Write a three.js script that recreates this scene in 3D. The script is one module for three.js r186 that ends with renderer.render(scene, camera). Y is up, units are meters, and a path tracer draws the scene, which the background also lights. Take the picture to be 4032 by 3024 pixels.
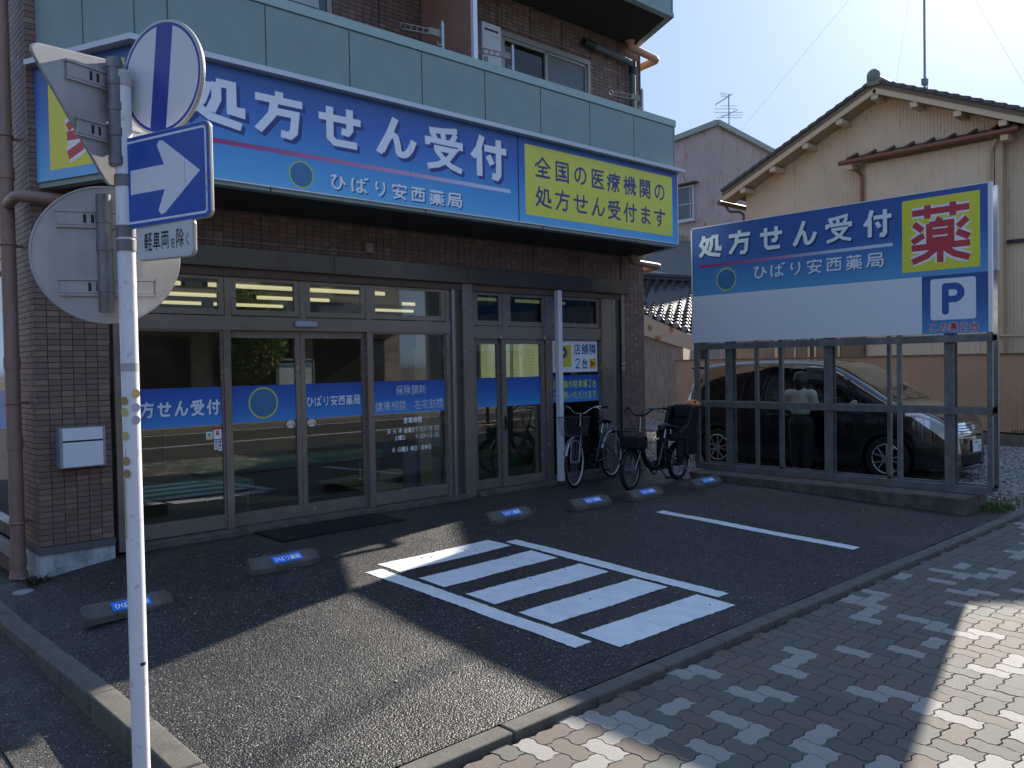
import * as THREE from 'three';
import { mergeGeometries, mergeVertices, toCreasedNormals } from 'three/addons/utils/BufferGeometryUtils.js';
import { RoundedBoxGeometry } from 'three/addons/geometries/RoundedBoxGeometry.js';
import { MarchingCubes } from 'three/addons/objects/MarchingCubes.js';
import { RectAreaLightUniformsLib } from 'three/addons/lights/RectAreaLightUniformsLib.js';
import { createNoise2D, createNoise3D } from 'simplex-noise';

// ---------------------------------------------------------------- camera, sky, sun, exposure
const scene = new THREE.Scene();
const camera = new THREE.PerspectiveCamera(49.87, 4 / 3, 0.05, 3000);
camera.position.set(0, 1.66, 8);
camera.rotation.set(THREE.MathUtils.degToRad(-1.357), THREE.MathUtils.degToRad(-42.65), THREE.MathUtils.degToRad(-1.049), 'YXZ');
camera.updateMatrixWorld();
const renderer = new THREE.WebGLRenderer();
renderer.toneMapping = THREE.LinearToneMapping;
renderer.toneMappingExposure = 2.1;
renderer.shadowMap.enabled = true;
const SUN = new THREE.Vector3(1.92, 1, -0.475).normalize();
{
  const W = 512, H = 256, data = new Float32Array(W * H * 4), d = new THREE.Vector3();
  const mix = (a, b, t) => a + (b - a) * t;
  for (let j = 0; j < H; j++) for (let i = 0; i < W; i++) {
    const el = ((j + 0.5) / H - 0.5) * Math.PI, az = ((i + 0.5) / W - 0.5) * 2 * Math.PI;
    d.set(Math.cos(az) * Math.cos(el), Math.sin(el), Math.sin(az) * Math.cos(el));
    const up = Math.max(0, d.y), ang = Math.acos(THREE.MathUtils.clamp(d.dot(SUN), -1, 1)) * 57.3;
    const t = Math.pow(1 - up, 3.2);
    const glow = 0.7 * Math.exp(-ang / 8), wide = 0.09 * Math.exp(-ang / 38);
    const below = d.y < 0 ? Math.max(0.25, 1 + d.y * 6) : 1;
    const base = [mix(0.13, 0.26, t), mix(0.22, 0.35, t), mix(0.40, 0.48, t)];
    const tint = [1.0, 0.97, 0.92], warm = [1.0, 0.9, 0.75];
    for (let c = 0; c < 3; c++) data[(j * W + i) * 4 + c] = (base[c] + glow * tint[c] + wide * warm[c]) * below;
    data[(j * W + i) * 4 + 3] = 1;
  }
  const sky = new THREE.DataTexture(data, W, H, THREE.RGBAFormat, THREE.FloatType);
  sky.mapping = THREE.EquirectangularReflectionMapping; sky.magFilter = THREE.LinearFilter; sky.needsUpdate = true;
  scene.background = sky; scene.environment = sky;
}
const sun = new THREE.DirectionalLight(new THREE.Color(1.0, 0.93, 0.82), 5.0);
sun.name = 'sun';
sun.position.copy(SUN).multiplyScalar(60).add(new THREE.Vector3(8, 0, 0)); sun.target.position.set(8, 0, 0);
sun.castShadow = true; sun.shadow.mapSize.set(4096, 4096);
Object.assign(sun.shadow.camera, { left: -40, right: 40, top: 40, bottom: -40, near: 1, far: 140 });
scene.add(sun, sun.target);
RectAreaLightUniformsLib.init();

// ---------------------------------------------------------------- helpers
let seed = 7;
const rnd = () => { seed = (seed + 0x6d2b79f5) | 0; let t = Math.imul(seed ^ (seed >>> 15), 1 | seed); t = (t + Math.imul(t ^ (t >>> 7), 61 | t)) ^ t; return ((t ^ (t >>> 14)) >>> 0) / 4294967296; };
const rr = (a, b) => a + (b - a) * rnd();
const n2 = createNoise2D(rnd), n3 = createNoise3D(rnd);
const V = (x, y, z) => new THREE.Vector3(x, y, z);
const clamp = THREE.MathUtils.clamp, lerp = THREE.MathUtils.lerp, sstep = THREE.MathUtils.smoothstep;
const used = {};
function numbered(n) { const k = used[n] = (used[n] ?? -1) + 1; return k ? n + '_' + String(k).padStart(3, '0') : n; }
function tag(o, label, category, group, kind) { if (label) o.userData.label = label; if (category) o.userData.category = category; if (group) o.userData.group = group; if (kind) o.userData.kind = kind; return o; }
function thing(name, label, category, pos = [0, 0, 0], turn = 0, group) {
  const o = new THREE.Group(); o.name = numbered(name); scene.add(o); o.position.set(...pos); o.rotation.y = turn;
  return tag(o, label, category, group);
}
// uv in metres from the dominant direction of each face
function boxUV(g) {
  const p = g.attributes.position, n = g.attributes.normal, uv = new Float32Array(p.count * 2);
  for (let i = 0; i < p.count; i += 3) {
    let ax = 0, ay = 0, az = 0;
    for (let k = 0; k < 3; k++) { ax += n.getX(i + k); ay += n.getY(i + k); az += n.getZ(i + k); }
    ax = Math.abs(ax); ay = Math.abs(ay); az = Math.abs(az);
    for (let k = i; k < i + 3; k++) {
      const x = p.getX(k), y = p.getY(k), z = p.getZ(k);
      if (ay >= ax && ay >= az) { uv[2 * k] = x; uv[2 * k + 1] = -z; } else if (ax >= az) { uv[2 * k] = z; uv[2 * k + 1] = y; } else { uv[2 * k] = x; uv[2 * k + 1] = y; }
    }
  }
  g.setAttribute('uv', new THREE.BufferAttribute(uv, 2)); return g;
}
function clean(g, keepUV) {
  let q = g.index ? g.toNonIndexed() : g.clone();
  for (const k of Object.keys(q.attributes)) if (!['position', 'normal', 'uv', 'color'].includes(k)) q.deleteAttribute(k);
  if (!q.attributes.normal) q.computeVertexNormals();
  if (!keepUV || !q.attributes.uv) boxUV(q);
  return q;
}
function mergeAll(list, keepUV) {
  const arr = (Array.isArray(list) ? list : [list]).map((g) => clean(g, keepUV));
  const anyC = arr.some((g) => g.attributes.color);
  if (anyC) for (const g of arr) if (!g.attributes.color) g.setAttribute('color', new THREE.BufferAttribute(new Float32Array(g.attributes.position.count * 3).fill(1), 3));
  return arr.length > 1 ? mergeGeometries(arr) : arr[0];
}
function mesh(name, list, mat, parent = scene, keepUV = false) {
  const m = new THREE.Mesh(mergeAll(list, keepUV), mat);
  m.name = parent === scene ? numbered(name) : name;
  m.castShadow = m.receiveShadow = true; parent.add(m); return m;
}
const struct = (name, list, mat, keepUV) => { const m = mesh(name, list, mat, scene, keepUV); m.userData.kind = 'structure'; return m; };
// geometry pieces
const box = (x0, x1, y0, y1, z0, z1) => new THREE.BoxGeometry(x1 - x0, y1 - y0, z1 - z0).translate((x0 + x1) / 2, (y0 + y1) / 2, (z0 + z1) / 2);
const rbox = (x0, x1, y0, y1, z0, z1, r = 0.01, s = 2) => new RoundedBoxGeometry(x1 - x0, y1 - y0, z1 - z0, s, r).translate((x0 + x1) / 2, (y0 + y1) / 2, (z0 + z1) / 2);
function bar(a, b, r, r2 = r, seg = 10, caps = true) {
  const A = Array.isArray(a) ? V(...a) : a, B = Array.isArray(b) ? V(...b) : b, d = B.clone().sub(A), L = d.length();
  const g = new THREE.CylinderGeometry(r2, r, L, seg, 1, !caps);
  g.applyQuaternion(new THREE.Quaternion().setFromUnitVectors(V(0, 1, 0), d.normalize())); g.translate((A.x + B.x) / 2, (A.y + B.y) / 2, (A.z + B.z) / 2); return g;
}
function beam(a, b, w, h, up = V(0, 1, 0)) { // rectangular bar from a to b, h along up
  const A = V(...a), B = V(...b), d = B.clone().sub(A), L = d.length(); d.normalize();
  const s = new THREE.Vector3().crossVectors(up, d).normalize(), u = new THREE.Vector3().crossVectors(d, s);
  const g = new THREE.BoxGeometry(w, h, L); g.applyMatrix4(new THREE.Matrix4().makeBasis(s, u, d)); g.translate((A.x + B.x) / 2, (A.y + B.y) / 2, (A.z + B.z) / 2); return g;
}
const tube = (pts, r, seg = 24, rad = 8, closed = false, tension = 0.5) => new THREE.TubeGeometry(new THREE.CatmullRomCurve3(pts.map((p) => V(...p)), closed, 'catmullrom', tension), seg, r, rad, closed);
function pipe(pts, r, rad = 12, bend = 0.08) { // straight runs with rounded elbows
  const cp = new THREE.CurvePath(), P = pts.map((p) => V(...p)); let last = P[0];
  for (let i = 1; i < P.length - 1; i++) {
    const a = P[i - 1].clone().sub(P[i]).normalize().multiplyScalar(bend).add(P[i]), b = P[i + 1].clone().sub(P[i]).normalize().multiplyScalar(bend).add(P[i]);
    cp.add(new THREE.LineCurve3(last, a)); cp.add(new THREE.QuadraticBezierCurve3(a, P[i], b)); last = b;
  }
  cp.add(new THREE.LineCurve3(last, P[P.length - 1]));
  return new THREE.TubeGeometry(cp, pts.length * 12, r, rad, false);
}
function quad(a, b, c, d) { // a b c d counter-clockwise seen from the front, uv 0..1
  const g = new THREE.BufferGeometry();
  g.setAttribute('position', new THREE.Float32BufferAttribute([...a, ...b, ...c, ...a, ...c, ...d], 3));
  g.setAttribute('uv', new THREE.Float32BufferAttribute([0, 0, 1, 0, 1, 1, 0, 0, 1, 1, 0, 1], 2)); g.computeVertexNormals(); return g;
}
function prism(pts2, depth, place, bevel = 0) { // extrude outline pts2 [[x,y]..] by depth along z, then place(geometry)
  const s = new THREE.Shape(pts2.map((p) => new THREE.Vector2(...p)));
  const g = new THREE.ExtrudeGeometry(s, { depth, bevelEnabled: bevel > 0, bevelSize: bevel, bevelThickness: bevel, bevelOffset: -bevel, bevelSegments: 1, curveSegments: 8 });
  return place ? place(g) : g;
}
function gridSurf(fn, nu, nv) { // fn(u,v) -> [x,y,z]
  const pos = [], uv = [], idx = [];
  for (let j = 0; j <= nv; j++) for (let i = 0; i <= nu; i++) { pos.push(...fn(i / nu, j / nv)); uv.push(i / nu, j / nv); }
  for (let j = 0; j < nv; j++) for (let i = 0; i < nu; i++) { const a = j * (nu + 1) + i; idx.push(a, a + 1, a + nu + 2, a, a + nu + 2, a + nu + 1); }
  const g = new THREE.BufferGeometry(); g.setAttribute('position', new THREE.Float32BufferAttribute(pos, 3)); g.setAttribute('uv', new THREE.Float32BufferAttribute(uv, 2)); g.setIndex(idx); g.computeVertexNormals(); return g;
}
// ---------------------------------------------------------------- textures and materials
function tex(size, fn, srgb = true, repeat = 1) { // fn(u,v) -> grey or [r,g,b] 0..255, tile in uv units of 1/repeat metres
  const d = new Uint8Array(size * size * 4);
  for (let j = 0; j < size; j++) for (let i = 0; i < size; i++) { const v = fn(i / size, j / size, i, j), o = (j * size + i) * 4; for (let c = 0; c < 3; c++) d[o + c] = clamp(Array.isArray(v) ? v[c] : v, 0, 255); d[o + 3] = 255; }
  const t = new THREE.DataTexture(d, size, size); t.magFilter = THREE.LinearFilter; t.minFilter = THREE.LinearMipmapLinearFilter; t.wrapS = t.wrapT = THREE.RepeatWrapping; t.repeat.set(repeat, repeat);
  if (srgb) t.colorSpace = THREE.SRGBColorSpace; t.needsUpdate = true; return t;
}
const withRepeat = (t, r) => { const c = t.clone(); c.repeat.set(r, r); c.needsUpdate = true; return c; };
// tileable noise: walk on two circles
const tn = (u, v, f, s = 0) => { const a = u * 6.28318, b = v * 6.28318, k = f / 6.28318; return (n3(Math.cos(a) * k + s, Math.sin(a) * k + 7.3, Math.cos(b) * k + s) + n3(Math.sin(b) * k - s, Math.cos(a) * k + 3.1, Math.sin(a) * k + Math.cos(b) * k)) * 0.5; };
const fineT = tex(512, () => 128 + (rnd() - 0.5) * 110 + (rnd() < 0.06 ? (rnd() - 0.5) * 160 : 0), false, 5);
const blotchT = tex(256, (u, v) => 128 + 80 * tn(u, v, 5) + 40 * tn(u, v, 14, 5), false, 0.7);
const M = {};
const std = (color, roughness = 0.7, o = {}) => new THREE.MeshStandardMaterial({ color, roughness, ...o });
const phys = (color, roughness, o = {}) => new THREE.MeshPhysicalMaterial({ color, roughness, ...o });
const grainMap = (base, amp, blot, size = 256, rep = 1, seedk = 0) => tex(size, (u, v) => { const g = (rnd() - 0.5) * amp + blot * (0.7 * tn(u, v, 5, seedk) + 0.3 * tn(u, v, 16, seedk + 3)); return base.map((c) => c + g); }, true, rep);

// a drawing surface measured in metres, origin top left
function board(w, h, ppm, draw) {
  const c = document.createElement('canvas'); c.width = Math.min(2048, Math.round(w * ppm)); c.height = Math.round(h * ppm * c.width / (w * ppm));
  const k = c.getContext('2d'); k.scale(c.width / w, c.height / h); draw(k);
  const t = new THREE.CanvasTexture(c); t.colorSpace = THREE.SRGBColorSpace; t.anisotropy = 8; return t;
}
// ---------------------------------------------------------------- lettering: strokes on a 100 x 100 grid, '~' marks a curved stroke
const GLYPH = {
 '処': '24,6 20,24 6,48|20,24 43,24 34,54 6,90|14,44 30,68 48,82 97,92|58,14 58,46 48,72|58,14 82,14 82,64 96,66 96,54',
 '方': '50,3 50,20|5,22 95,22|41,22 36,54 9,92|38,46 81,46 77,84 69,93 52,91',
 'せ': '4,34 97,34|72,8 72,54 66,62 53,60|28,10 28,78 38,88 88,88',
 'ん': '~50,5 33,46 8,93|~14,88 34,50 48,48 54,66 58,86 72,87 85,74 95,50',
 '受': '84,6 48,12 13,15|20,19 28,32|46,18 50,30|80,14 70,32|8,48 8,36 92,36 92,48|24,52 76,52 58,74 34,88 7,95|30,56 48,75 68,88 95,95',
 '付': '30,3 20,34 3,56|22,36 22,97|36,30 99,30|76,5 76,86 70,94 57,92|46,46 58,66',
 'ひ': '~7,20 38,15 20,44 18,70 34,88 56,84 68,60 70,14|~70,20 80,44 97,60', 'ば': '~14,10 8,50 12,92|34,32 80,32|~60,10 60,80 50,90 38,86 38,74 54,68 74,76 90,90|80,3 86,15|92,0 98,11',
 'り': '~28,10 22,34 26,56 34,46|~70,8 76,44 64,76 42,95', '安': '50,2 50,14|8,32 8,16 92,16 92,32|5,50 95,50|44,28 28,66 60,78 88,95|72,50 58,76 12,95',
 '西': '3,12 97,12|12,34 88,34 88,94|12,34 12,94|12,88 88,88|38,12 38,46 27,64|62,12 62,60 76,62',
 '薬': '5,14 95,14|30,3 30,25|70,3 70,25|50,26 46,34|33,36 67,36 67,62 33,62 33,34|33,49 67,49|8,32 22,44|5,62 24,52|92,32 78,44|76,52 95,62|4,72 96,72|50,62 50,99|45,74 28,87 5,95|55,74 72,87 95,95',
 '局': '16,10 85,10 85,34 16,34|16,10 16,50 12,72 3,93|16,50 93,50 91,82 85,94 71,92|34,92 34,66 68,66 68,84 34,84',
 '全': '50,4 30,26 3,44|50,4 70,26 97,44|22,48 78,48|24,69 76,69|7,92 93,92|50,48 50,92', '国': '10,8 90,8 90,97|10,8 10,97|10,91 90,91|26,26 74,26|30,47 70,47|24,73 76,73|50,26 50,73|60,55 66,65',
 'の': '~50,22 44,60 28,80 14,66 14,40 34,18 60,14 84,30 88,56 76,80 56,90', '医': '10,8 93,8|10,8 10,91 95,91|36,18 26,38|32,28 82,28|20,50 87,50|54,30 52,54 26,78|54,54 84,78',
 '療': '58,2 58,13|18,15 97,15|18,15 18,56 6,95|2,28 10,40|2,64 14,56|30,29 93,29|58,19 50,34 28,47|66,31 90,47|44,49 76,49 76,67 44,67 44,49|44,58 76,58|60,67 60,92 52,95|44,73 34,89|76,73 88,89',
 '機': '2,28 36,28|19,5 19,97|18,34 4,64|20,40 34,56|50,5 42,20 52,23 42,40|82,5 76,20 88,23 78,40|34,47 97,47|64,3 68,56 90,93 97,78|46,50 42,76 34,93|44,63 60,71|86,55 76,73 60,89|40,40 54,38|76,40 92,38',
 '関': '10,6 10,97|10,6 42,6 42,34 10,34|10,20 42,20|90,6 90,91 80,95|90,6 58,6 58,34 90,34|58,20 90,20|38,41 42,51|62,41 58,51|26,53 74,53|22,67 78,67|50,53 48,73 28,91|52,71 74,91',
 'ま': '18,22 84,22|20,44 82,44|~52,4 52,74 44,88 28,88 20,78 30,66 50,68 70,76 86,90', 'す': '6,24 94,24|~58,4 58,58 46,68 32,60 34,46 48,42 58,54 56,76 36,95',
 'こ': '~22,18 50,18 76,16|~22,60 20,78 40,86 82,82', '裏': '50,2 50,10|12,10 88,10|28,20 72,20 72,46 28,46 28,20|28,33 72,33|50,20 50,58|7,58 93,58|46,58 32,73 5,83|34,70 34,91 52,87|50,60 66,82 95,95|84,64 66,74',
 '台': '46,4 36,22 13,37 84,35|66,18 90,44|22,54 78,54 78,96|22,54 22,96|22,91 78,91', '軽': '4,14 46,14|8,28 42,28 42,62 8,62 8,28|8,45 42,45|2,77 48,77|25,4 25,99|54,10 90,10 76,34 51,49|60,20 76,40 99,47|53,65 95,65|74,48 74,91|49,93 99,93',
 '車': '12,14 88,14|22,29 78,29 78,62 22,62 22,29|22,45 78,45|3,77 97,77|50,2 50,99', '両': '4,10 96,10|50,10 50,69|12,30 88,30 88,89 78,95|12,30 12,97|30,44 30,71 70,71|70,44 70,71',
 'を': '14,22 84,22|~46,4 36,36 14,60|~22,52 40,42 54,52 52,72|~88,42 54,58 32,74 44,90 84,90', '除': '8,6 8,99|8,6 34,6 24,32 34,50 30,66 16,66|66,2 54,22 37,39|66,2 80,22 99,37|54,42 86,42|42,59 97,59|70,42 70,89 60,93|54,69 44,87|82,69 95,85', 'く': '~72,6 30,48 74,92',
 '店': '52,2 52,12|14,14 97,14|14,14 14,54 3,95|56,22 56,56|56,37 91,37|32,57 84,57 84,96|32,57 32,96|32,90 84,90',
 '舗': '24,2 14,18 2,28|24,2 34,16 47,27|14,33 36,33|3,45 47,45|25,29 25,58|10,60 40,60 40,94|10,60 10,94|10,88 40,88|50,18 99,18|84,3 92,12|54,34 95,34 95,89 86,94|54,34 54,97|54,51 95,51|54,67 95,67|74,2 74,93',
 '隣': '6,6 6,99|6,6 28,6 20,30 28,48 24,62 12,62|33,23 97,23|64,3 64,45|46,6 52,17|84,6 76,17|60,25 35,45|68,25 95,45|48,49 40,65 33,73|44,59 60,59 50,81 33,95|40,71 50,79|63,57 99,57|61,77 99,77|82,49 82,98|66,57 66,77',
 '駐': '8,8 46,8|8,8 8,53|8,23 42,23|8,38 42,38|27,8 27,53|8,53 46,53 44,87 36,95|6,65 3,85|16,63 18,77|26,63 28,75|70,2 76,14|53,23 99,23|55,55 97,55|49,93 99,93|76,23 76,93',
 '場': '2,34 34,34|18,8 18,77|1,83 37,73|48,6 88,6 88,38 48,38 48,6|48,22 88,22|37,50 99,50|54,50 35,75|46,63 93,63 89,89 80,95|64,63 41,93|78,63 57,95',
 'ご': '~22,22 48,22 68,20|~20,62 18,80 38,88 78,84|78,4 84,16|91,0 97,12', '利': '44,6 9,16|3,35 55,35|30,14 30,97|28,39 3,71|32,45 53,63|68,14 68,71|90,6 90,89 80,95', '用': '16,10 86,10 86,89 76,95|16,10 16,60 5,95|16,36 86,36|16,62 86,62|50,10 50,93',
 'い': '~14,20 12,60 26,82 38,64|~70,24 88,44 90,72', 'た': '9,24 59,24|~36,6 26,52 7,93|55,46 91,46|~56,66 58,84 93,87', 'だ': '9,26 59,26|~36,8 26,52 7,93|55,48 91,48|~56,68 58,86 93,88|80,3 86,15|92,0 98,11', 'け': '~14,10 8,50 14,92|38,34 95,34|~70,8 72,60 51,93',
 '保': '28,4 18,34 3,55|20,34 20,97|42,8 88,8 88,39 42,39 42,8|33,55 99,55|66,39 66,99|62,57 35,87|70,57 97,87', '険': '8,6 8,99|8,6 34,6 24,32 34,50 30,66 16,66|66,2 54,20 37,35|66,2 80,20 99,35|56,35 80,35|47,47 89,47 89,67 47,67 47,47|68,35 66,71 39,95|70,69 97,95',
 '調': '10,6 36,6|3,20 45,20|10,34 38,34|10,48 38,48|11,63 38,63 38,92 11,92 11,63|54,8 95,8 95,91 85,95|54,8 54,60 45,95|62,26 87,26|74,15 74,43|61,43 88,43|63,57 85,57 85,78 63,78 63,57', '剤': '30,2 30,13|3,15 59,15|48,15 30,35 3,47|12,19 34,37 59,47|16,51 16,75 5,95|46,51 46,96|16,56 46,56|16,72 46,72|70,14 70,71|92,6 92,89 82,95',
 '健': '22,3 14,30 1,53|16,34 16,97|32,16 48,16 37,47 50,47 43,77 26,95|33,65 54,89 99,93|58,18 91,18 91,43|51,31 99,31|58,43 91,43|57,57 93,57|53,71 97,71|74,5 74,85', '康': '52,2 52,12|12,15 97,15|12,15 12,57 3,95|30,27 80,27 80,55 30,55|23,41 95,41|54,18 54,89 43,93|27,63 44,71|23,91 44,79|84,59 66,69|60,67 93,93',
 '相': '2,28 47,28|25,3 25,97|24,33 3,65|26,39 45,57|56,10 95,10 95,95|56,10 56,95|56,37 95,37|56,64 95,64|56,91 95,91', '談': '10,6 36,6|3,20 45,20|10,34 38,34|10,48 38,48|11,63 38,63 38,92 11,92 11,63|52,12 58,27|91,8 80,25|70,3 66,29 47,47|72,27 96,45|52,59 58,71|91,55 80,69|70,51 66,73 45,95|72,71 97,95',
 '・': '44,50 56,50', '在': '3,22 97,22|46,3 32,45 3,71|24,49 24,97|41,57 93,57|66,37 66,93|35,93 99,93', '宅': '50,2 50,13|8,31 8,15 92,15 92,31|76,31 21,43|5,63 95,57|46,41 46,87 56,93 91,91 93,76', '訪': '10,6 36,6|3,20 45,20|10,34 38,34|10,48 38,48|11,63 38,63 38,92 11,92 11,63|72,3 72,19|47,21 99,21|66,21 62,55 45,95|66,47 93,47 89,87 79,95',
 '問': '10,6 10,97|10,6 42,6 42,34 10,34|10,20 42,20|90,6 90,91 80,95|90,6 58,6 58,34 90,34|58,20 90,20|33,53 67,53 67,86 33,86 33,53', '間': '10,6 10,97|10,6 42,6 42,34 10,34|10,20 42,20|90,6 90,91 80,95|90,6 58,6 58,34 90,34|58,20 90,20|34,45 66,45 66,90 34,90 34,45|34,67 66,67',
 '営': '22,3 30,17|48,1 52,15|80,3 68,17|8,37 8,23 92,23 92,37|30,35 70,35 70,53 30,53 30,35|50,53 46,65|17,66 83,66 83,94 17,94 17,66', '業': '36,2 36,19|62,2 62,19|12,6 22,19|88,6 76,19|3,23 97,23|30,27 38,37|70,27 60,37|11,41 89,41|17,55 83,55|5,69 95,69|50,41 50,99|46,71 7,93|54,71 93,93',
 '時': '6,14 36,14 36,86 6,86 6,14|6,49 36,49|50,16 93,16|70,2 70,35|43,37 99,37|43,57 99,57|82,43 82,89 71,95|54,67 62,81', '月': '24,6 80,6 80,87 69,95|24,6 24,60 9,95|24,34 80,34|24,61 80,61', '火': '14,30 24,53|87,28 72,53|50,3 48,45 36,71 5,95|52,51 66,75 95,95', '木': '5,30 95,30|50,3 50,99|46,35 5,81|54,35 95,81',
 '金': '50,2 32,22 3,39|50,2 68,22 97,39|26,43 74,43|9,61 91,61|50,43 50,93|3,93 97,93|24,69 32,83|76,69 68,83', '曜': '4,14 30,14 30,86 4,86 4,14|4,49 30,49|41,6 64,6 64,31 43,35|41,18 64,18|72,6 95,6 95,31 74,35|72,18 95,18|56,39 39,65|50,55 50,98|50,51 97,51|50,65 93,65|50,79 93,79|50,93 99,93|72,43 72,93',
 '日': '20,8 80,8 80,96|20,8 20,96|20,50 80,50|20,91 80,91', '土': '15,37 85,37|50,5 50,91|3,91 97,91', '水': '50,3 50,87 39,93|7,32 38,32 28,61 5,83|87,18 56,43|56,37 72,65 97,85', '祝': '20,3 26,14|3,24 42,24 24,51 1,67|24,47 24,99|30,53 42,65|54,10 91,10 91,47 54,47 54,10|62,47 58,73 43,95|78,47 78,85 97,91 99,72',
 '定': '50,2 50,13|8,31 8,15 92,15 92,31|19,41 81,41|50,41 50,87|50,63 81,63|30,55 22,77 3,95|26,75 46,91 97,93', '休': '28,3 18,34 3,55|20,34 20,97|35,31 99,31|66,3 66,99|64,35 33,79|68,35 99,79', '注': '8,10 20,20|4,36 16,46|5,93 22,63|58,2 68,15|35,25 97,25|39,57 93,57|31,93 99,93|66,25 66,93',
 '意': '50,1 50,10|13,13 87,13|32,17 38,27|68,17 62,27|5,31 95,31|26,39 74,39 74,65 26,65 26,39|26,52 74,52|13,75 7,93|30,73 32,93 66,95 70,85|50,71 56,81|82,73 93,89', '動': '44,3 11,12|3,23 57,23|10,35 50,35 50,63 10,63 10,35|10,49 50,49|5,77 55,77|30,10 30,91|1,95 61,89|60,31 97,31 93,87 82,95|76,5 74,51 57,95', '産': '50,1 50,12|11,14 91,14|32,19 38,29|68,19 62,29|13,33 95,33|13,33 13,61 3,95|38,41 25,59|31,51 93,51|33,71 87,71|21,93 97,93|60,37 60,93',
 '2': '~20,28 26,12 50,7 74,14 76,34 56,58 22,90|20,91 82,91', '〜': '~4,58 22,44 42,46 58,56 78,58 96,44',
 '0': '~50,8 76,24 80,50 76,78 50,93 24,78 20,50 24,24 50,8', '1': '28,24 54,8 54,94', '3': '~22,14 50,7 74,18 70,40 46,48|~46,48 76,56 78,80 50,93 20,84', '8': '~50,48 26,36 30,12 50,7 70,12 74,36 50,48 22,62 24,86 50,93 76,86 78,62 50,48', '9': '~78,36 54,54 26,46 22,22 48,7 74,18 78,42 70,76 40,93', ':': '50,34 50,38|50,68 50,72',
};
const glyphPath = {};
function glyph(ch) {
  if (glyphPath[ch]) return glyphPath[ch];
  const out = [];
  for (const s of (GLYPH[ch] ?? '').split('|')) {
    if (!s) continue;
    const curved = s[0] === '~', pts = s.replace('~', '').split(' ').map((p) => p.split(',').map(Number));
    out.push(curved ? new THREE.CatmullRomCurve3(pts.map((p) => V(p[0], p[1], 0)), false, 'catmullrom', 0.5).getPoints(24).map((p) => [p.x, p.y]) : pts);
  }
  return glyphPath[ch] = out;
}
// one glyph in the box x,y,w,h (metres); weight in grid units
function drawGlyph(k, ch, x, y, w, h, weight, colour, round = false) {
  k.save(); k.translate(x, y); k.scale(w / 100, h / 100);
  k.lineCap = round ? 'round' : 'butt'; k.lineJoin = round ? 'round' : 'miter'; k.miterLimit = 3; k.lineWidth = weight; k.strokeStyle = colour;
  for (const pts of glyph(ch)) { k.beginPath(); pts.forEach((p, i) => (i ? k.lineTo(p[0], p[1]) : k.moveTo(p[0], p[1]))); k.stroke(); }
  k.restore();
}
function text(k, str, x, y, w, h, weight, colour, o = {}) { // x,y top left of first glyph, w,h one glyph, o.step pitch
  const step = o.step ?? w * 1.12; let px = x;
  for (const ch of str) {
    const narrow = ':・ '.includes(ch) ? 0.5 : 1;
    if (o.shadow) drawGlyph(k, ch, px + o.shadow[0], y + o.shadow[1], w, h, weight + (o.grow ?? 0), o.shadowColour ?? '#1d2f74', o.round);
    if (o.outline) drawGlyph(k, ch, px, y, w, h, weight + o.outline, o.outlineColour ?? '#ffffff', o.round);
    px += step * (o.tight ? narrow : 1);
  }
  px = x;
  for (const ch of str) { const narrow = ':・ '.includes(ch) ? 0.5 : 1; drawGlyph(k, ch, px, y, w, h, weight, colour, o.round); px += step * (o.tight ? narrow : 1); }
}
function grad(k, x0, y0, x1, y1, stops) { const g = k.createLinearGradient(x0, y0, x1, y1); for (const [t, c] of stops) g.addColorStop(t, c); return g; }
const rect = (k, c, x, y, w, h) => { k.fillStyle = c; k.fillRect(x, y, w, h); };
function emblem(k, cx, cy, r) { // plain ring emblem, the figure inside it is left out
  k.beginPath(); k.arc(cx, cy, r, 0, 7); k.fillStyle = '#c9d257'; k.fill();
  k.beginPath(); k.arc(cx, cy, r * 0.9, 0, 7); k.fillStyle = '#3f7aa6'; k.fill();
}
// ---------------------------------------------------------------- ground
const gy = (x, z) => -0.035 * Math.max(0, z - 2.3) - 0.12 * clamp((2.7 - x) / 0.9, 0, 1.3) * (1 - sstep(z, 1, 4.5));
// aggregate: thousands of little stones splatted into a tile, their tone and their height
function aggregate(size, n, r0, r1, base, spread, bright) {
  const col = new Float32Array(size * size).fill(base * 0.72), hgt = new Float32Array(size * size).fill(40);
  for (let k = 0; k < n; k++) {
    const cx = Math.floor(rnd() * size), cy = Math.floor(rnd() * size), r = rr(r0, r1), h = rr(90, 235), c = base + (rnd() - 0.5) * spread + (rnd() < bright ? 45 + 60 * rnd() : 0), R = Math.ceil(r), e = rr(0.7, 1.4);
    for (let y = -R; y <= R; y++) for (let x = -R; x <= R; x++) { const d = Math.hypot(x * e, y) / r; if (d > 1) continue; const o = ((cy + y + size) % size) * size + (cx + x + size) % size, hh = h * (1 - d * d * 0.6); if (hh > hgt[o] * 0.9) { hgt[o] = hh; col[o] = c; } }
  }
  return [col, hgt];
}
const [agC, agH] = aggregate(1024, 62000, 1.6, 4.2, 43, 40, 0.08);
const asphaltT = tex(1024, (u, v, i, j) => { const g = agC[j * 1024 + i] + 9 * tn(u, v, 6) + (rnd() - 0.5) * 10; return [g * 1.02, g * 0.985, g * 0.95]; }, true, 0.6);
const asphaltB = tex(1024, (u, v, i, j) => agH[j * 1024 + i], false, 0.6);
M.asphalt = std(0xffffff, 0.5, { map: asphaltT, bumpMap: asphaltB, bumpScale: 0.006 });
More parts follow.
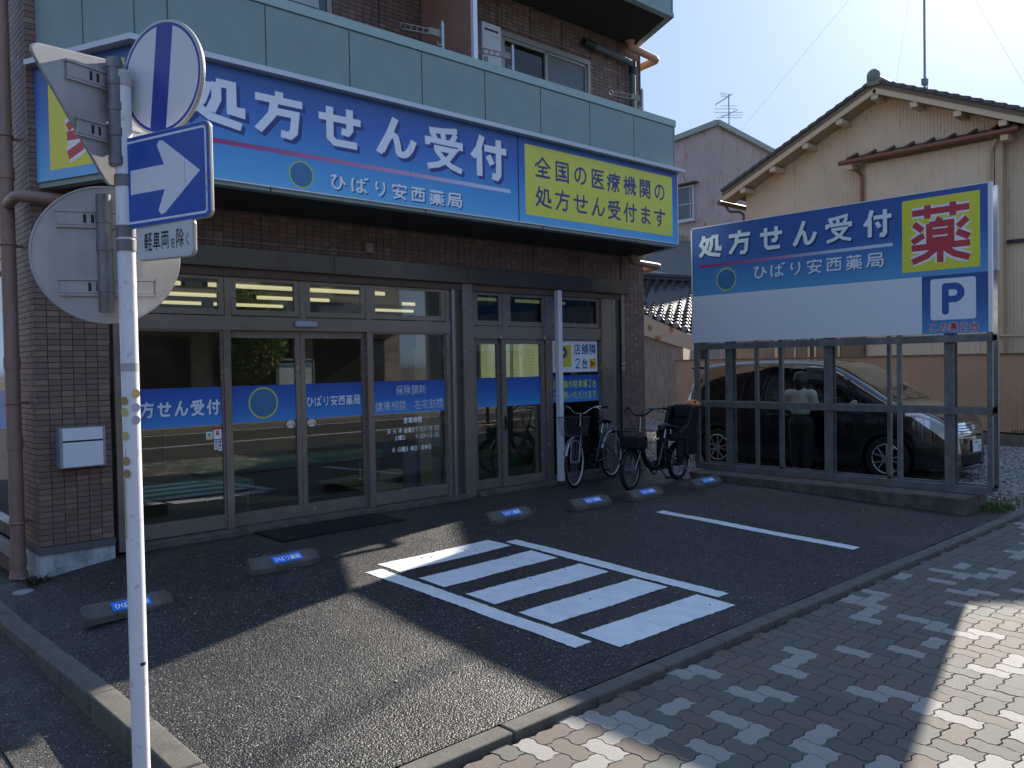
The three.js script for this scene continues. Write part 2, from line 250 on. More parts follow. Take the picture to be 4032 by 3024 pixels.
const oldAsphaltT = tex(1024, (u, v, i, j) => { const g = agC[j * 1024 + i] * 0.8 + 24 + 12 * tn(u, v, 5) + 8 * tn(u, v, 17) + (rnd() - 0.5) * 16; return [g * 1.03, g * 0.99, g * 0.93]; }, true, 0.55);
M.street = std(0xffffff, 0.75, { map: oldAsphaltT, bumpMap: asphaltB, bumpScale: 0.007 });
const concT = grainMap([146, 142, 136], 36, 22, 512, 0.8, 2), concDarkT = grainMap([92, 88, 82], 34, 22, 512, 0.8, 6);
M.conc = std(0xffffff, 0.85, { map: concT, bumpMap: withRepeat(fineT, 9), bumpScale: 0.002 });
M.concDark = std(0xffffff, 0.85, { map: concDarkT, bumpMap: withRepeat(fineT, 9), bumpScale: 0.003 });
M.kerb = std(0xffffff, 0.85, { map: grainMap([104, 100, 91], 60, 20, 512, 1.2, 3), bumpMap: withRepeat(fineT, 9), bumpScale: 0.004 });
const paintT = tex(512, (u, v) => { const w = tn(u, v, 9) + 0.6 * tn(u, v, 31, 4), s = rnd(); return s < 0.0022 ? 60 : 226 + 10 * w + (rnd() - 0.5) * 10; }, true, 0.6);
M.roadPaint = std(0xffffff, 0.6, { map: paintT, bumpMap: withRepeat(asphaltB, 0.6), bumpScale: 0.0018 });
M.gravelBase = std(0xffffff, 0.9, { map: grainMap([104, 98, 92], 60, 18, 512, 1.1, 9), bumpMap: withRepeat(fineT, 4), bumpScale: 0.01 });
M.earth = std(0xffffff, 0.95, { map: grainMap([96, 92, 84], 30, 20, 256, 0.3, 4) });

struct('ground', box(-600, 600, -0.6, -0.42, -600, 600), M.earth);
struct('road', [box(-60, 60, -0.4, -0.26, 8.5, 17.4)], M.street);
struct('side_street', [box(-7, 0.86, -0.4, -0.216, -40, 8.496)], M.street);
struct('gutter', [box(0.864, 1.29, -0.4, -0.208, -30, 8.49)], M.street);
const lot = new THREE.Group(); lot.name = 'parking_lot'; lot.userData.kind = 'structure'; scene.add(lot);
mesh('asphalt', gridSurf((u, v) => { const x = lerp(1.41, 10.3, u), z = lerp(5.0, -0.2, v); return [x, gy(x, z) + 0.004 * n2(x * 1.1, z * 1.1), z]; }, 90, 56), M.asphalt, lot);
mesh('bed', box(1.41, 10.3, -0.5, -0.3, -0.2, 5.0), M.earth, lot);
// painted markings follow the slope, edges a little ragged
function stripe(x0, z0, x1, z1, w0, w1) { // parallelogram from (x0,z0) to (x1,z1) along z or x; w across
  const along = Math.abs(z1 - z0) > Math.abs(x1 - x0), n = Math.ceil(Math.hypot(x1 - x0, z1 - z0) / 0.03);
  return gridSurf((u, v) => {
    const e = (k) => 0.006 * n2(v * 61 + k * 9 + x0 * 7, z0 * 3.3) + 0.003 * n2(v * 190 + k * 5, x0);
    const c = along ? lerp(x0, x1, v) : lerp(z0, z1, v), o = u === 0 ? -w0 / 2 + e(1) : u === 1 ? w0 / 2 + e(2) : (u - 0.5) * w0;
    const x = along ? c + o : lerp(x0, x1, v), z = along ? lerp(z0, z1, v) : c + o;
    return [x, gy(x, z) + 0.004 + 0.004 * n2(x * 1.1, z * 1.1), z];
  }, 4, n);
}
const flip = (g) => { const i = g.index.array; for (let k = 0; k < i.length; k += 3) { const t = i[k]; i[k] = i[k + 1]; i[k + 1] = t; } g.computeVertexNormals(); return g; };
const up = (g) => { const n = g.attributes.normal; let s = 0; for (let i = 0; i < n.count; i++) s += n.getY(i); return s < 0 ? flip(g) : g; };
for (const g of [stripe(3.68, 2.3, 3.725, 4.56, 0.15), stripe(5.215, 2.28, 5.235, 4.58, 0.145), stripe(7.375, 2.37, 7.365, 4.6, 0.145)]) mesh('painted_line', up(g), M.roadPaint, lot);
for (let i = 0; i < 5; i++) { const z = lerp(2.315, 4.575, i / 4), q = i / 4; mesh('painted_bar', up(stripe(lerp(3.815, 3.86, q), z, lerp(5.085, 5.11, q), z - lerp(0.05, -0.02, q), 0.325)), M.roadPaint, lot); }
// kerb along the pavement and along the side street, stone by stone
const kerbs = new THREE.Group(); kerbs.name = 'kerb'; kerbs.userData.kind = 'structure'; scene.add(kerbs);
for (let x = 1.42; x < 20; x += 0.6) { const h = gy(x + 0.3, 5.0) + 0.008 + rr(-0.003, 0.003); mesh('kerb_stone', rbox(x + 0.003, x + 0.597, -0.4, h, 5.015, 5.125, 0.012), M.kerb, kerbs); }
for (let z = -0.4; z < 5.1; z += 0.6) { // each stone follows the slope of the lot
  const h0 = gy(1.42, z) + 0.006, h1 = gy(1.42, Math.min(5.13, z + 0.6)) + 0.006, L = Math.min(5.13, z + 0.597) - z - 0.003, g = rbox(1.29, 1.425, -0.4, (h0 + h1) / 2 + rr(-0.002, 0.002), z + 0.003, z + 0.003 + L, 0.014), p = g.attributes.position;
  for (let i = 0; i < p.count; i++) if (p.getY(i) > -0.3) p.setY(i, p.getY(i) + (h1 - h0) * ((p.getZ(i) - z) / 0.6 - 0.5));
  g.computeVertexNormals(); mesh('kerb_stone', g, M.kerb, kerbs);
}
// paving of the footway: interlocking blocks, herringbone
{
  const pav = new THREE.Group(); pav.name = 'sidewalk'; pav.userData.kind = 'structure'; scene.add(pav);
  mesh('bedding', box(1.29, 40, -0.4, -0.144, 5.13, 8.3), std(0x2e2a26, 0.95, { bumpMap: fineT, bumpScale: 0.004 }), pav);
  for (let x = 1.29; x < 24; x += 0.6) mesh('kerb_stone', rbox(x + 0.003, x + 0.597, -0.4, -0.132, 8.3, 8.48, 0.012), M.kerb, pav);
  const u = 0.113, A = 0.08, off = [0, 1, -1];
  function outline(w, h, inset) {
    const pts = [], seg = (x0, y0, dx, dy) => { for (let k = 0; k < 3; k++) { const t = k / 3, o = (dx + dy > 0 ? off[k] : off[[0, 2, 1][k]]) * A; pts.push(dx ? [x0 + dx * t, y0 + o] : [x0 + o, y0 + dy * t]); } };
    for (let i = 0; i < w; i++) seg(i, 0, 1, 0); for (let i = 0; i < h; i++) seg(w, i, 0, 1); for (let i = w; i > 0; i--) seg(i, h, -1, 0); for (let i = h; i > 0; i--) seg(0, i, 0, -1);
    return pts.map(([x, y]) => [(x - w / 2) * u * (1 - inset / (w * u / 2)), (y - h / 2) * u * (1 - inset / (h * u / 2))]);
  }
  function block(w, h) {
    const t = outline(w, h, 0.0042), b = outline(w, h, 0.0014), n = t.length, pos = [];
    for (const f of THREE.ShapeUtils.triangulateShape(t.map((p) => new THREE.Vector2(...p)), [])) for (const i of [f[0], f[2], f[1]]) pos.push(t[i][0], 0, t[i][1]);
    for (let i = 0; i < n; i++) { const j = (i + 1) % n; pos.push(t[i][0], 0, t[i][1], t[j][0], 0, t[j][1], b[j][0], -0.008, b[j][1], t[i][0], 0, t[i][1], b[j][0], -0.008, b[j][1], b[i][0], -0.008, b[i][1]); }
    const g = new THREE.BufferGeometry(); g.setAttribute('position', new THREE.Float32BufferAttribute(pos, 3)); g.computeVertexNormals(); return boxUV(g);
  }
  const gH = block(2, 1), gV = block(1, 2);
  const pgrain = grainMap([236, 232, 228], 78, 10, 512, 2.3, 1);
  const tones = [0xa8a49f, 0x6d6d66, 0x746960, 0x68655f, 0x766d64, 0x706f67].map((c) => std(c, 0.8, { map: pgrain, bumpMap: withRepeat(fineT, 6), bumpScale: 0.0025 }));
  const list = [], P = new THREE.Vector3();
  for (let b = 0; b < 29; b++) for (let a = 0; a < 150; a++) {
    const k = (((a - b) % 4) + 4) % 4; if (k !== 0 && k !== 2) continue;
    const H = k === 0, x = 1.33 + (a + (H ? 1 : 0.5)) * u, z = 5.15 + (b + (H ? 0.5 : 0)) * u;
    if (z < 5.14 || z > 8.28) continue;
    const light = n2(a * 0.62 + 3, b * 0.66) > 0.45 && rnd() < 0.8 || rnd() < 0.09;
    P.set(x, -0.128, z).project(camera);
    list.push({ H, x, z, y: -0.128 + rr(-0.0012, 0.0012), rot: rr(-0.006, 0.006), tone: light ? 0 : 1 + Math.floor(rnd() * 5), see: Math.abs(P.x) < 1.02 && Math.abs(P.y) < 1.05 && P.z < 1 && Math.hypot(x, z - 8) > 0.5, d: Math.hypot(x, z - 8) });
  }
  list.sort((p, q) => (q.see - p.see) || p.d - q.d);
  const rest = [];
  list.forEach((p, i) => {
    if (i < 300 && p.see) { const m = new THREE.Mesh(p.H ? gH : gV, tones[p.tone]); m.name = 'paving_block'; m.castShadow = m.receiveShadow = true; m.position.set(p.x, p.y, p.z); m.rotation.y = p.rot; pav.add(m); } else {
      const g = (p.H ? gH : gV).clone().rotateY(p.rot).translate(p.x, p.y, p.z), c = tones[p.tone].color, n = g.attributes.position.count, arr = new Float32Array(n * 3);
      for (let k = 0; k < n; k++) arr.set([c.r, c.g, c.b], k * 3);
      g.setAttribute('color', new THREE.BufferAttribute(arr, 3)); rest.push(g);
    }
  });
  const m = new THREE.Mesh(mergeGeometries(rest), std(0xffffff, 0.8, { vertexColors: true, map: pgrain, bumpMap: withRepeat(fineT, 6), bumpScale: 0.0025 }));
  m.name = 'paving_block'; m.userData.kind = 'stuff'; m.castShadow = m.receiveShadow = true; pav.add(m);
}
// gravel yard behind the hoarding
struct('gravel_yard', gridSurf((u, v) => { const x = lerp(10.25, 20.4, u), z = lerp(5.0, -14, v); return [x, -0.055 + 0.02 * n2(x * 0.8, z * 0.8) + 0.012 * Math.max(0, -z) - 0.09 * sstep(z, 3.4, 5), z]; }, 60, 130), M.gravelBase);
{
  const g = new THREE.IcosahedronGeometry(1, 0), N = 60000, im = new THREE.InstancedMesh(g, std(0xffffff, 0.9), N), m4 = new THREE.Matrix4(), q = new THREE.Quaternion(), c = new THREE.Color();
  im.name = 'gravel'; im.userData = { label: 'loose grey gravel covering the yard around the black car', category: 'gravel', kind: 'stuff' };
  for (let i = 0; i < N; i++) {
    const z = 5 - Math.pow(rnd(), 1.25) * 14, x = 10.3 + 9.3 * Math.pow(rnd(), 1.15), s = rr(0.012, 0.03), yb = -0.055 + 0.02 * n2(x * 0.8, z * 0.8) + 0.012 * Math.max(0, -z) - 0.09 * sstep(z, 3.4, 5);
    q.setFromEuler(new THREE.Euler(rr(-0.5, 0.5), rr(0, 6.3), rr(-0.5, 0.5)));
    m4.compose(V(x, yb + s * 0.2, z), q, V(s * rr(0.8, 1.3), s * rr(0.45, 0.8), s)); im.setMatrixAt(i, m4);
    const t = rr(0.12, 0.34); im.setColorAt(i, c.setRGB(t, t * 0.96, t * 0.92));
  }
  im.castShadow = im.receiveShadow = true; scene.add(im);
}
// wheel stops
{
  const stopT = board(0.27, 0.085, 1800, (k) => { rect(k, '#3a78da', 0, 0, 0.27, 0.085); text(k, 'ひばり薬局', 0.018, 0.018, 0.046, 0.05, 12, '#ffffff', { step: 0.0475 }); });
  const sticker = std(0xffffff, 0.35, { map: stopT });
  const spots = [[1.94, 1.78, -0.16, 'leftmost one, partly behind the white sign pole'], [3.22, 1.66, -0.17, 'below the left end of the door mat'], [5.89, 1.52, -0.18, 'just above the striped marking'], [7.06, 1.63, -0.06, 'below the city bicycle'], [7.97, 1.71, -0.1, 'below the electric bicycle'], [9.25, 1.71, -0.12, 'rightmost, beside the hoarding footing']];
  const prof = [[0, 0], [0, 0.1], [0.012, 0.112], [0.055, 0.112], [0.15, 0.05], [0.155, 0.04], [0.155, 0]];
  for (const [x, z, turn, label] of spots) {
    const t = thing('wheel_stop', 'concrete wheel stop with blue sticker, ' + label, 'wheel stop', [x, gy(x, z) + 0.002, z], -turn * 0.5 - 0.05, 'wheel stops along the shop front');
    const pos = []; // loft with tapered ends
    const L = [[-0.31, 0.02, 0.86], [-0.275, 0, 1], [0.275, 0, 1], [0.31, 0.02, 0.86]], rows = L.map(([px, ins, h]) => prof.map(([zz, y]) => [px, y * h, -0.08 + ins * (zz < 0.07 ? 1 : -1) + zz]));
    for (let i = 0; i < 3; i++) for (let j = 0; j < prof.length - 1; j++) { const a = rows[i][j], b = rows[i + 1][j], c = rows[i + 1][j + 1], d = rows[i][j + 1]; pos.push(...a, ...c, ...b, ...a, ...d, ...c); }
    for (const [r, s] of [[rows[0], 1], [rows[3], -1]]) for (let j = 1; j < prof.length - 1; j++) pos.push(...r[0], ...(s > 0 ? [...r[j + 1], ...r[j]] : [...r[j], ...r[j + 1]]));
    const g = new THREE.BufferGeometry(); g.setAttribute('position', new THREE.Float32BufferAttribute(pos, 3)); g.computeVertexNormals();
    mesh('block', g, M.concDark, t);
    const n = V(0, 0.095, 0.062).normalize().multiplyScalar(0.0025), P = (px, f) => [px + 0.02, lerp(0.112, 0.05, f) + n.y, -0.08 + lerp(0.055, 0.15, f) + n.z];
    mesh('sticker', quad(P(-0.135, 0.86), P(0.135, 0.86), P(0.135, 0.1), P(-0.135, 0.1)), sticker, t, true);
  }
}
// door mat: ribbed rubber
{
  const t = thing('door_mat', 'dark ribbed rubber mat lying in front of the sliding doors', 'door mat', [4.41, 0.004, 0.4]);
  mesh('backing', box(-0.72, 0.72, 0, 0.008, -0.3, 0.3), std(0x15151a, 0.8), t);
  const r = []; for (let i = 0; i < 46; i++) { const x = -0.7 + i * 1.4 / 45; r.push(box(x - 0.009, x + 0.009, 0.008, 0.014, -0.29, 0.29)); }
  mesh('rib', r, std(0x1c1d24, 0.6), t).userData.kind = 'stuff';
}
{
  const t = thing('drain_cap', 'small round pale plastic drain cap in the asphalt by the brown downpipe', 'drain cap', [1.6, gy(1.6, 0.27), 0.27]);
  mesh('lid', new THREE.CylinderGeometry(0.075, 0.078, 0.012, 24).translate(0, 0.004, 0), std(0x8d9094, 0.6), t);
}
// small bits of litter and stones on the asphalt
{
  const g = []; for (let i = 0; i < 260; i++) { const x = rr(1.5, 9.6), z = rr(0.6, 4.9), s = rr(0.004, 0.009); g.push(new THREE.IcosahedronGeometry(s, 0).scale(1.3, 0.6, 1).rotateY(rr(0, 6)).translate(x, gy(x, z) + s * 0.5, z)); }
  tag(mesh('grit', g, std(0x9a958d, 0.8)), 'pale specks of grit scattered over the dark asphalt', 'grit', null, 'stuff');
}
// weeds
function tuft(name, label, x, y, z, n, h, spread, col, cat = 'weed') {
  const t = thing(name, label, cat, [x, y, z]), g = [];
  for (let i = 0; i < n; i++) {
    const a = rr(0, 6.28), r = spread * Math.sqrt(rnd()), bx = Math.cos(a) * r, bz = Math.sin(a) * r, hh = h * rr(0.5, 1), lean = rr(0.2, 0.9) * hh, la = rr(0, 6.28), w = rr(0.003, 0.007);
    const dx = Math.cos(la), dz = Math.sin(la), px = -dz * w, pz = dx * w;
    const p0 = [bx - px, 0, bz - pz], p1 = [bx + px, 0, bz + pz], m0 = [bx + dx * lean * 0.3 - px, hh * 0.6, bz + dz * lean * 0.3 - pz], m1 = [bx + dx * lean * 0.3 + px, hh * 0.6, bz + dz * lean * 0.3 + pz], tip = [bx + dx * lean, hh, bz + dz * lean];
    const q = new THREE.BufferGeometry(); q.setAttribute('position', new THREE.Float32BufferAttribute([...p0, ...p1, ...m1, ...p0, ...m1, ...m0, ...m0, ...m1, ...tip], 3)); q.computeVertexNormals(); g.push(q);
  }
  mesh('leaves', g, phys(col, 0.9, { side: THREE.DoubleSide }), t); return t;
}
tuft('weed_patch', 'low green weeds growing at the end of the concrete footing', 10.35, -0.1, 4.72, 420, 0.1, 0.3, 0x4c5a26);
tuft('weed_patch', 'sparse dry weeds between the kerb and the gravel yard', 11.1, -0.12, 4.78, 260, 0.07, 0.42, 0x6a6335);
tuft('weed_patch', 'small dark weeds at the foot of the brown downpipe', 1.76, -0.14, 0.08, 90, 0.08, 0.1, 0x2f3a1e);
{
  const t = thing('dry_weed', 'thin dry yellow weed stalk growing from the gutter beside the sign pole', 'weed', [1.2, -0.208, 4.36]);
  mesh('stem', [tube([[0, 0, 0], [-0.01, 0.07, 0], [-0.03, 0.14, 0.01], [-0.05, 0.2, 0.02]], 0.0022), tube([[0, 0.05, 0], [0.02, 0.1, 0], [0.03, 0.16, -0.01]], 0.0018), tube([[0, 0, 0], [-0.03, 0.03, 0.01], [-0.07, 0.03, 0.02], [-0.075, 0, 0.02]], 0.0025), bar([-0.05, 0.2, 0.02], [-0.056, 0.235, 0.022], 0.005, 0.002, 6)], std(0xb39a62, 0.9), t);
}
// ---------------------------------------------------------------- the pharmacy building
const tileCols = [[122, 99, 90], [131, 106, 94], [117, 94, 84], [142, 117, 104], [126, 101, 91]];
const tileMats = tileCols.map((c, i) => std(0xffffff, 0.55, { map: grainMap(c, 16, 7, 128, 3, i), bumpMap: fineT, bumpScale: 0.0008 }));
const tilePick = () => { const r = rnd(); return r < 0.12 ? 3 : r < 0.34 ? 1 : r < 0.52 ? 4 : r < 0.68 ? 2 : 0; };
M.mortar = std(0x6e5d54, 0.95);
M.bronze = std(0x8a8078, 0.42, { metalness: 0.35, roughnessMap: blotchT });
M.bronzeDark = std(0x544e49, 0.45, { metalness: 0.3 });
M.alu = std(0xa9acb0, 0.35, { metalness: 0.75 });
M.whiteMetal = std(0xe6e8ec, 0.4, { metalness: 0.1 });
M.panelGreen = std(0xffffff, 0.42, { map: grainMap([131, 150, 148], 7, 6, 256, 0.6, 11) });
M.panelTrim = std(0x8a9d98, 0.45);
M.joint = std(0x1c2220, 0.9);
M.soffit = std(0x34332f, 0.8);
M.glass = phys(0xe4e8e6, 0.015, { transmission: 1, thickness: 0, ior: 1.8 });
M.glassDark = phys(0x8b968f, 0.015, { transmission: 1, thickness: 0, ior: 1.52 });
M.frosted = phys(0xcfd6dc, 0.45, { transmission: 0.85, thickness: 0, ior: 1.5 });
M.pipeBrown = std(0xffffff, 0.5, { map: grainMap([150, 122, 110], 8, 10, 256, 0.8, 21) });
const ph = thing('pharmacy_building', 'brown tiled pharmacy with glass shop front and green panelled balconies above', 'building');
const part = (n, g, m, keep) => mesh(n, g, m, ph, keep);

// walls behind the tiles
part('rear_wall', box(1.85, 10.1, -0.3, 9.6, -9.2, -9.0), M.mortar);
const leftWall = part('side_wall', [box(1.82, 1.98, 2.96, 9.6, -9.0, -0.25), box(1.82, 1.98, -0.3, 0.03, -9.0, -0.75), box(1.82, 1.98, -0.3, 3.0, -0.75, -0.25), box(1.82, 1.98, 0.03, 2.96, -9, -3.4)], M.mortar);
const rightWall = part('side_wall', [box(9.98, 10.155, -0.3, 1.3, -9.0, -0.25), box(9.98, 10.155, 2.25, 9.6, -9.0, -0.25), box(9.98, 10.155, 1.3, 2.25, -1.9, -0.25), box(9.98, 10.155, 1.3, 2.25, -9.0, -3.7)], M.mortar);
const pierL = part('pier', box(1.812, 2.4, 0.12, 3.25, -0.25, -0.012), M.mortar);
const pierR = part('pier', box(9.62, 10.158, -0.2, 3.25, -0.25, -0.012), M.mortar);
const frieze = part('front_wall', [box(2.4, 9.62, 2.6, 3.25, -0.25, -0.012)], M.mortar);
const front2 = part('front_wall', [box(1.812, 7.25, 3.25, 9.6, -0.25, -0.012), box(9.0, 10.158, 3.25, 9.6, -0.25, -0.012), box(7.25, 9.0, 3.25, 4.4, -0.25, -0.012), box(7.25, 9.0, 6.0, 9.6, -0.25, -0.012)], M.mortar);
// tiles: near pier piece by piece, the rest joined
const tileG = new RoundedBoxGeometry(0.095, 0.045, 0.016, 1, 0.003); { const c = boxUV(tileG.index ? tileG.toNonIndexed() : tileG.clone()); Object.assign(tileG, c); tileG.index = null; tileG.attributes = c.attributes; }
const plainTile = boxUV(new THREE.BoxGeometry(0.095, 0.045, 0.016).toNonIndexed());
const loose = [[], [], [], [], []];
function tiles(x0, cols, y0, rows, skip, single, parent) {
  for (let r = 0; r < rows; r++) for (let c = 0; c < cols; c++) {
    const x = x0 + 0.05 + c * 0.1, y = y0 + 0.025 + r * 0.05; if (skip && skip(x, y)) continue;
    const k = tilePick();
    if (single && r < 50) { const m = new THREE.Mesh(tileG, tileMats[k]); m.name = 'tile'; m.castShadow = m.receiveShadow = true; m.position.set(x, y, -0.008 + rr(-0.0008, 0.0008)); parent.add(m); } else loose[k].push(plainTile.clone().translate(x, y, -0.008));
  }
}
const flush = (parent) => { for (let k = 0; k < 5; k++) { if (loose[k].length) { const m = new THREE.Mesh(mergeGeometries(loose[k]), tileMats[k]); m.name = 'tile'; m.userData.kind = 'stuff'; m.castShadow = m.receiveShadow = true; parent.add(m); } loose[k].length = 0; } };
tiles(1.8, 6, 0.15, 62, null, true, pierL);
flush(pierL);
tiles(9.62, 5, -0.1, 67, null, false, pierR);
for (let r = 0; r < 67; r++) loose[tilePick()].push(plainTile.clone().scale(0.4, 1, 1).translate(10.14, -0.075 + r * 0.05, -0.008));
flush(pierR);
tiles(2.4, 72, 2.885, 7, null, false, frieze); flush(frieze);
tiles(1.8, 83, 3.25, 66, (x, y) => (y > 4.4 && y < 6.03 && x > 7.2 && x < 9.03) || (y < 4.6 && x > 2.4), false, front2); flush(front2);
for (let y = 0.15; y < 7.2; y += 0.05) for (let i = 0; i < (y < 3 ? 7 : 14); i++) loose[tilePick()].push(plainTile.clone().rotateY(Math.PI / 2).translate(1.808, y + 0.025, -0.05 - i * 0.1));
flush(leftWall);
for (let y = -0.1; y < 7; y += 0.05) for (let i = 0; i < 8; i++) loose[tilePick()].push(plainTile.clone().rotateY(-Math.PI / 2).translate(10.163, y + 0.025, -0.05 - i * 0.1));
flush(rightWall);
// movement joints
const jt = []; for (const x of [7.23, 7.83, 8.43, 9.03, 9.63]) jt.push(box(x - 0.006, x + 0.006, x < 9.1 && x > 7.2 ? 6.02 : 5, 6.42, -0.004, 0.0025));
for (const x of [2.6, 3.9, 5.2, 6.5, 7.8, 8.7]) jt.push(box(x - 0.004, x + 0.004, 2.885, 3.25, -0.004, 0.002));
jt.push(box(9.628, 9.64, 2.885, 3.25, -0.004, 0.0025), box(4.78, 4.79, 5, 6.42, -0.004, 0.0025), box(5.4, 5.41, 5, 6.42, -0.004, 0.0025), box(6.01, 6.02, 5, 6.42, -0.004, 0.0025));
part('movement_joint', jt, M.joint);
// plinth
part('plinth', [box(1.79, 2.4, -0.4, 0.088, -0.25, 0.012), box(1.79, 1.99, -0.4, 0.088, -0.75, -0.25)], std(0xffffff, 0.9, { map: tex(512, (u, v) => { const b = 172 + 38 * tn(u, v, 4, 1) + 20 * tn(u, v, 15, 2) + (rnd() - 0.5) * 18; return [b * 0.98, b, b * 1.01]; }, true, 1.1), bumpMap: withRepeat(blotchT, 2), bumpScale: 0.004 }));
part('plinth_flashing', [box(1.775, 2.4, 0.088, 0.148, -0.012, 0.03), box(1.775, 1.812, 0.088, 0.148, -0.75, -0.012)], std(0x767577, 0.4, { metalness: 0.5 }));
part('right_plinth', box(9.62, 10.17, -0.4, -0.1, -0.25, 0.006), M.conc);
part('threshold', [box(2.62, 6.56, -0.3, 0.048, -0.32, 0.1), box(6.72, 9.62, -0.3, 0.04, -0.32, 0.1)], std(0xffffff, 0.8, { map: withRepeat(concDarkT, 1.2) }));
// shutter case, guide rails, pillar
part('shutter_case', [rbox(2.4, 9.77, 2.68, 2.885, -0.22, 0.05, 0.006)], std(0x5a554f, 0.4, { metalness: 0.4, roughnessMap: blotchT }));
part('case_seam', [4.72, 6.6, 8.2].map((x) => box(x - 0.003, x + 0.003, 2.685, 2.88, 0.045, 0.0515)), M.joint);
part('jamb', [box(2.44, 2.62, 0.0, 2.68, -0.2, 0.0)], M.bronze);
part('pillar', [rbox(6.55, 6.715, -0.02, 2.68, -0.25, 0.012, 0.005)], M.bronze);
part('pillar_return', [box(6.445, 6.55, 0.0, 2.68, -0.25, -0.03), box(9.5, 9.62, 0.0, 2.68, -0.25, -0.03)], M.bronzeDark);
part('jamb', [box(9.62, 9.69, -0.1, 2.68, -0.25, 0.006)], M.bronze);
part('guide_rail', [box(6.405, 6.43, 0.04, 2.68, -0.06, -0.02), box(6.435, 6.445, 0.04, 2.68, -0.06, -0.015)], M.alu);
part('guide_rail', [box(9.462, 9.487, 0.04, 2.68, -0.06, -0.02), box(9.492, 9.5, 0.04, 2.68, -0.06, -0.015)], M.alu);
part('shutter_post', [rbox(8.11, 8.19, 0.05, 2.66, 0.08, 0.15, 0.004), box(8.125, 8.135, 0.06, 2.6, 0.15, 0.153), box(8.165, 8.175, 0.06, 2.6, 0.15, 0.153)], M.whiteMetal);
part('alarm_box', [rbox(5.13, 5.23, 2.95, 3.06, 0.0, 0.05, 0.006), bar([5.2, 3.06, 0.01], [5.2, 3.24, 0.01], 0.005)], std(0x9b9488, 0.6));
part('cable', [bar([2.5, 2.945, 0.01], [5.13, 2.95, 0.01], 0.006, 0.006, 6)], std(0x9a9a98, 0.6));
// framework of the shop front
const FZ0 = -0.17, FZ1 = -0.06;
const fr = (x0, x1, y0, y1, z0 = FZ0, z1 = FZ1) => box(x0, x1, y0, y1, z0, z1);
part('transom', [fr(2.62, 6.4, 2.06, 2.2, -0.18, -0.045), fr(6.715, 9.462, 2.0, 2.16, -0.18, -0.045)], M.bronze);
part('head_frame', [fr(2.62, 6.4, 2.625, 2.68), fr(6.715, 9.462, 2.625, 2.68)], M.bronze);
for (const a of [[3.5, 3.57, 0.04, 2.06], [5.19, 5.26, 0.04, 2.06], [6.335, 6.4, 0.04, 2.68], [2.6, 2.665, 0.04, 2.68], [3.52, 3.585, 2.2, 2.625], [4.35, 4.42, 2.2, 2.625], [5.18, 5.25, 2.2, 2.625], [6.715, 6.79, 0.03, 2.68], [8.07, 8.2, 0.03, 2.68], [9.21, 9.462, 0.03, 2.68, -0.2, -0.03], [7.28, 7.36, 2.16, 2.625]]) part('mullion', fr(...a), M.bronze);
function sash(name, x0, x1, y0, y1, z, w, glassMat = M.glass, wb = w, wt = w) { // frame of four bars with a pane
  const f = part(name, [box(x0, x0 + w, y0, y1, z - 0.02, z + 0.02), box(x1 - w, x1, y0, y1, z - 0.02, z + 0.02), box(x0 + w, x1 - w, y0, y0 + wb, z - 0.02, z + 0.02), box(x0 + w, x1 - w, y1 - wt, y1, z - 0.02, z + 0.02)], M.bronze);
  mesh('pane', box(x0 + w - 0.004, x1 - w + 0.004, y0 + wb - 0.004, y1 - wt + 0.004, z - 0.003, z + 0.003), glassMat, f); return f;
}
for (const [a, b] of [[2.665, 3.52], [3.585, 4.35], [4.42, 5.18], [5.25, 6.335]]) { sash('fanlight', a + 0.004, b - 0.004, 2.212, 2.62, -0.085, 0.055); }
for (const [a, b] of [[6.79, 7.28], [7.36, 8.07], [8.2, 9.21]]) { sash('fanlight', a + 0.004, b - 0.004, 2.172, 2.62, -0.085, 0.06, M.glassDark); }
const fixL = sash('window', 2.665, 3.5, 0.06, 2.06, -0.1, 0.02, M.glass, 0.14, 0.02), fixR = sash('window', 5.26, 6.335, 0.06, 2.06, -0.1, 0.02, M.glass, 0.14, 0.02);
const door1 = sash('sliding_door', 3.545, 4.372, 0.055, 2.055, -0.14, 0.055, M.glass, 0.13, 0.07), door2 = sash('sliding_door', 4.376, 5.205, 0.055, 2.055, -0.14, 0.055, M.glass, 0.13, 0.07);
const sd1 = sash('sliding_door', 7.27, 8.06, 0.05, 2.0, -0.1, 0.075, M.glass, 0.12, 0.07), sd0 = sash('sliding_door', 6.795, 7.3, 0.05, 2.0, -0.145, 0.075, M.glass, 0.12, 0.07), fixP = sash('window', 8.2, 9.21, 0.05, 2.0, -0.1, 0.02, M.glassDark, 0.06, 0.02);
mesh('lock', [new THREE.CylinderGeometry(0.02, 0.02, 0.01, 16).rotateX(Math.PI / 2).translate(4.25, 0.12, -0.117)], M.alu, door1);
mesh('lock', [new THREE.CylinderGeometry(0.02, 0.02, 0.01, 16).rotateX(Math.PI / 2).translate(4.5, 0.12, -0.117)], M.alu, door2);
mesh('handle', [rbox(7.295, 7.325, 0.8, 0.98, -0.08, -0.066, 0.006), rbox(7.3, 7.32, 0.84, 0.94, -0.07, -0.05, 0.004)], std(0x1b1b1d, 0.4), sd1);
part('door_sensor', [rbox(4.27, 4.53, 2.1, 2.165, -0.045, 0.0, 0.012), box(4.285, 4.515, 2.113, 2.155, -0.002, 0.003)], std(0xaab0ba, 0.35));
part('door_catch', [rbox(7.2, 7.23, 2.0, 2.05, -0.045, -0.03, 0.003), rbox(8.02, 8.045, 1.99, 2.05, -0.045, -0.03, 0.003), rbox(6.61, 6.628, 2.13, 2.148, 0.012, 0.018, 0.002)], std(0xaca89c, 0.5));
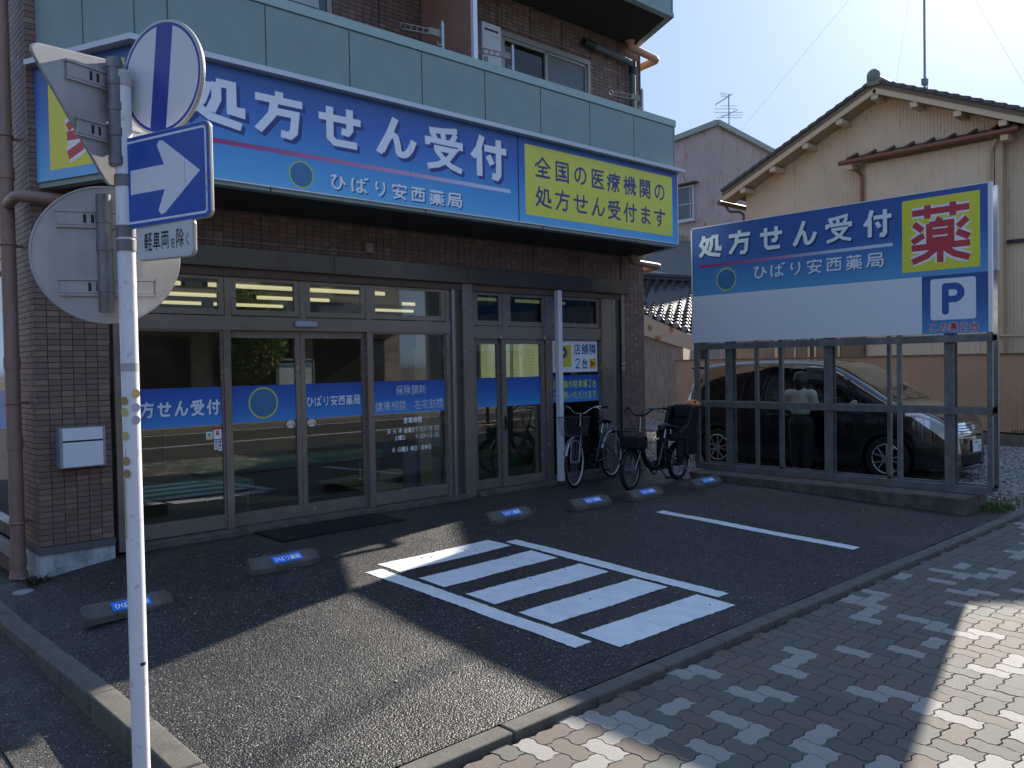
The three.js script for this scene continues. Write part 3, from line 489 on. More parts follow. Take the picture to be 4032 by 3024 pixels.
// printed films on the glass
const bandStops = [[0, '#2353ac'], [0.45, '#2f6cc2'], [1, '#4a95dc']];
const film = (win, x0, x1, y0, y1, z, draw, alpha) => {
  const m = std(0xffffff, 0.35, { map: board(x1 - x0, y1 - y0, 520, (k) => draw(k, x1 - x0, y1 - y0, x0, y1)), transparent: !!alpha, side: THREE.DoubleSide });
  const q = quad([x0, y0, z], [x1, y0, z], [x1, y1, z], [x0, y1, z]); const f = mesh('film', q, m, win, true); f.castShadow = !alpha; return f;
};
const band = (k, w, h) => rect(k, grad(k, 0, 0, 0, h, bandStops), 0, 0, w, h);
const wsh = { shadow: [0.006, 0.006], shadowColour: '#16306a' };
film(fixL, 2.686, 3.479, 1.11, 1.49, -0.0935, (k, w, h, X) => { band(k, w, h); text(k, '処方せん受付', 2.52 - X, 0.12, 0.138, 0.16, 15, '#e6ecf8', { step: 0.161, ...wsh }); });
film(door1, 3.6, 4.317, 1.11, 1.49, -0.1335, (k, w, h) => { band(k, w, h); emblem(k, 0.345, 0.185, 0.165); });
film(door2, 4.431, 5.15, 1.11, 1.49, -0.1335, (k, w, h) => { band(k, w, h); text(k, 'ひばり安西薬局', 0.012, 0.14, 0.09, 0.115, 13, '#e6ecf8', { step: 0.099, ...wsh }); });
film(fixR, 5.281, 6.314, 1.11, 1.49, -0.0935, (k, w, h) => { band(k, w, h); text(k, '保険調剤', 0.31, 0.055, 0.1, 0.115, 7, '#e6ecf8', { step: 0.112, round: true, shadow: [0.004, 0.004], shadowColour: '#16306a' }); text(k, '健康相談・在宅訪問', 0.02, 0.235, 0.1, 0.115, 7, '#e6ecf8', { step: 0.111, round: true, shadow: [0.004, 0.004], shadowColour: '#16306a' }); });
film(sd0, 6.872, 7.223, 1.11, 1.49, -0.1385, band); film(sd1, 7.347, 7.983, 1.11, 1.49, -0.0935, band);
film(fixP, 8.221, 9.189, 1.11, 1.49, -0.0935, (k, w, h) => { band(k, w, h); text(k, '店舗隣の駐車場2台', 0.02, 0.07, 0.085, 0.115, 12, '#d8e04a', { step: 0.102 }); text(k, 'ご利用いただけます', 0.02, 0.225, 0.085, 0.115, 12, '#d8e04a', { step: 0.102 }); });
film(fixR, 5.36, 6.3, 0.6, 1.09, -0.0936, (k) => {
  const c = '#ffffff', o = { round: true };
  text(k, '営業時間', 0.33, 0.04, 0.062, 0.068, 13, c, { step: 0.07, ...o });
  text(k, '月・火・木・金曜日', 0.1, 0.165, 0.047, 0.056, 13, c, { step: 0.053, tight: true, ...o }); text(k, '9:00〜18:00', 0.5, 0.165, 0.034, 0.058, 13, c, { step: 0.036, ...o });
  text(k, '土曜日', 0.2, 0.245, 0.047, 0.056, 13, c, { step: 0.053, ...o }); text(k, '9:00〜13:00', 0.5, 0.245, 0.034, 0.058, 13, c, { step: 0.036, ...o });
  text(k, '水・日曜日・祝日', 0.16, 0.385, 0.047, 0.056, 13, c, { step: 0.053, tight: true, ...o }); text(k, '定休日', 0.58, 0.385, 0.047, 0.056, 13, c, { step: 0.053, ...o });
}, true);
const stick = (win, x0, x1, y0, y1, z, draw) => { const f = film(win, x0, x1, y0, y1, z, draw); f.name = 'sticker'; return f; };
const fillEll = (k, c, x, y, a, b) => { k.beginPath(); k.ellipse(x, y, a, b, 0, 0, 7); k.fillStyle = c; k.fill(); };
stick(fixL, 3.31, 3.375, 0.965, 1.045, -0.0932, (k, w, h) => { rect(k, '#e9ecdf', 0, 0, w, h); fillEll(k, '#6f9a4a', w / 2, h * 0.36, 0.018, 0.012); rect(k, '#e0d64a', 0, h * 0.86, w, h * 0.14); rect(k, '#7d8a6a', 0.01, h * 0.62, w - 0.02, 0.006); });
stick(fixL, 3.385, 3.468, 0.965, 1.085, -0.0932, (k, w, h) => { rect(k, '#eef0f2', 0, 0, w, h); rect(k, '#c8323c', 0, 0, w, h * 0.2); rect(k, '#d03a44', w * 0.32, h * 0.3, w * 0.36, h * 0.36); k.font = '0.02px sans-serif'; k.fillStyle = '#333'; k.textAlign = 'center'; rect(k, '#ffffff', w * 0.42, h * 0.38, w * 0.16, h * 0.06); k.save(); k.scale(0.001, 0.001); k.font = 'bold 19px sans-serif'; k.fillText('PayPay', w * 500, h * 890); k.restore(); });
stick(fixL, 3.39, 3.428, 0.86, 0.955, -0.0932, (k, w, h) => { rect(k, '#e8eaee', 0, 0, w, h); fillEll(k, '#2b5fa8', w / 2, h * 0.2, w * 0.3, h * 0.1); fillEll(k, '#c8402e', w * 0.38, h * 0.5, w * 0.2, h * 0.09); fillEll(k, '#e09a2a', w * 0.62, h * 0.5, w * 0.2, h * 0.09); rect(k, '#5a6a9a', w * 0.2, h * 0.76, w * 0.6, h * 0.07); });
stick(fixL, 3.432, 3.47, 0.845, 0.955, -0.0932, (k, w, h) => { rect(k, '#e8eaee', 0, 0, w, h); rect(k, '#3a4a7a', w * 0.2, h * 0.08, w * 0.28, h * 0.2); rect(k, '#7a3a4a', w * 0.52, h * 0.08, w * 0.28, h * 0.2); rect(k, '#2f6fb4', w * 0.2, h * 0.4, w * 0.6, h * 0.2); rect(k, '#6a6f7a', w * 0.2, h * 0.76, w * 0.6, h * 0.07); });
for (const [win, x, z] of [[door1, 4.25, -0.133], [door2, 4.5, -0.133]]) stick(win, x - 0.052, x + 0.052, 1.02, 1.105, z, (k, w, h) => { rect(k, '#57564f', 0, 0, w, h); fillEll(k, '#e9e6ea', w / 2, h / 2, w / 2, h / 2); text(k, '注', 0.008, 0.032, 0.03, 0.032, 14, '#c43a5a'); text(k, '意', 0.066, 0.032, 0.03, 0.032, 12, '#c43a5a'); k.beginPath(); k.moveTo(w / 2, h * 0.36); k.lineTo(w * 0.38, h * 0.78); k.lineTo(w * 0.62, h * 0.78); k.fillStyle = '#d8d63a'; k.fill(); rect(k, '#222', w * 0.485, h * 0.48, w * 0.03, h * 0.18); rect(k, '#8a8a92', w * 0.28, h * 0.18, w * 0.44, h * 0.08); });
{
  const f = film(fixP, 8.23, 9.17, 1.535, 1.995, -0.0925, (k, w, h) => {
    rect(k, '#eef2f8', 0, 0, w, h); rect(k, '#dccb3c', 0.04, 0.075, 0.34, 0.31); drawGlyphP(k, 0.12, 0.1, 0.2, 0.26, '#2c4f9e', 0.052);
    text(k, '店舗隣', 0.44, 0.06, 0.14, 0.15, 11, '#2c4a98', { step: 0.163, round: true }); text(k, '2台', 0.45, 0.265, 0.13, 0.15, 12, '#2c4a98', { step: 0.15, round: true });
    rect(k, '#dccb3c', 0.765, 0.27, 0.145, 0.15); k.beginPath(); k.moveTo(0.795, 0.29); k.lineTo(0.895, 0.345); k.lineTo(0.795, 0.4); k.fillStyle = '#c8403a'; k.fill();
  }); f.name = 'parking_notice';
}
function drawGlyphP(k, x, y, w, h, colour, lw) { k.save(); k.lineWidth = lw; k.lineJoin = k.lineCap = 'round'; k.strokeStyle = colour; k.beginPath(); k.moveTo(x + lw / 2, y + h - lw / 2); k.lineTo(x + lw / 2, y + lw / 2); k.lineTo(x + w * 0.5, y + lw / 2); k.arc(x + w * 0.5, y + h * 0.31, h * 0.31 - lw / 2, -Math.PI / 2, Math.PI / 2); k.lineTo(x + lw / 2, y + h * 0.62 - lw / 2); k.stroke(); k.restore(); }
// left side window
{
  const f = part('side_window', [box(1.795, 1.9, 0.08, 2.75, -0.86, -0.77), box(1.795, 1.9, 0.08, 2.75, -3.4, -3.3), box(1.795, 1.9, 2.65, 2.75, -3.3, -0.86), box(1.795, 1.9, 0.08, 0.2, -3.3, -0.86)], M.bronze);
  mesh('pane', box(1.85, 1.856, 0.2, 2.65, -3.3, -0.86), M.glass, f);
  mesh('film', quad([1.846, 1.11, -3.3], [1.846, 1.11, -0.88], [1.846, 1.49, -0.88], [1.846, 1.49, -3.3]), std(0xffffff, 0.35, { map: board(2.42, 0.38, 400, (k, w) => { rect(k, grad(k, 0, 0, 0, 0.38, bandStops), 0, 0, 2.42, 0.38); emblem(k, 2.05, 0.19, 0.165); }), side: THREE.DoubleSide }), f, true);
  part('side_sill', box(1.77, 1.9, -0.1, 0.03, -3.4, -0.75), M.conc);
  part('side_fascia', box(1.78, 1.82, 2.76, 2.95, -3.4, -0.76), std(0xa9b6c6, 0.4));
}
// interior shell
const inW = std(0x66676a, 0.9), inF = std(0x22352e, 0.45);
part('inner_floor', box(1.98, 9.98, -0.2, 0.03, -6.2, -0.32), inF);
part('inner_ceiling', box(1.98, 9.98, 2.72, 2.78, -6.2, -0.25), std(0xcfcabb, 0.9));
part('inner_wall', [box(1.98, 9.98, 0.03, 2.72, -6.3, -6.2), box(1.985, 1.99, 0.03, 2.72, -6.2, -3.4), box(9.965, 9.975, 0.03, 1.3, -6.2, -0.3), box(9.965, 9.975, 2.25, 2.72, -6.2, -0.3), box(9.965, 9.975, 1.3, 2.25, -1.9, -0.3), box(9.965, 9.975, 1.3, 2.25, -6.2, -3.7)], inW);
part('inner_column', box(6.74, 6.99, 0.03, 2.72, -1.25, -0.95), std(0xcfcdc4, 0.7));
part('inner_column', box(9.2, 9.4, 0.03, 2.72, -0.5, -0.3), std(0x8d867a, 0.8));
{
  const f = part('rear_side_window', [box(9.99, 10.1, 1.28, 2.27, -3.7, -3.66), box(9.99, 10.1, 1.28, 2.27, -1.94, -1.9), box(9.99, 10.1, 1.28, 2.27, -2.84, -2.78)], M.alu);
  mesh('pane', box(10.05, 10.055, 1.3, 2.25, -3.66, -1.94), M.glass, f);
}
{
  const t = thing('window_blind', 'pale yellow green slatted blind behind the right hand glass doors', 'blind', [9.93, 1.36, -2.8]);
  const m = phys(0xf2f4dc, 0.9, { transmission: 0.5, thickness: 0, side: THREE.DoubleSide });
  for (let i = 0; i < 34; i++) { const g = new THREE.BoxGeometry(0.024, 0.0012, 1.74).rotateZ(0.95).translate(0, i * 0.0255, 0); mesh('slat', g, m, t); }
  mesh('head_rail', box(-0.02, 0.02, 0.86, 0.9, -0.88, 0.88), std(0xd0d4b0, 0.5), t);
  mesh('cord', [bar([-0.014, 0, -0.6], [-0.014, 0.87, -0.6], 0.0025), bar([-0.014, 0, 0], [-0.014, 0.87, 0], 0.0025), bar([-0.014, 0, 0.6], [-0.014, 0.87, 0.6], 0.0025)], std(0xc8ccae, 0.8), t);
}
// ceiling lamps: reflector, glowing tube and a light of the same size below it
{
  const glow = new THREE.MeshStandardMaterial({ color: 0xffffff, emissive: new THREE.Color(1.0, 0.87, 0.52), emissiveIntensity: 0.48 });
  const lamps = [[-1.15, 2.35, 3.55], [-1.15, 3.75, 4.95], [-1.15, 5.02, 6.22], [-1.15, 7.0, 8.2], [-1.15, 8.45, 9.65], [-2.45, 3.3, 4.5], [-2.45, 4.95, 6.15], [-2.45, 7.3, 8.5], [-3.8, 3.65, 4.85], [-3.8, 4.93, 6.13], [-3.8, 7.4, 8.6]];
  const row = { '-1.15': 'nearest the glass', '-2.45': 'in the middle row', '-3.8': 'in the rear row' };
  for (const [z, a, b] of lamps) {
    const t = thing('ceiling_lamp', 'lit tube lamp on the shop ceiling ' + row[z] + (a > 8.4 && z > -2 ? ', far right' : a > 6.5 ? ', behind the right hand doors' : a < 3.5 ? ', leftmost' : a < 4.5 ? ', left of centre' : ', right of the entrance'), 'ceiling lamp', [(a + b) / 2, 2.72, z], 0, 'tube lamps inside the shop');
    const L = b - a;
    mesh('reflector', prism([[-0.09, -0.03], [-0.035, -0.075], [0.035, -0.075], [0.09, -0.03], [0.09, 0], [-0.09, 0]], L, (g) => g.rotateY(Math.PI / 2).translate(-L / 2, 0, 0)), std(0xd8d2bd, 0.6), t);
    mesh('tube', new THREE.CylinderGeometry(0.022, 0.022, L - 0.1, 12).rotateZ(Math.PI / 2).translate(0, -0.102, 0), glow, t);
    mesh('socket', [box(-L / 2, -L / 2 + 0.05, -0.125, -0.07, -0.02, 0.02), box(L / 2 - 0.05, L / 2, -0.125, -0.07, -0.02, 0.02)], std(0x2a2a28, 0.6), t);
    const l = new THREE.RectAreaLight(new THREE.Color(1, 0.95, 0.84), 2.2, L - 0.1, 0.05); l.name = 'lamp_light'; l.position.set(0, -0.125, 0); l.rotation.x = -Math.PI / 2; t.add(l);
  }
}
// furniture behind the glass
function bench(label, x, z, w, d, col) {
  const t = thing('waiting_bench', label, 'bench', [x, 0.03, z]);
  mesh('seat', rbox(-w / 2, w / 2, 0.34, 0.44, -d / 2, d / 2, 0.03), std(col, 0.55), t);
  mesh('base_frame', box(-w / 2 + 0.03, w / 2 - 0.03, 0.31, 0.338, -d / 2 + 0.03, d / 2 - 0.03), std(0x17191a, 0.6), t);
  for (const sx of [-1, 1]) for (const sz of [-1, 1]) mesh('leg', bar([sx * (w / 2 - 0.06), 0, sz * (d / 2 - 0.06)], [sx * (w / 2 - 0.06), 0.31, sz * (d / 2 - 0.06)], 0.014), M.alu, t);
}
bench('green padded bench on thin metal legs behind the left window', 3.3, -0.75, 1.35, 0.6, 0x4f8a6c);
bench('long green padded bench deeper in the shop behind the right window', 5.3, -2.2, 2.6, 0.6, 0x4f8a6c);
{
  const t = thing('green_sofa', 'boxy green sofa seen low behind the right hand glass door', 'sofa', [7.5, 0.03, -0.95]);
  mesh('seat', rbox(-0.6, 0.6, 0, 0.4, -0.35, 0.35, 0.03), std(0x4a6a48, 0.7), t); mesh('backrest', rbox(-0.6, 0.6, 0.36, 0.72, -0.36, -0.18, 0.03), std(0x4a6a48, 0.7), t);
  const s = thing('grey_bin', 'grey round umbrella bin behind the window with opening hours', 'bin', [6.3, 0.03, -0.8]);
  mesh('bin_body', new THREE.LatheGeometry([[0.11, 0], [0.115, 0.02], [0.115, 0.5], [0.12, 0.52], [0.105, 0.52], [0.1, 0.04], [0, 0.04]].map((p) => new THREE.Vector2(...p)), 24), std(0x8d97a3, 0.4, { metalness: 0.3 }), s);
  const c = thing('shop_counter', 'pale service counter deep inside the shop', 'counter', [4.4, 0.03, -4.6]);
  mesh('front', box(-2.1, 2.1, 0, 1.0, -0.25, 0.25), std(0x8a7f6c, 0.8), c); mesh('top', rbox(-2.15, 2.15, 1.0, 1.04, -0.3, 0.3, 0.01), std(0xb8b0a0, 0.4), c);
  for (let i = 0; i < 3; i++) mesh('panel_joint', box(-1.05 + i * 1.05 - 0.005, -1.05 + i * 1.05 + 0.005, 0.05, 0.95, 0.249, 0.254), std(0x4a4438, 0.8), c);
  const h = thing('display_shelf', 'low white shelf with red packets behind the right hand glass door', 'shelf', [8.35, 0.03, -2.0]);
  mesh('board', [box(-0.6, 0.6, 0.28, 0.31, -0.18, 0.18), box(-0.6, 0.6, 0.55, 0.58, -0.18, 0.18), box(-0.6, -0.57, 0, 0.6, -0.18, 0.18), box(0.57, 0.6, 0, 0.6, -0.18, 0.18)], std(0xb9b6aa, 0.6), h);
  for (let i = 0; i < 12; i++) { const b = mesh('packet', rbox(7.82 + i * 0.095, 7.9 + i * 0.095, 0.612, 0.612 + 0.1 * (0.7 + 0.3 * rnd()), -2.1, -1.95, 0.005), std([0xa23a34, 0xb8b09a, 0x3a5a8a, 0x9a4a3a][i % 4], 0.6)); tag(b, ['leftmost', 'second', 'third', 'fourth', 'fifth', 'sixth', 'seventh', 'eighth', 'ninth', 'tenth', 'eleventh', 'rightmost'][i] + ' small ' + ['red', 'beige', 'blue', 'brown'][i % 4] + ' packet in the row on the low white shelf', 'packet', 'packets on the low shelf'); }
  const p = thing('wall_poster', 'yellow poster beside the blind behind the right hand doors', 'poster', [8.6, 1.35, -3.45]);
  mesh('sheet', box(-0.3, 0.3, 0, 0.62, -0.004, 0.004), std(0xffffff, 0.7, { map: board(0.6, 0.62, 500, (k) => { rect(k, '#c9a944', 0, 0, 0.6, 0.62); rect(k, '#b88f3a', 0, 0, 0.6, 0.05); for (let i = 0; i < 26; i++) fillEll(k, ['#7a3a2a', '#8a5a9a', '#a8662a', '#5a4a3a'][i % 4], 0.06 + 0.48 * rnd(), 0.12 + 0.32 * rnd(), 0.014, 0.022); rect(k, '#d8cfa8', 0.1, 0.48, 0.4, 0.06); rect(k, '#6a5a3a', 0.13, 0.505, 0.34, 0.008); }) }), p, true);
  mesh('stand', box(-0.3, 0.3, -1.3, -0.02, -0.03, 0.03), std(0x8a8474, 0.8), p);
}
// downpipes
part('downpipe', [pipe([[1.68, -0.12, -0.26], [1.68, 7.5, -0.26]], 0.06, 16)].concat([0.02, 1.05, 1.75, 3.4, 5.2].map((y) => new THREE.CylinderGeometry(0.066, 0.066, 0.1, 18).translate(1.68, y, -0.26))).concat([new THREE.CylinderGeometry(0.068, 0.078, 0.06, 18).translate(1.68, -0.1, -0.26)]), M.pipeBrown);
part('pipe_bracket', [0.35, 1.4, 2.78, 3.72].map((y) => box(1.63, 1.805, y - 0.012, y + 0.012, -0.335, -0.325)).concat([0.35, 1.4, 2.78, 3.72].map((y) => new THREE.TorusGeometry(0.064, 0.008, 6, 18).rotateX(Math.PI / 2).translate(1.68, y, -0.26))), M.pipeBrown);
part('branch_pipe', [pipe([[1.68, 3.13, -0.2], [1.68, 3.15, 0.1], [3.3, 3.17, 0.1], [3.3, 3.26, 0.1]], 0.05, 14, 0.09)], M.pipeBrown);
part('overflow_pipe', [pipe([[9.7, 3.26, 0.16], [9.7, 3.15, 0.16], [10.36, 3.13, 0.16], [10.36, 3.1, -0.16], [10.24, 3.02, -0.16]], 0.048, 14, 0.07), new THREE.CylinderGeometry(0.07, 0.055, 0.03, 16).translate(9.7, 3.24, 0.16)], M.pipeBrown);
part('overflow_pipe', [pipe([[10.2, 3.1, -0.1], [10.2, -0.1, -0.1]], 0.022, 12), ...[0.4, 1.6, 2.5].map((y) => new THREE.CylinderGeometry(0.028, 0.028, 0.05, 12).translate(10.2, y, -0.1))], std(0xb98d76, 0.5));
part('overflow_pipe', [pipe([[9.74, 6.43, 0.15], [9.74, 6.34, 0.15], [10.4, 6.3, 0.15], [10.4, 6.28, -0.2], [10.24, 6.15, -0.2]], 0.055, 14, 0.08), new THREE.CylinderGeometry(0.075, 0.06, 0.03, 16).translate(9.74, 6.41, 0.15), pipe([[10.24, 6.2, -0.2], [10.24, 3.4, -0.2]], 0.03, 10)], std(0xc79878, 0.5));
part('drain_pipe', [pipe([[8.8, 6.2, 0.09], [9.86, 6.14, 0.09], [9.86, 4.6, 0.09]], 0.045, 14, 0.09)], std(0x5a6968, 0.45));
for (const [a, b] of [[[8.78, 6.2, 0.09], [8.99, 6.19, 0.09]], [[9.86, 5.98, 0.09], [9.86, 6.16, 0.09]]]) part('pipe_elbow', bar(a, b, 0.056, 0.056, 14), std(0x2b2b2a, 0.5));
part('electric_box', [rbox(9.6, 9.66, 1.62, 1.66, 0.006, 0.03, 0.003), new THREE.CylinderGeometry(0.03, 0.03, 0.02, 14).rotateX(Math.PI / 2).translate(9.63, 1.57, 0.015)], std(0xa9adb2, 0.4, { metalness: 0.4 }));
{
  const t = thing('letter_box', 'white metal letter box with one slot mounted on the brown tiled pier', 'letter box', [2.13, 0.99, 0]);
  mesh('body', rbox(-0.19, 0.185, -0.165, 0.19, 0.002, 0.12, 0.006), std(0x9aa0aa, 0.4, { metalness: 0.4 }), t);
  mesh('front_plate', rbox(-0.165, 0.16, -0.155, 0.06, 0.118, 0.126, 0.003), std(0xe4e6ee, 0.45), t);
  mesh('flap', rbox(-0.165, 0.16, 0.076, 0.182, 0.118, 0.127, 0.003), std(0xe4e6ee, 0.45), t);
  mesh('slot', box(-0.165, 0.16, 0.06, 0.076, 0.115, 0.121), std(0x2c2c30, 0.6), t);
  mesh('latch', tube([[0.186, 0.14, 0.06], [0.205, 0.13, 0.06], [0.2, 0.11, 0.06]], 0.004), M.alu, t);
}
// ---------------------------------------------------------------- balconies and fascia
const OX0 = 2.34, OX1 = 9.53, OZ = 1.08;
const outlineB = [[1.885, 0], [OX0, OZ], [OX1, OZ], [10.05, 0]];
function ringBox(y0, y1, out, inn, name, mat, pts = outlineB) { // band following the balcony plan
  const g = [];
  for (let i = 0; i < 3; i++) {
    const off = (d) => { // offset corners outward by d
      const res = pts.map((p) => p.slice());
      const nrm = (a, b) => { const dx = b[0] - a[0], dz = b[1] - a[1], L = Math.hypot(dx, dz); return [-dz / L, dx / L]; };
      const N = [nrm(pts[0], pts[1]), nrm(pts[1], pts[2]), nrm(pts[2], pts[3])];
      const mit = (p, n, m) => { const k = 1 + n[0] * m[0] + n[1] * m[1]; return [p[0] + d * (n[0] + m[0]) / k, p[1] + d * (n[1] + m[1]) / k]; };
      res[0] = [pts[0][0] + N[0][0] * d, pts[0][1] + N[0][1] * d]; res[1] = mit(pts[1], N[0], N[1]); res[2] = mit(pts[2], N[1], N[2]); res[3] = [pts[3][0] + N[2][0] * d, pts[3][1] + N[2][1] * d];
      return res;
    };
    const A = off(out), B = off(inn);
    const p = [A[i], A[i + 1], B[i + 1], B[i]];
    const s = new THREE.Shape(p.map((q) => new THREE.Vector2(q[0], -q[1])));
    g.push(new THREE.ExtrudeGeometry(s, { depth: y1 - y0, bevelEnabled: false }).rotateX(-Math.PI / 2).translate(0, y0, 0));
  }
  return mesh(name, g, mat, ph);
}
function balcony(y, full) {
  // soffit: slab with fine ribs
  const s = new THREE.Shape(outlineB.map((q) => new THREE.Vector2(q[0], -q[1])));
  const slab = part('balcony_slab', [new THREE.ExtrudeGeometry(s, { depth: 0.2, bevelEnabled: false }).rotateX(-Math.PI / 2).translate(0, y + 0.02, 0)], M.soffit);
  const ribs = []; for (let z = 0.05; z < 0.98; z += 0.043) { const f = z / OZ; ribs.push(box(lerp(1.885, OX0, f) + 0.09, lerp(10.05, OX1, f) - 0.09, y + 0.004, y + 0.02, z - 0.013, z + 0.013)); }
  mesh('soffit_rib', ribs, M.soffit, slab).userData.kind = 'stuff';
  ringBox(y - 0.002, y + 0.05, 0.012, -0.09, 'soffit_trim', M.panelTrim);
  const inner = ringBox(y + 0.05, y + 1.72, -0.01, -0.1, 'parapet', M.panelGreen);
  ringBox(y + 1.66, y + 1.75, 0.016, -0.13, 'parapet_cap', std(0x9fb3ae, 0.4));
  // cladding panels with open joints
  const seams = [OX0 - 0.002]; for (let x = 2.6; x < OX1; x += 0.861) seams.push(x); seams.push(OX1 + 0.002);
  const y0 = y + 0.055, y1 = y + 1.645;
  for (let i = 0; i + 1 < seams.length; i++) { if (seams[i + 1] - seams[i] < 0.03) continue; mesh('panel', box(seams[i] + 0.007, seams[i + 1] - 0.007, y0, y1, OZ - 0.01, OZ + 0.006), M.panelGreen, inner); }
  const side = (a, b, n) => { const L = Math.hypot(b[0] - a[0], b[1] - a[1]), ang = Math.atan2(-(b[1] - a[1]), b[0] - a[0]); for (let i = 0; i < n; i++) mesh('panel', new THREE.BoxGeometry(L / n - 0.014, y1 - y0, 0.016).translate(L * (i + 0.5) / n, (y0 + y1) / 2, -0.002).rotateY(ang).translate(a[0], 0, a[1]), M.panelGreen, inner); };
  side(outlineB[0], outlineB[1], 2); side(outlineB[2], outlineB[3], 2);
  const tk = []; for (let x = 3.47; x < OX1; x += 1.72) tk.push(box(x - 0.006, x + 0.006, y - 0.004, y + 0.052, OZ - 0.02, OZ + 0.014)); mesh('trim_joint', tk, M.joint, inner);
}
balcony(3.25); balcony(6.42);
part('roof_slab', box(1.85, 10.15, 9.55, 9.75, -9.2, 0), M.conc);
{ // rain flashing over the sign
  ringBox(4.27, 4.315, 0.12, 0.0, 'sign_flashing', std(0xc3c7cd, 0.35, { metalness: 0.4 }));
}
{
  const t = thing('fascia_sign', 'long blue shop fascia with large white lettering and a yellow right end', 'shop sign', [0, 0, 0]);
  const y0 = 3.295, y1 = 4.265, H = y1 - y0, W = OX1 - OX0;
  const blue = [[0, '#3860a8'], [0.3, '#3d6cbc'], [0.62, '#4f94d6'], [0.8, '#58a8e2'], [1, '#6cbaec']];
  const ft = board(W, H, 284, (k) => {
    const X = (x) => x - OX0, Yy = (y) => y1 - y;
    rect(k, grad(k, 0, 0, 0, H, blue), 0, 0, W, H);
    const big = { shadow: [0.03, 0.032], shadowColour: '#2b3a80', grow: 1 };
    const chars = [['処', 2.66, 3.22, 3.73, 4.17], ['方', 3.31, 3.82, 3.74, 4.16], ['せ', 3.94, 4.43, 3.74, 4.16], ['ん', 4.58, 5.07, 3.745, 4.165], ['受', 5.18, 5.7, 3.71, 4.18], ['付', 5.81, 6.33, 3.715, 4.185]];
    for (const [c, a, b, lo, hi] of chars) text(k, c, X(a), Yy(hi), b - a, hi - lo, c === '受' ? 13 : 16, '#f0f3fb', big);
    rect(k, grad(k, X(2.4), 0, X(6.0), 0, [[0, '#a02458'], [0.25, '#b04c86'], [0.6, '#c48cb8'], [1, '#d6d8ee']]), X(2.4), Yy(3.635), 6.38 - 2.4, 0.042);
    emblem(k, X(3.77), Yy(3.435), 0.125);
    [['ひ', 4.06, 4.24], ['ば', 4.29, 4.49], ['り', 4.54, 4.72], ['安', 4.765, 4.95], ['西', 4.995, 5.18], ['薬', 5.23, 5.43], ['局', 5.465, 5.67]].forEach(([c, a, b]) => text(k, c, X(a), Yy(3.5), b - a, 0.16, 13, '#f0f3fb', { shadow: [0.012, 0.012], shadowColour: '#22387c' }));
    rect(k, '#e6e25c', X(6.61), Yy(4.195), 9.415 - 6.61, 0.81);
    const yo = { round: true };
    [['全', 6.775], ['国', 7.105], ['の', 7.425], ['医', 7.745], ['療', 8.055], ['機', 8.375], ['関', 8.69], ['の', 9.005]].forEach(([c, a]) => text(k, c, X(a), Yy(4.08), 0.25, 0.245, 11, '#3b4380', yo));
    [['処', 6.775], ['方', 7.1], ['せ', 7.42], ['ん', 7.74], ['受', 8.05], ['付', 8.37], ['ま', 8.69], ['す', 9.0]].forEach(([c, a]) => text(k, c, X(a), Yy(3.735), 0.255, 0.25, 11, '#3b4380', yo));
    for (const x of [5.0, 8.1]) rect(k, 'rgba(30,60,120,0.35)', X(x), 0, 0.004, H);
  });
  mesh('front_panel', quad([OX0, y0, OZ + 0.03], [OX1, y0, OZ + 0.03], [OX1, y1, OZ + 0.03], [OX0, y1, OZ + 0.03]), std(0xffffff, 0.3, { map: ft }), t, true);
  mesh('panel_joint', [box(6.497, 6.509, y0, y1, OZ + 0.02, OZ + 0.032)], M.joint, t);
  mesh('backing', [box(OX0, OX1, y0, y1, OZ + 0.008, OZ + 0.027), box(OX1, OX1 + 0.012, y0 - 0.01, y1, OZ + 0.008, OZ + 0.034), box(OX0, OX1, y0 - 0.012, y0 - 0.002, OZ + 0.008, OZ + 0.034)], M.whiteMetal, t);
  // chamfered left panel
  const a = outlineB[0], b = outlineB[1], dx = b[0] - a[0], dz = b[1] - a[1], L = Math.hypot(dx, dz), n = [-dz / L, dx / L], o = 0.028;
  const lt = board(L, H, 500, (k) => { rect(k, grad(k, 0, 0, 0, H, blue), 0, 0, L, H); rect(k, '#ece25a', 0.17, 0.085, L - 0.26, 0.8); text(k, '薬', 0.36, 0.12, 0.68, 0.7, 11, '#cc4454', { outline: 9, outlineColour: '#f0f0f6' }); });
  const P = (f, y) => [a[0] + dx * f + n[0] * o, y, a[1] + dz * f + n[1] * o];
  mesh('side_panel', quad(P(0, y0), P(1, y0), P(1, y1), P(0, y1)), std(0xffffff, 0.3, { map: lt }), t, true);
}
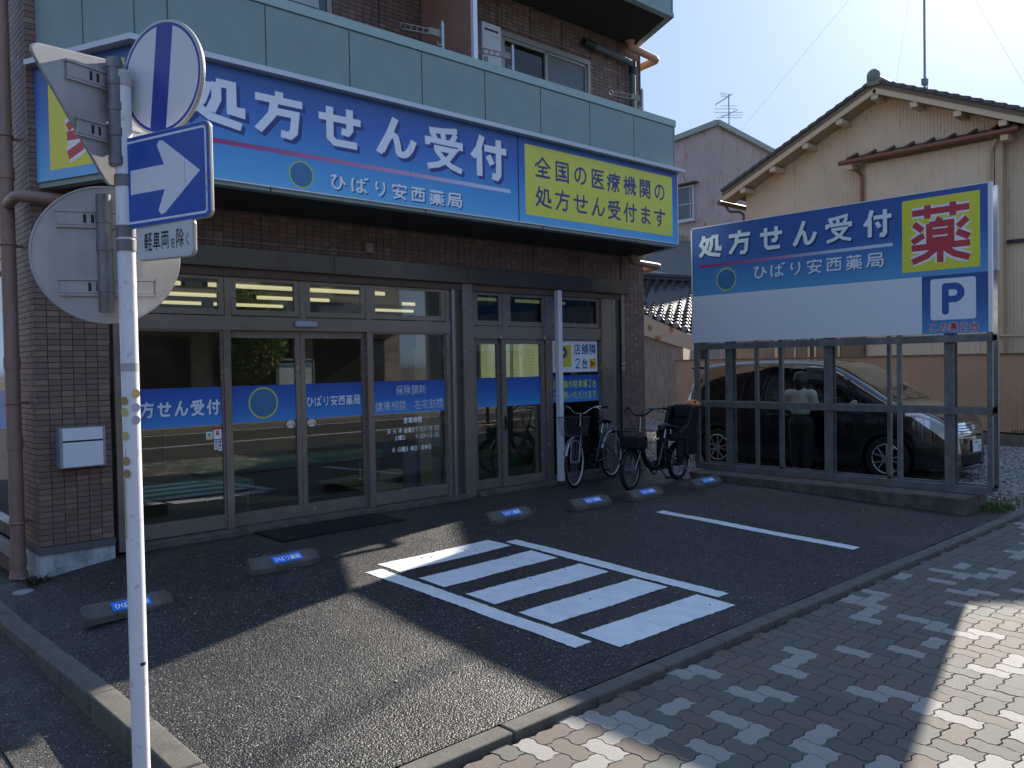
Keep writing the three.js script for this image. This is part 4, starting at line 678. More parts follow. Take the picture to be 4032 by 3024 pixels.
// first floor behind the parapet
{
  const f = part('balcony_window', [box(7.25, 7.31, 4.4, 6.0, -0.06, 0.02), box(8.94, 9.0, 4.4, 6.0, -0.06, 0.02), box(7.31, 8.94, 5.93, 6.0, -0.06, 0.02), box(7.31, 8.94, 4.4, 4.46, -0.06, 0.02), box(8.09, 8.15, 4.46, 5.93, -0.05, 0.0), box(7.31, 7.35, 4.46, 5.93, -0.05, 0.0), box(8.9, 8.94, 4.46, 5.93, -0.05, 0.0), box(7.31, 8.94, 5.89, 5.93, -0.05, 0.0)], std(0x9a968e, 0.4, { metalness: 0.5 }));
  mesh('pane', box(7.35, 8.09, 4.46, 5.89, -0.035, -0.03), M.glassDark, f);
  mesh('pane', box(8.15, 8.9, 4.46, 5.89, -0.025, -0.02), M.frosted, f);
  mesh('curtain', box(7.3, 8.95, 4.42, 5.96, -0.2, -0.19), std(0x8a8d96, 0.9), f);
  const f2 = part('balcony_window', [box(4.72, 4.78, 4.4, 6.2, -0.06, 0.02), box(3.9, 4.72, 6.14, 6.2, -0.06, 0.02)], std(0x9a968e, 0.4, { metalness: 0.5 }));
  mesh('pane', box(2.9, 4.72, 4.4, 6.14, -0.008, 0.001), phys(0x5c656e, 0.08), f2);
  const nt = thing('window_notice', 'white notice with dark characters hung in the upper left window', 'notice', [4.42, 5.85, 0.02]);
  mesh('sheet', box(-0.2, 0.2, -0.32, 0.32, -0.003, 0.003), std(0xffffff, 0.7, { map: board(0.4, 0.64, 500, (k) => { rect(k, '#c9ccd6', 0, 0, 0.4, 0.64); text(k, '動産', 0.1, 0.22, 0.12, 0.12, 12, '#2c3a6a', { step: 0.14 }); }) }), nt, true);
}
{
  const t = thing('balcony_partition', 'salmon coloured partition board with a white post between two balconies', 'partition', [6.0, 4.6, 0]);
  mesh('board', box(-0.008, 0.008, 0, 1.8, 0.03, 0.95), std(0xa98272, 0.6), t);
  mesh('post', [rbox(-0.03, 0.03, -0.2, 1.82, 0.95, 1.0, 0.004)], M.whiteMetal, t);
  mesh('frame_rail', [box(-0.018, 0.018, 0, 1.8, 0.008, 0.032), beam([0, 1.5, 0.03], [0, 1.8, 0.95], 0.03, 0.03)], M.bronze, t);
  const w = thing('water_heater', 'white boxy water heater with a dark slot on the balcony wall', 'water heater', [6.95, 5.4, 0]);
  mesh('case', rbox(-0.16, 0.16, -0.3, 0.53, 0.005, 0.2, 0.015), std(0xd2d3d8, 0.5), w);
  mesh('exhaust_slot', [rbox(-0.12, 0.11, 0.43, 0.455, 0.195, 0.206, 0.008)], std(0x18181a, 0.6), w);
  mesh('label', [box(-0.14, -0.07, -0.02, 0.1, 0.2, 0.202), box(0.06, 0.12, 0.37, 0.38, 0.2, 0.202)], std(0x8b8c92, 0.6), w);
}
function laundry(label, x, dir) {
  const t = thing('laundry_bracket', label, 'laundry bracket', [x, 4.98, 1.0], 0, 'laundry pole brackets on the balcony');
  mesh('post', [rbox(-0.017, 0.017, 0, 0.34, -0.012, 0.012, 0.003), bar([0, 0.34, 0], [0, 0.355, 0], 0.012)], M.alu, t);
  mesh('arm', [beam([dir * 0.0, 0.22, -0.02], [dir * 0.1, 0.26, -0.1], 0.02, 0.07), beam([dir * 0.09, 0.27, -0.09], [dir * 0.3, 0.33, -0.26], 0.012, 0.012), beam([dir * 0.09, 0.22, -0.09], [dir * 0.3, 0.27, -0.26], 0.012, 0.012), ...[0.15, 0.2, 0.25].map((f) => beam([dir * f, 0.22 + 0.2 * (f - 0.09), -0.09 - 0.8 * (f - 0.09)], [dir * f, 0.27 + 0.22 * (f - 0.09), -0.09 - 0.8 * (f - 0.09)], 0.01, 0.012, V(1, 0, 0))), new THREE.TorusGeometry(0.035, 0.006, 6, 16).translate(dir * 0.32, 0.3, -0.27)], std(0x8f8b80, 0.5, { metalness: 0.3 }), t);
  mesh('hook', tube([[0, 0.16, 0.01], [dir * 0.02, 0.1, 0.01], [dir * 0.06, 0.08, 0.01], [dir * 0.08, 0.11, 0.01]], 0.006), M.alu, t);
}
laundry('aluminium laundry bracket on the parapet in front of the salmon partition', 5.53, -1);
laundry('aluminium laundry bracket standing in front of the balcony window', 6.55, -1);
laundry('aluminium laundry bracket at the right end of the parapet beside the grey pipe', 8.92, -1);
// ---------------------------------------------------------------- traffic signs on the white pole
M.signBack = std(0xffffff, 0.5, { metalness: 0.25, map: grainMap([172, 170, 168], 10, 16, 256, 1.5, 8) });
M.galv = std(0xffffff, 0.45, { metalness: 0.45, map: grainMap([124, 124, 124], 14, 22, 256, 1.4, 13) });
const roundedShape = (w, h, r) => { const s = new THREE.Shape(), a = w / 2, b = h / 2; s.moveTo(-a + r, -b); s.lineTo(a - r, -b); s.absarc(a - r, -b + r, r, -Math.PI / 2, 0); s.lineTo(a, b - r); s.absarc(a - r, b - r, r, 0, Math.PI / 2); s.lineTo(-a + r, b); s.absarc(-a + r, b - r, r, Math.PI / 2, Math.PI); s.lineTo(-a, -b + r); s.absarc(-a + r, -b + r, r, Math.PI, 1.5 * Math.PI); return s; };
const circleShape = (r) => { const s = new THREE.Shape(); s.absarc(0, 0, r, 0, Math.PI * 2); return s; };
function plate(name, label, cat, shape, w, h, L, R, faceTex) { // plate whose left edge middle is L and right edge middle is R, seen from its front
  const a = V(...L), b = V(...R), t = thing(name, label, cat, a.clone().add(b).multiplyScalar(0.5).toArray());
  const X = b.clone().sub(a).normalize(), Y = V(0, 1, 0), Z = new THREE.Vector3().crossVectors(X, Y).normalize();
  t.quaternion.setFromRotationMatrix(new THREE.Matrix4().makeBasis(X, new THREE.Vector3().crossVectors(Z, X), Z));
  mesh('back_plate', new THREE.ExtrudeGeometry(shape, { depth: 0.008, bevelEnabled: true, bevelSize: 0.003, bevelThickness: 0.003, bevelSegments: 2, curveSegments: 40 }).translate(0, 0, -0.013), M.signBack, t);
  if (faceTex) {
    const g = new THREE.ShapeGeometry(shape, 40), p = g.attributes.position, uv = g.attributes.uv; for (let i = 0; i < p.count; i++) uv.setXY(i, p.getX(i) / w + 0.5, p.getY(i) / h + 0.5);
    mesh('face', g.translate(0, 0, -0.0012), std(0xffffff, 0.35, { map: faceTex }), t, true);
  }
  return t;
}
const PX = 1.003, PZ = 4.886;
{
  const t = thing('sign_pole', 'white painted steel pole carrying the traffic signs in the left foreground', 'sign pole', [PX, -0.28, PZ]);
  mesh('pole', new THREE.CylinderGeometry(0.0302, 0.0302, 2.98, 32).translate(0, 1.49, 0), std(0xffffff, 0.35, { map: tex(256, (u, v) => { const g = 228 + 5 * tn(u, v, 4) - (tn(u, v, 21, 3) > 0.62 ? 26 : 0); return [g, g, g * 1.02]; }, true, 1.2) }), t);
  mesh('cap', new THREE.LatheGeometry([[0.033, 0], [0.034, 0.045], [0.03, 0.055], [0, 0.058]].map((p) => new THREE.Vector2(...p)), 28).translate(0, 2.955, 0), std(0xb6b4b4, 0.5), t);
  const clampY = [2.44, 2.39, 2.62]; for (const y of clampY) mesh('clamp', [new THREE.CylinderGeometry(0.034, 0.034, 0.04, 24).translate(0, y, 0), rbox(0.026, 0.06, y - 0.012, y + 0.012, -0.006, 0.006, 0.002)], M.galv, t);
  mesh('tape', new THREE.CylinderGeometry(0.0307, 0.0307, 0.03, 28, 1, true).translate(0, 1.955, 0), std(0xffffff, 0.7, { map: tex(64, () => (rnd() < 0.5 ? 150 : 196), true, 30) }), t);
  const dots = [[0.6, 1.86, 0xb09a66], [0.55, 1.81, 0xb9bac4], [0.5, 1.765, 0xa9aab4], [-0.75, 1.835, 0xa88a60], [-0.78, 1.795, 0xbdb672], [-0.75, 1.71, 0xbdb672], [-0.72, 1.62, 0xb08a5a], [-0.68, 1.575, 0xa08258]];
  for (const [a, y, c] of dots) { const az = Math.atan2(-PX, 8 - PZ) + a; mesh('sticker', new THREE.CircleGeometry(0.016, 18).rotateY(0).translate(0, 0, 0.0312).rotateY(az).translate(0, y, 0), std(c, 0.6, { side: THREE.DoubleSide }), t); }
  mesh('strip_sticker', new THREE.CylinderGeometry(0.0309, 0.0309, 0.22, 10, 1, true, Math.atan2(-PX, 8 - PZ) - 1.5, 0.55).translate(0, 1.45, 0), std(0xb3b270, 0.6, { side: THREE.DoubleSide }), t);
  mesh('pole_mark', new THREE.CylinderGeometry(0.0308, 0.0308, 0.012, 8, 1, true, Math.atan2(-PX, 8 - PZ) + 0.2, 0.7).translate(0, 0.885, 0), std(0x3a2a2e, 0.8, { side: THREE.DoubleSide }), t);
}
const signBlue = '#2458b4', signWhite = '#e2e6f0';
{ // one way arrow
  const w = 0.45, h = 0.315;
  const t = plate('one_way_sign', 'blue rectangular sign with a white arrow pointing right, its right edge bent', 'traffic sign', roundedShape(w, h, 0.022), w, h, [1.0, 2.327, 4.9], [1.128, 2.327, 5.3], board(w, h, 1400, (k) => {
    rect(k, signBlue, 0, 0, w, h); k.strokeStyle = signWhite; k.lineWidth = 0.008; k.beginPath(); k.roundRect(0.016, 0.016, w - 0.032, h - 0.032, 0.014); k.stroke();
    k.fillStyle = signWhite; k.beginPath(); [[0.045, 0.115], [0.225, 0.115], [0.19, 0.045], [0.205, 0.03], [0.225, 0.035], [0.405, 0.158], [0.225, 0.28], [0.205, 0.285], [0.19, 0.27], [0.225, 0.2], [0.045, 0.2]].forEach((p, i) => (i ? k.lineTo(...p) : k.moveTo(...p))); k.fill();
    for (let i = 0; i < 40; i++) { k.fillStyle = 'rgba(150,140,140,0.5)'; k.fillRect(w - 0.012 - 0.006 * rnd(), h * rnd(), 0.006 * rnd() + 0.002, 0.02 * rnd()); }
    k.fillStyle = 'rgba(30,50,100,0.5)'; k.fillRect(0.328, 0, 0.0016, h);
  }));
  mesh('bracket', [rbox(-0.235, -0.19, -0.02, 0.02, -0.03, -0.012, 0.003)], M.galv, t);
}
{ // supplementary plate
  const w = 0.3, h = 0.125;
  plate('supplementary_sign', 'small white plate with dark characters below the one way sign', 'traffic sign', roundedShape(w, h, 0.022), w, h, [1.022, 2.115, 4.945], [1.105, 2.11, 5.225], board(w, h, 1800, (k) => {
    rect(k, '#cfd0d2', 0, 0, w, h); const c = '#2c3038'; text(k, '軽車両', 0.04, 0.03, 0.043, 0.066, 11, c, { step: 0.046 }); text(k, 'を', 0.18, 0.058, 0.03, 0.036, 10, c); text(k, '除', 0.212, 0.03, 0.04, 0.066, 11, c); text(k, 'く', 0.258, 0.046, 0.026, 0.046, 11, c);
    k.strokeStyle = '#c9c9c7'; k.lineWidth = 0.004; k.beginPath(); k.roundRect(0.002, 0.002, w - 0.004, h - 0.004, 0.02); k.stroke();
  }));
}
{ // round end-of-restriction sign
  const r = 0.198;
  plate('round_traffic_sign', 'round white sign with blue rim and one blue bar, atop the pole', 'traffic sign', circleShape(r), 2 * r, 2 * r, [1.03, 2.7, 4.815], [1.17, 2.7, 5.185], board(2 * r, 2 * r, 1400, (k) => {
    k.fillStyle = '#2a3f9a'; k.fillRect(0, 0, 1, 1); k.beginPath(); k.arc(r, r, r * 0.915, 0, 7); k.fillStyle = '#d6d8de'; k.fill();
    k.save(); k.translate(r, r); k.rotate(0.13); rect(k, '#2a3f9a', -0.04, -r, 0.08, 2 * r); k.restore(); k.beginPath(); k.arc(r, r, r * 0.985, 0, 7); k.strokeStyle = '#c6c6c4'; k.lineWidth = 0.008; k.stroke();
  }));
}
function backRib(t, x0, x1, y, z) { // stiffening rail with two slots, on the back of a sign
  mesh('back_rail', [rbox(x0, x1, y - 0.024, y + 0.024, z, z + 0.012, 0.003), box(x0 - 0.004, x1 + 0.004, y + 0.024, y + 0.034, z, z + 0.016), box(x0 - 0.004, x1 + 0.004, y - 0.032, y - 0.024, z, z + 0.01)], M.signBack, t);
  const c = lerp(x0, x1, 0.36); mesh('slot', [box(c - 0.02, c - 0.01, y - 0.015, y + 0.016, z + 0.0115, z + 0.0128), box(c + 0.006, c + 0.016, y - 0.015, y + 0.016, z + 0.0115, z + 0.0128)], std(0x26262a, 0.8), t);
}
{ // stop sign from behind
  const a = V(0.695, 2.741, 4.958), b = V(1.294, 2.804, 4.748), c = V(0.969, 2.308, 4.845);
  const t = thing('triangular_sign', 'grey back of a triangular stop sign pointing down, left of the pole', 'traffic sign', c.toArray());
  const X = V(b.x - a.x, 0, b.z - a.z).normalize(), Y = V(0, 1, 0), Z = new THREE.Vector3().crossVectors(X, Y);
  t.quaternion.setFromRotationMatrix(new THREE.Matrix4().makeBasis(X, Y, Z));
  const lx = (p) => p.clone().sub(c).dot(X), pts = [[lx(a), a.y - c.y], [0, 0], [lx(b), b.y - c.y]], s = new THREE.Shape(), r = 0.05;
  for (let i = 0; i < 3; i++) { const p = new THREE.Vector2(...pts[i]), q = new THREE.Vector2(...pts[(i + 2) % 3]), n = new THREE.Vector2(...pts[(i + 1) % 3]); const p1 = p.clone().add(q.clone().sub(p).setLength(r)), p2 = p.clone().add(n.clone().sub(p).setLength(r)); if (i) s.lineTo(p1.x, p1.y); else s.moveTo(p1.x, p1.y); s.quadraticCurveTo(p.x, p.y, p2.x, p2.y); }
  mesh('back_plate', new THREE.ExtrudeGeometry(s, { depth: 0.002, bevelEnabled: true, bevelSize: 0.004, bevelThickness: 0.006, bevelSegments: 3, curveSegments: 12 }), M.signBack, t);
  mesh('front_face', new THREE.ShapeGeometry(s, 12).rotateY(Math.PI).scale(-1, 1, 1).translate(0, 0, -0.0075), std(0xb0202c, 0.4, { side: THREE.DoubleSide }), t);
  backRib(t, -0.165, 0.115, 0.382, 0.008); backRib(t, -0.135, 0.065, 0.197, 0.008);
  mesh('mount_pipe', [new THREE.CylinderGeometry(0.025, 0.025, 0.38, 20).translate(-0.005, 0.27, 0.045)], M.galv, t);
  mesh('pipe_clamp', [0.44, 0.38, 0.29, 0.2, 0.1].map((y) => new THREE.CylinderGeometry(0.028, 0.028, 0.028, 20).translate(-0.005, y, 0.045)), M.galv, t);
  mesh('inspection_label', [rbox(0.075, 0.13, 0.235, 0.25, 0.008, 0.0095, 0.0005), rbox(0.075, 0.1, 0.16, 0.2, 0.008, 0.0095, 0.0005)], std(0xc9ccd4, 0.6), t);
}
{ // round sign from behind
  const c = V(0.985, 2.093, 4.72), t = thing('round_sign_back', 'grey back of a round traffic sign half hidden behind the white pole', 'traffic sign', c.toArray());
  t.rotation.y = Math.atan2(-c.x, 8 - c.z) - 0.12;
  mesh('back_plate', new THREE.CylinderGeometry(0.25, 0.25, 0.004, 56).rotateX(Math.PI / 2), M.signBack, t);
  mesh('rim', new THREE.TorusGeometry(0.25, 0.005, 8, 64), M.signBack, t);
  mesh('front_face', new THREE.CircleGeometry(0.247, 48).rotateY(Math.PI).translate(0, 0, -0.004), std(0x2a4a9a, 0.4), t);
  backRib(t, -0.16, 0.14, 0.13, 0.003); backRib(t, -0.155, 0.16, -0.12, 0.003);
  mesh('mount_pipe', [new THREE.CylinderGeometry(0.026, 0.026, 0.43, 20).translate(0.0, 0.0, 0.042)], M.galv, t);
  mesh('pipe_clamp', [0.13, 0.03, -0.12].map((y) => new THREE.CylinderGeometry(0.029, 0.029, 0.04, 20).translate(0.0, y, 0.042)), M.galv, t);
}
// ---------------------------------------------------------------- hoarding beside the yard
{
  const t = thing('parking_hoarding', 'large blue and white hoarding with a red character on yellow, on a galvanised frame', 'hoarding', [0, 0, 0]);
  const z0 = 0.95, z1 = 4.845, y0 = 1.925, y1 = 3.565, W = z1 - z0, H = y1 - y0;
  const ft = board(W, H, 520, (k) => {
    const X = (z) => z - z0, Yy = (y) => y1 - y;
    rect(k, grad(k, 0, 0, 0, Yy(2.595), [[0, '#3a5ca4'], [0.45, '#3e64aa'], [0.7, '#4d88c2'], [1, '#62a6d2']]), 0, 0, W, Yy(2.595));
    rect(k, '#e4e7ec', 0, Yy(2.595), X(4.14), H); rect(k, grad(k, 0, Yy(2.595), 0, H, [[0, '#34538f'], [0.5, '#4068a2'], [1, '#5a9acb']]), X(4.14), Yy(2.595), W, H);
    [['処', 1.06, 1.43], ['方', 1.54, 1.91], ['せ', 2.03, 2.38], ['ん', 2.51, 2.85], ['受', 2.96, 3.32], ['付', 3.46, 3.8]].forEach(([c, a, b]) => text(k, c, X(a), Yy(3.465), b - a, 0.345, c === '受' ? 12 : 15, '#edf4f4', { shadow: [0.02, 0.022], shadowColour: '#23305c', grow: 1 }));
    rect(k, grad(k, X(1.06), 0, X(3.8), 0, [[0, '#a02a58'], [0.35, '#b86a90'], [0.75, '#ccd2e2'], [1, '#d4dae6']]), X(1.06), Yy(3.035), 2.75, 0.04);
    emblem(k, X(1.51), Yy(2.8), 0.16);
    text(k, 'ひばり安西薬局', X(1.93), Yy(2.945), 0.215, 0.19, 12, '#e4eaf0', { step: 0.26, shadow: [0.01, 0.01], shadowColour: '#2c3c66' });
    rect(k, '#e6e048', X(3.92), Yy(3.505), 0.845, 0.845); text(k, '薬', X(4.0), Yy(3.44), 0.69, 0.7, 10.5, '#c8404a', { outline: 7, outlineColour: '#eeeff4' });
    k.fillStyle = '#e6eaf0'; k.beginPath(); k.roundRect(X(4.235), Yy(2.555), 0.485, 0.475, 0.03); k.fill(); drawGlyphP(k, X(4.36), Yy(2.5), 0.26, 0.36, '#365ba6', 0.075);
    text(k, 'この裏2台', X(4.22), Yy(2.045), 0.095, 0.095, 13, '#b8383e', { step: 0.108, outline: 12, outlineColour: '#dadde4', round: true });
  });
  mesh('front_panel', quad([10.1, y0, z0], [10.1, y0, z1], [10.1, y1, z1], [10.1, y1, z0]), std(0xffffff, 0.42, { map: ft }), t, true);
  mesh('panel_core', box(10.104, 10.135, y0, y1, z0, z1), M.whiteMetal, t);
  mesh('edge_trim', [box(10.092, 10.14, y0 - 0.01, y1 + 0.012, z1 + 0.002, z1 + 0.04), box(10.095, 10.14, y1 + 0.002, y1 + 0.014, z0, z1), box(10.095, 10.14, y0, y1, z0 - 0.02, z0 - 0.002)], M.whiteMetal, t);
  mesh('rear_panel', [box(10.36, 10.4, 2.62, y1, z0, z1 - 0.02), box(10.35, 10.41, 2.62, y1 + 0.01, z1 - 0.018, z1 + 0.02)], std(0xb9bec4, 0.5, { metalness: 0.3 }), t);
  const bars = [[0.96, 1.04, 'f'], [1.945, 1.99, 'f'], [3.63, 3.675, 'r'], [3.85, 3.9, 'f'], [4.83, 4.885, 'f'], [2.17, 2.225, 'r'], [0.98, 1.03, 'r'], [4.82, 4.87, 'r']];
  for (const [a, b, s] of bars) { const x = s === 'f' ? 10.09 : 10.33; mesh('frame_bar', box(x, x + 0.045, 0.16, s === 'f' ? 1.925 : 2.62, a, b), M.galv, t); }
  for (const y of [1.865, 1.045, 0.15]) { mesh('frame_rail', [box(10.088, 10.133, y - 0.04, y + 0.04, 0.962, 4.885), box(10.08, 10.133, y - 0.045, y - 0.04, 0.962, 4.885)], M.galv, t); mesh('frame_rail', box(10.33, 10.37, y - 0.035, y + 0.035, 1.0, 4.86), M.galv, t); }
  for (const z of [1.505, 2.965, 4.42]) { const g = [box(10.14, 10.15, 0.02, y1, z - 0.055, z + 0.055), box(10.235, 10.245, 0.02, y1, z - 0.055, z + 0.055), box(10.15, 10.235, 0.02, y1, z - 0.006, z + 0.006)]; mesh('post', g, M.galv, t); }
  mesh('footing', [rbox(9.72, 10.42, -0.5, 0.1, 1.1, 4.72, 0.02)], std(0xffffff, 0.9, { map: grainMap([88, 82, 74], 46, 26, 512, 0.8, 15), bumpMap: withRepeat(blotchT, 3), bumpScale: 0.01 }), t);
}
// ---------------------------------------------------------------- black car
{
  const t = thing('black_car', 'black compact people carrier parked on the gravel behind the hoarding frame', 'car', [12.45, -0.06, 1.7]);
  const paint = phys(0x08080a, 0.25, { clearcoat: 1, clearcoatRoughness: 0.03 }), dark = std(0x0b0b0c, 0.8), chrome = std(0xdfe3ea, 0.08, { metalness: 1 }), gl = phys(0x0a0c0c, 0.03, { clearcoat: 1, clearcoatRoughness: 0.02 });
  const key = (tab, z) => { for (let i = 1; i < tab.length; i++) if (z <= tab[i][0]) { const a = tab[i - 1], b = tab[i], k = (z - a[0]) / (b[0] - a[0]); const p = tab[Math.max(0, i - 2)], q = tab[Math.min(tab.length - 1, i + 1)]; const ma = (b[1] - p[1]) / (b[0] - p[0] || 1) * (b[0] - a[0]), mb = (q[1] - a[1]) / (q[0] - a[0] || 1) * (b[0] - a[0]); const k2 = k * k, k3 = k2 * k; return (2 * k3 - 3 * k2 + 1) * a[1] + (k3 - 2 * k2 + k) * ma + (-2 * k3 + 3 * k2) * b[1] + (k3 - k2) * mb; } return tab[tab.length - 1][1]; };
  const TOP = [[-2.06, 0.55], [-2.02, 0.95], [-1.95, 1.25], [-1.84, 1.52], [-1.65, 1.65], [-1.0, 1.705], [-0.2, 1.71], [0.3, 1.68], [0.6, 1.6], [1.0, 1.37], [1.38, 1.13], [1.52, 1.06], [1.75, 1.0], [1.98, 0.91], [2.1, 0.8], [2.17, 0.6], [2.19, 0.4]];
  const WID = [[-2.06, 0.7], [-1.9, 0.8], [-1.5, 0.845], [0, 0.85], [1.2, 0.848], [1.7, 0.82], [1.95, 0.76], [2.1, 0.66], [2.19, 0.52]];
  const wheelZ = [1.37, -1.37], WR = 0.305;
  const sill = (z) => { let s = z > 1.95 || z < -1.9 ? 0.2 : 0.19; for (const w of wheelZ) { const d = Math.abs(z - w), R = 0.365; if (d < R) s = Math.max(s, 0.29 + Math.sqrt(R * R - d * d)); } return s; };
  function sect(z) {
    const y = key(TOP, z), w = key(WID, z), s = Math.min(sill(z), y - 0.05), belt = Math.min(lerp(1.05, 0.93, sstep(z, -1.8, 1.6)), y - 0.06), g = clamp((y - belt - 0.06) / 0.45, 0, 1);
    return [[w * 0.97, s], [w, lerp(s, belt, 0.33)], [w * 1.0, lerp(s, belt, 0.7)], [w * 0.985, belt], [w * lerp(0.96, 0.93, g), lerp(belt, y, 0.5)], [w * lerp(0.9, 0.85, g), lerp(belt, y, 0.86)], [w * lerp(0.74, 0.72, g), lerp(belt, y, 0.975)], [w * 0.4, y - 0.003], [0, y]];
  }
  const NT = 8, sp = (z) => new THREE.CatmullRomCurve3(sect(z).map((p) => V(p[0], p[1], 0)), false, 'catmullrom', 0.5);
  const cache = new Map(), curve = (z) => { const k = z.toFixed(4); if (!cache.has(k)) cache.set(k, sp(z)); return cache.get(k); };
  const at = (z, q, side, out = 0) => { const p = curve(z).getPoint(clamp(q / NT, 0, 1)), d = curve(z).getTangent(clamp(q / NT, 0.001, 0.999)); return [side * (p.x + d.y * out), p.y - d.x * out, z]; };
  const zs = []; for (let i = 0; i <= 170; i++) zs.push(lerp(-2.06, 2.19, i / 170));
  const body = gridSurf((u, v) => { const z = lerp(-2.06, 2.19, v); const q = Math.abs(u - 0.5) * 2; return at(z, (1 - q) * NT, u < 0.5 ? -1 : 1); }, 72, 190);
  const face = (z, dir) => { const pos = []; for (let i = 0; i < 24; i++) { const a = at(z, i / 24 * NT, -1), b = at(z, (i + 1) / 24 * NT, -1), c = at(z, i / 24 * NT, 1), d = at(z, (i + 1) / 24 * NT, 1); pos.push(...a, ...c, ...d, ...a, ...d, ...b); } const g = new THREE.BufferGeometry(); g.setAttribute('position', new THREE.Float32BufferAttribute(pos, 3)); g.computeVertexNormals(); return g; };
  paint.side = THREE.DoubleSide;
  mesh('body', [body, face(2.19), face(-2.06)], paint, t);
  mesh('underbody', [box(-0.62, 0.62, 0.16, 0.7, -1.95, 2.05), box(-0.78, 0.78, 0.19, 0.6, -0.95, 0.95)], dark, t);
  const patch = (name, z0, z1, q0, q1, mat, o = 0.004, sides = [-1, 1], n = 14) => { for (const s of sides) mesh(name, gridSurf((u, v) => { const z = lerp(z0, z1, u); return at(z, lerp(typeof q0 === 'function' ? q0(u) : q0, typeof q1 === 'function' ? q1(u) : q1, v), s, o); }, n, 8), Object.assign(mat, { side: THREE.DoubleSide }), t); };
  patch('quarter_window', -1.74, -1.16, (u) => lerp(3.75, 3.18, sstep(u, 0, 0.5)), 5.1, gl);
  patch('door_window', -1.1, -0.14, 3.16, 5.15, gl); patch('door_window', -0.06, 0.72, 3.14, 5.15, gl); patch('corner_window', 0.78, 1.16, 3.14, (u) => lerp(5.0, 4.2, u), gl);
  patch('windscreen', 0.52, 1.4, 5.9, 8, gl, 0.004);
  patch('rear_window', -1.98, -1.8, 4.2, 8, gl, 0.006);
  patch('roof_rail_line', -1.7, 0.5, 5.95, 6.12, std(0x8f98a8, 0.2, { metalness: 0.8 }), 0.006);
  patch('belt_moulding', -1.74, 1.15, 2.98, 3.06, std(0x55585c, 0.3, { metalness: 0.8 }), 0.006, [-1, 1], 24);
  patch('headlight', 1.62, 2.1, (u) => lerp(2.9, 1.95, u), (u) => lerp(3.5, 3.35, u), phys(0xc3c9d6, 0.12, { metalness: 0.35, clearcoat: 1, clearcoatRoughness: 0.02 }), 0.01);
  patch('tail_light', -2.0, -1.9, 2.9, 4.0, phys(0xb9a8a8, 0.15, { clearcoat: 1 }), 0.008);
  mesh('rear_spoiler', gridSurf((u, v) => { const x = lerp(-0.66, 0.66, u), a = v * 6.283; return [x, 1.63 + 0.022 * Math.sin(a) - 0.03 * Math.pow(Math.abs(x) / 0.66, 3), -1.9 + 0.14 * Math.cos(a) + 0.06 * Math.pow(x / 0.66, 2)]; }, 20, 12), phys(0x25304a, 0.2, { clearcoat: 1, side: THREE.DoubleSide }), t);
  const front = (x, y, o) => [x, y, 2.19 + o - 0.32 * Math.pow(Math.abs(x) / 0.72, 2.6) - 0.1 * sstep(y, 0.62, 0.85)];
  mesh('grille', gridSurf((u, v) => front(lerp(-0.48, 0.48, u), lerp(0.66, 0.8, v), 0.035), 20, 4), chrome, t);
  mesh('grille_bar', [0.69, 0.725, 0.76].map((y) => gridSurf((u, v) => front(lerp(-0.47, 0.47, u), lerp(y, y + 0.008, v), 0.04), 20, 1)), dark, t);
  mesh('emblem', [box(-0.045, -0.03, 0.69, 0.775, 2.2, 2.225), box(0.03, 0.045, 0.69, 0.775, 2.2, 2.225), box(-0.03, 0.03, 0.725, 0.74, 2.2, 2.222)], chrome, t);
  mesh('bumper', gridSurf((u, v) => { const y = lerp(0.2, 0.62, v); return front(lerp(-0.74, 0.74, u), y, 0.06 - 0.03 * Math.pow((y - 0.45) / 0.25, 2)); }, 30, 10), Object.assign(phys(0x0a0a0b, 0.22, { clearcoat: 1 }), { side: THREE.DoubleSide }), t);
  mesh('chrome_strip', gridSurf((u, v) => front(lerp(-0.6, 0.6, u), lerp(0.6, 0.615, v), 0.068), 24, 1), chrome, t);
  mesh('air_intake', gridSurf((u, v) => front(lerp(-0.5, 0.5, u), lerp(0.24, 0.36, v), 0.062), 20, 2), dark, t);
  mesh('front_lip', gridSurf((u, v) => front(lerp(-0.76, 0.76, u), lerp(0.17, 0.21, v), 0.09), 30, 2), phys(0x1a1a1c, 0.3, { clearcoat: 1, side: THREE.DoubleSide }), t);
  mesh('number_plate', quad([-0.165, 0.4, 2.262], [0.165, 0.4, 2.262], [0.165, 0.565, 2.258], [-0.165, 0.565, 2.258]), std(0xffffff, 0.5, { map: board(0.33, 0.165, 700, (k) => { rect(k, '#d8dade', 0, 0, 0.33, 0.165); rect(k, '#6a7a8a', 0.09, 0.025, 0.14, 0.02); k.save(); k.scale(0.001, 0.001); k.font = 'bold 86px sans-serif'; k.fillStyle = '#3b5068'; k.fillText('53', 205, 140); k.restore(); rect(k, '#5a6a80', 0.03, 0.09, 0.02, 0.03); }) }), t, true);
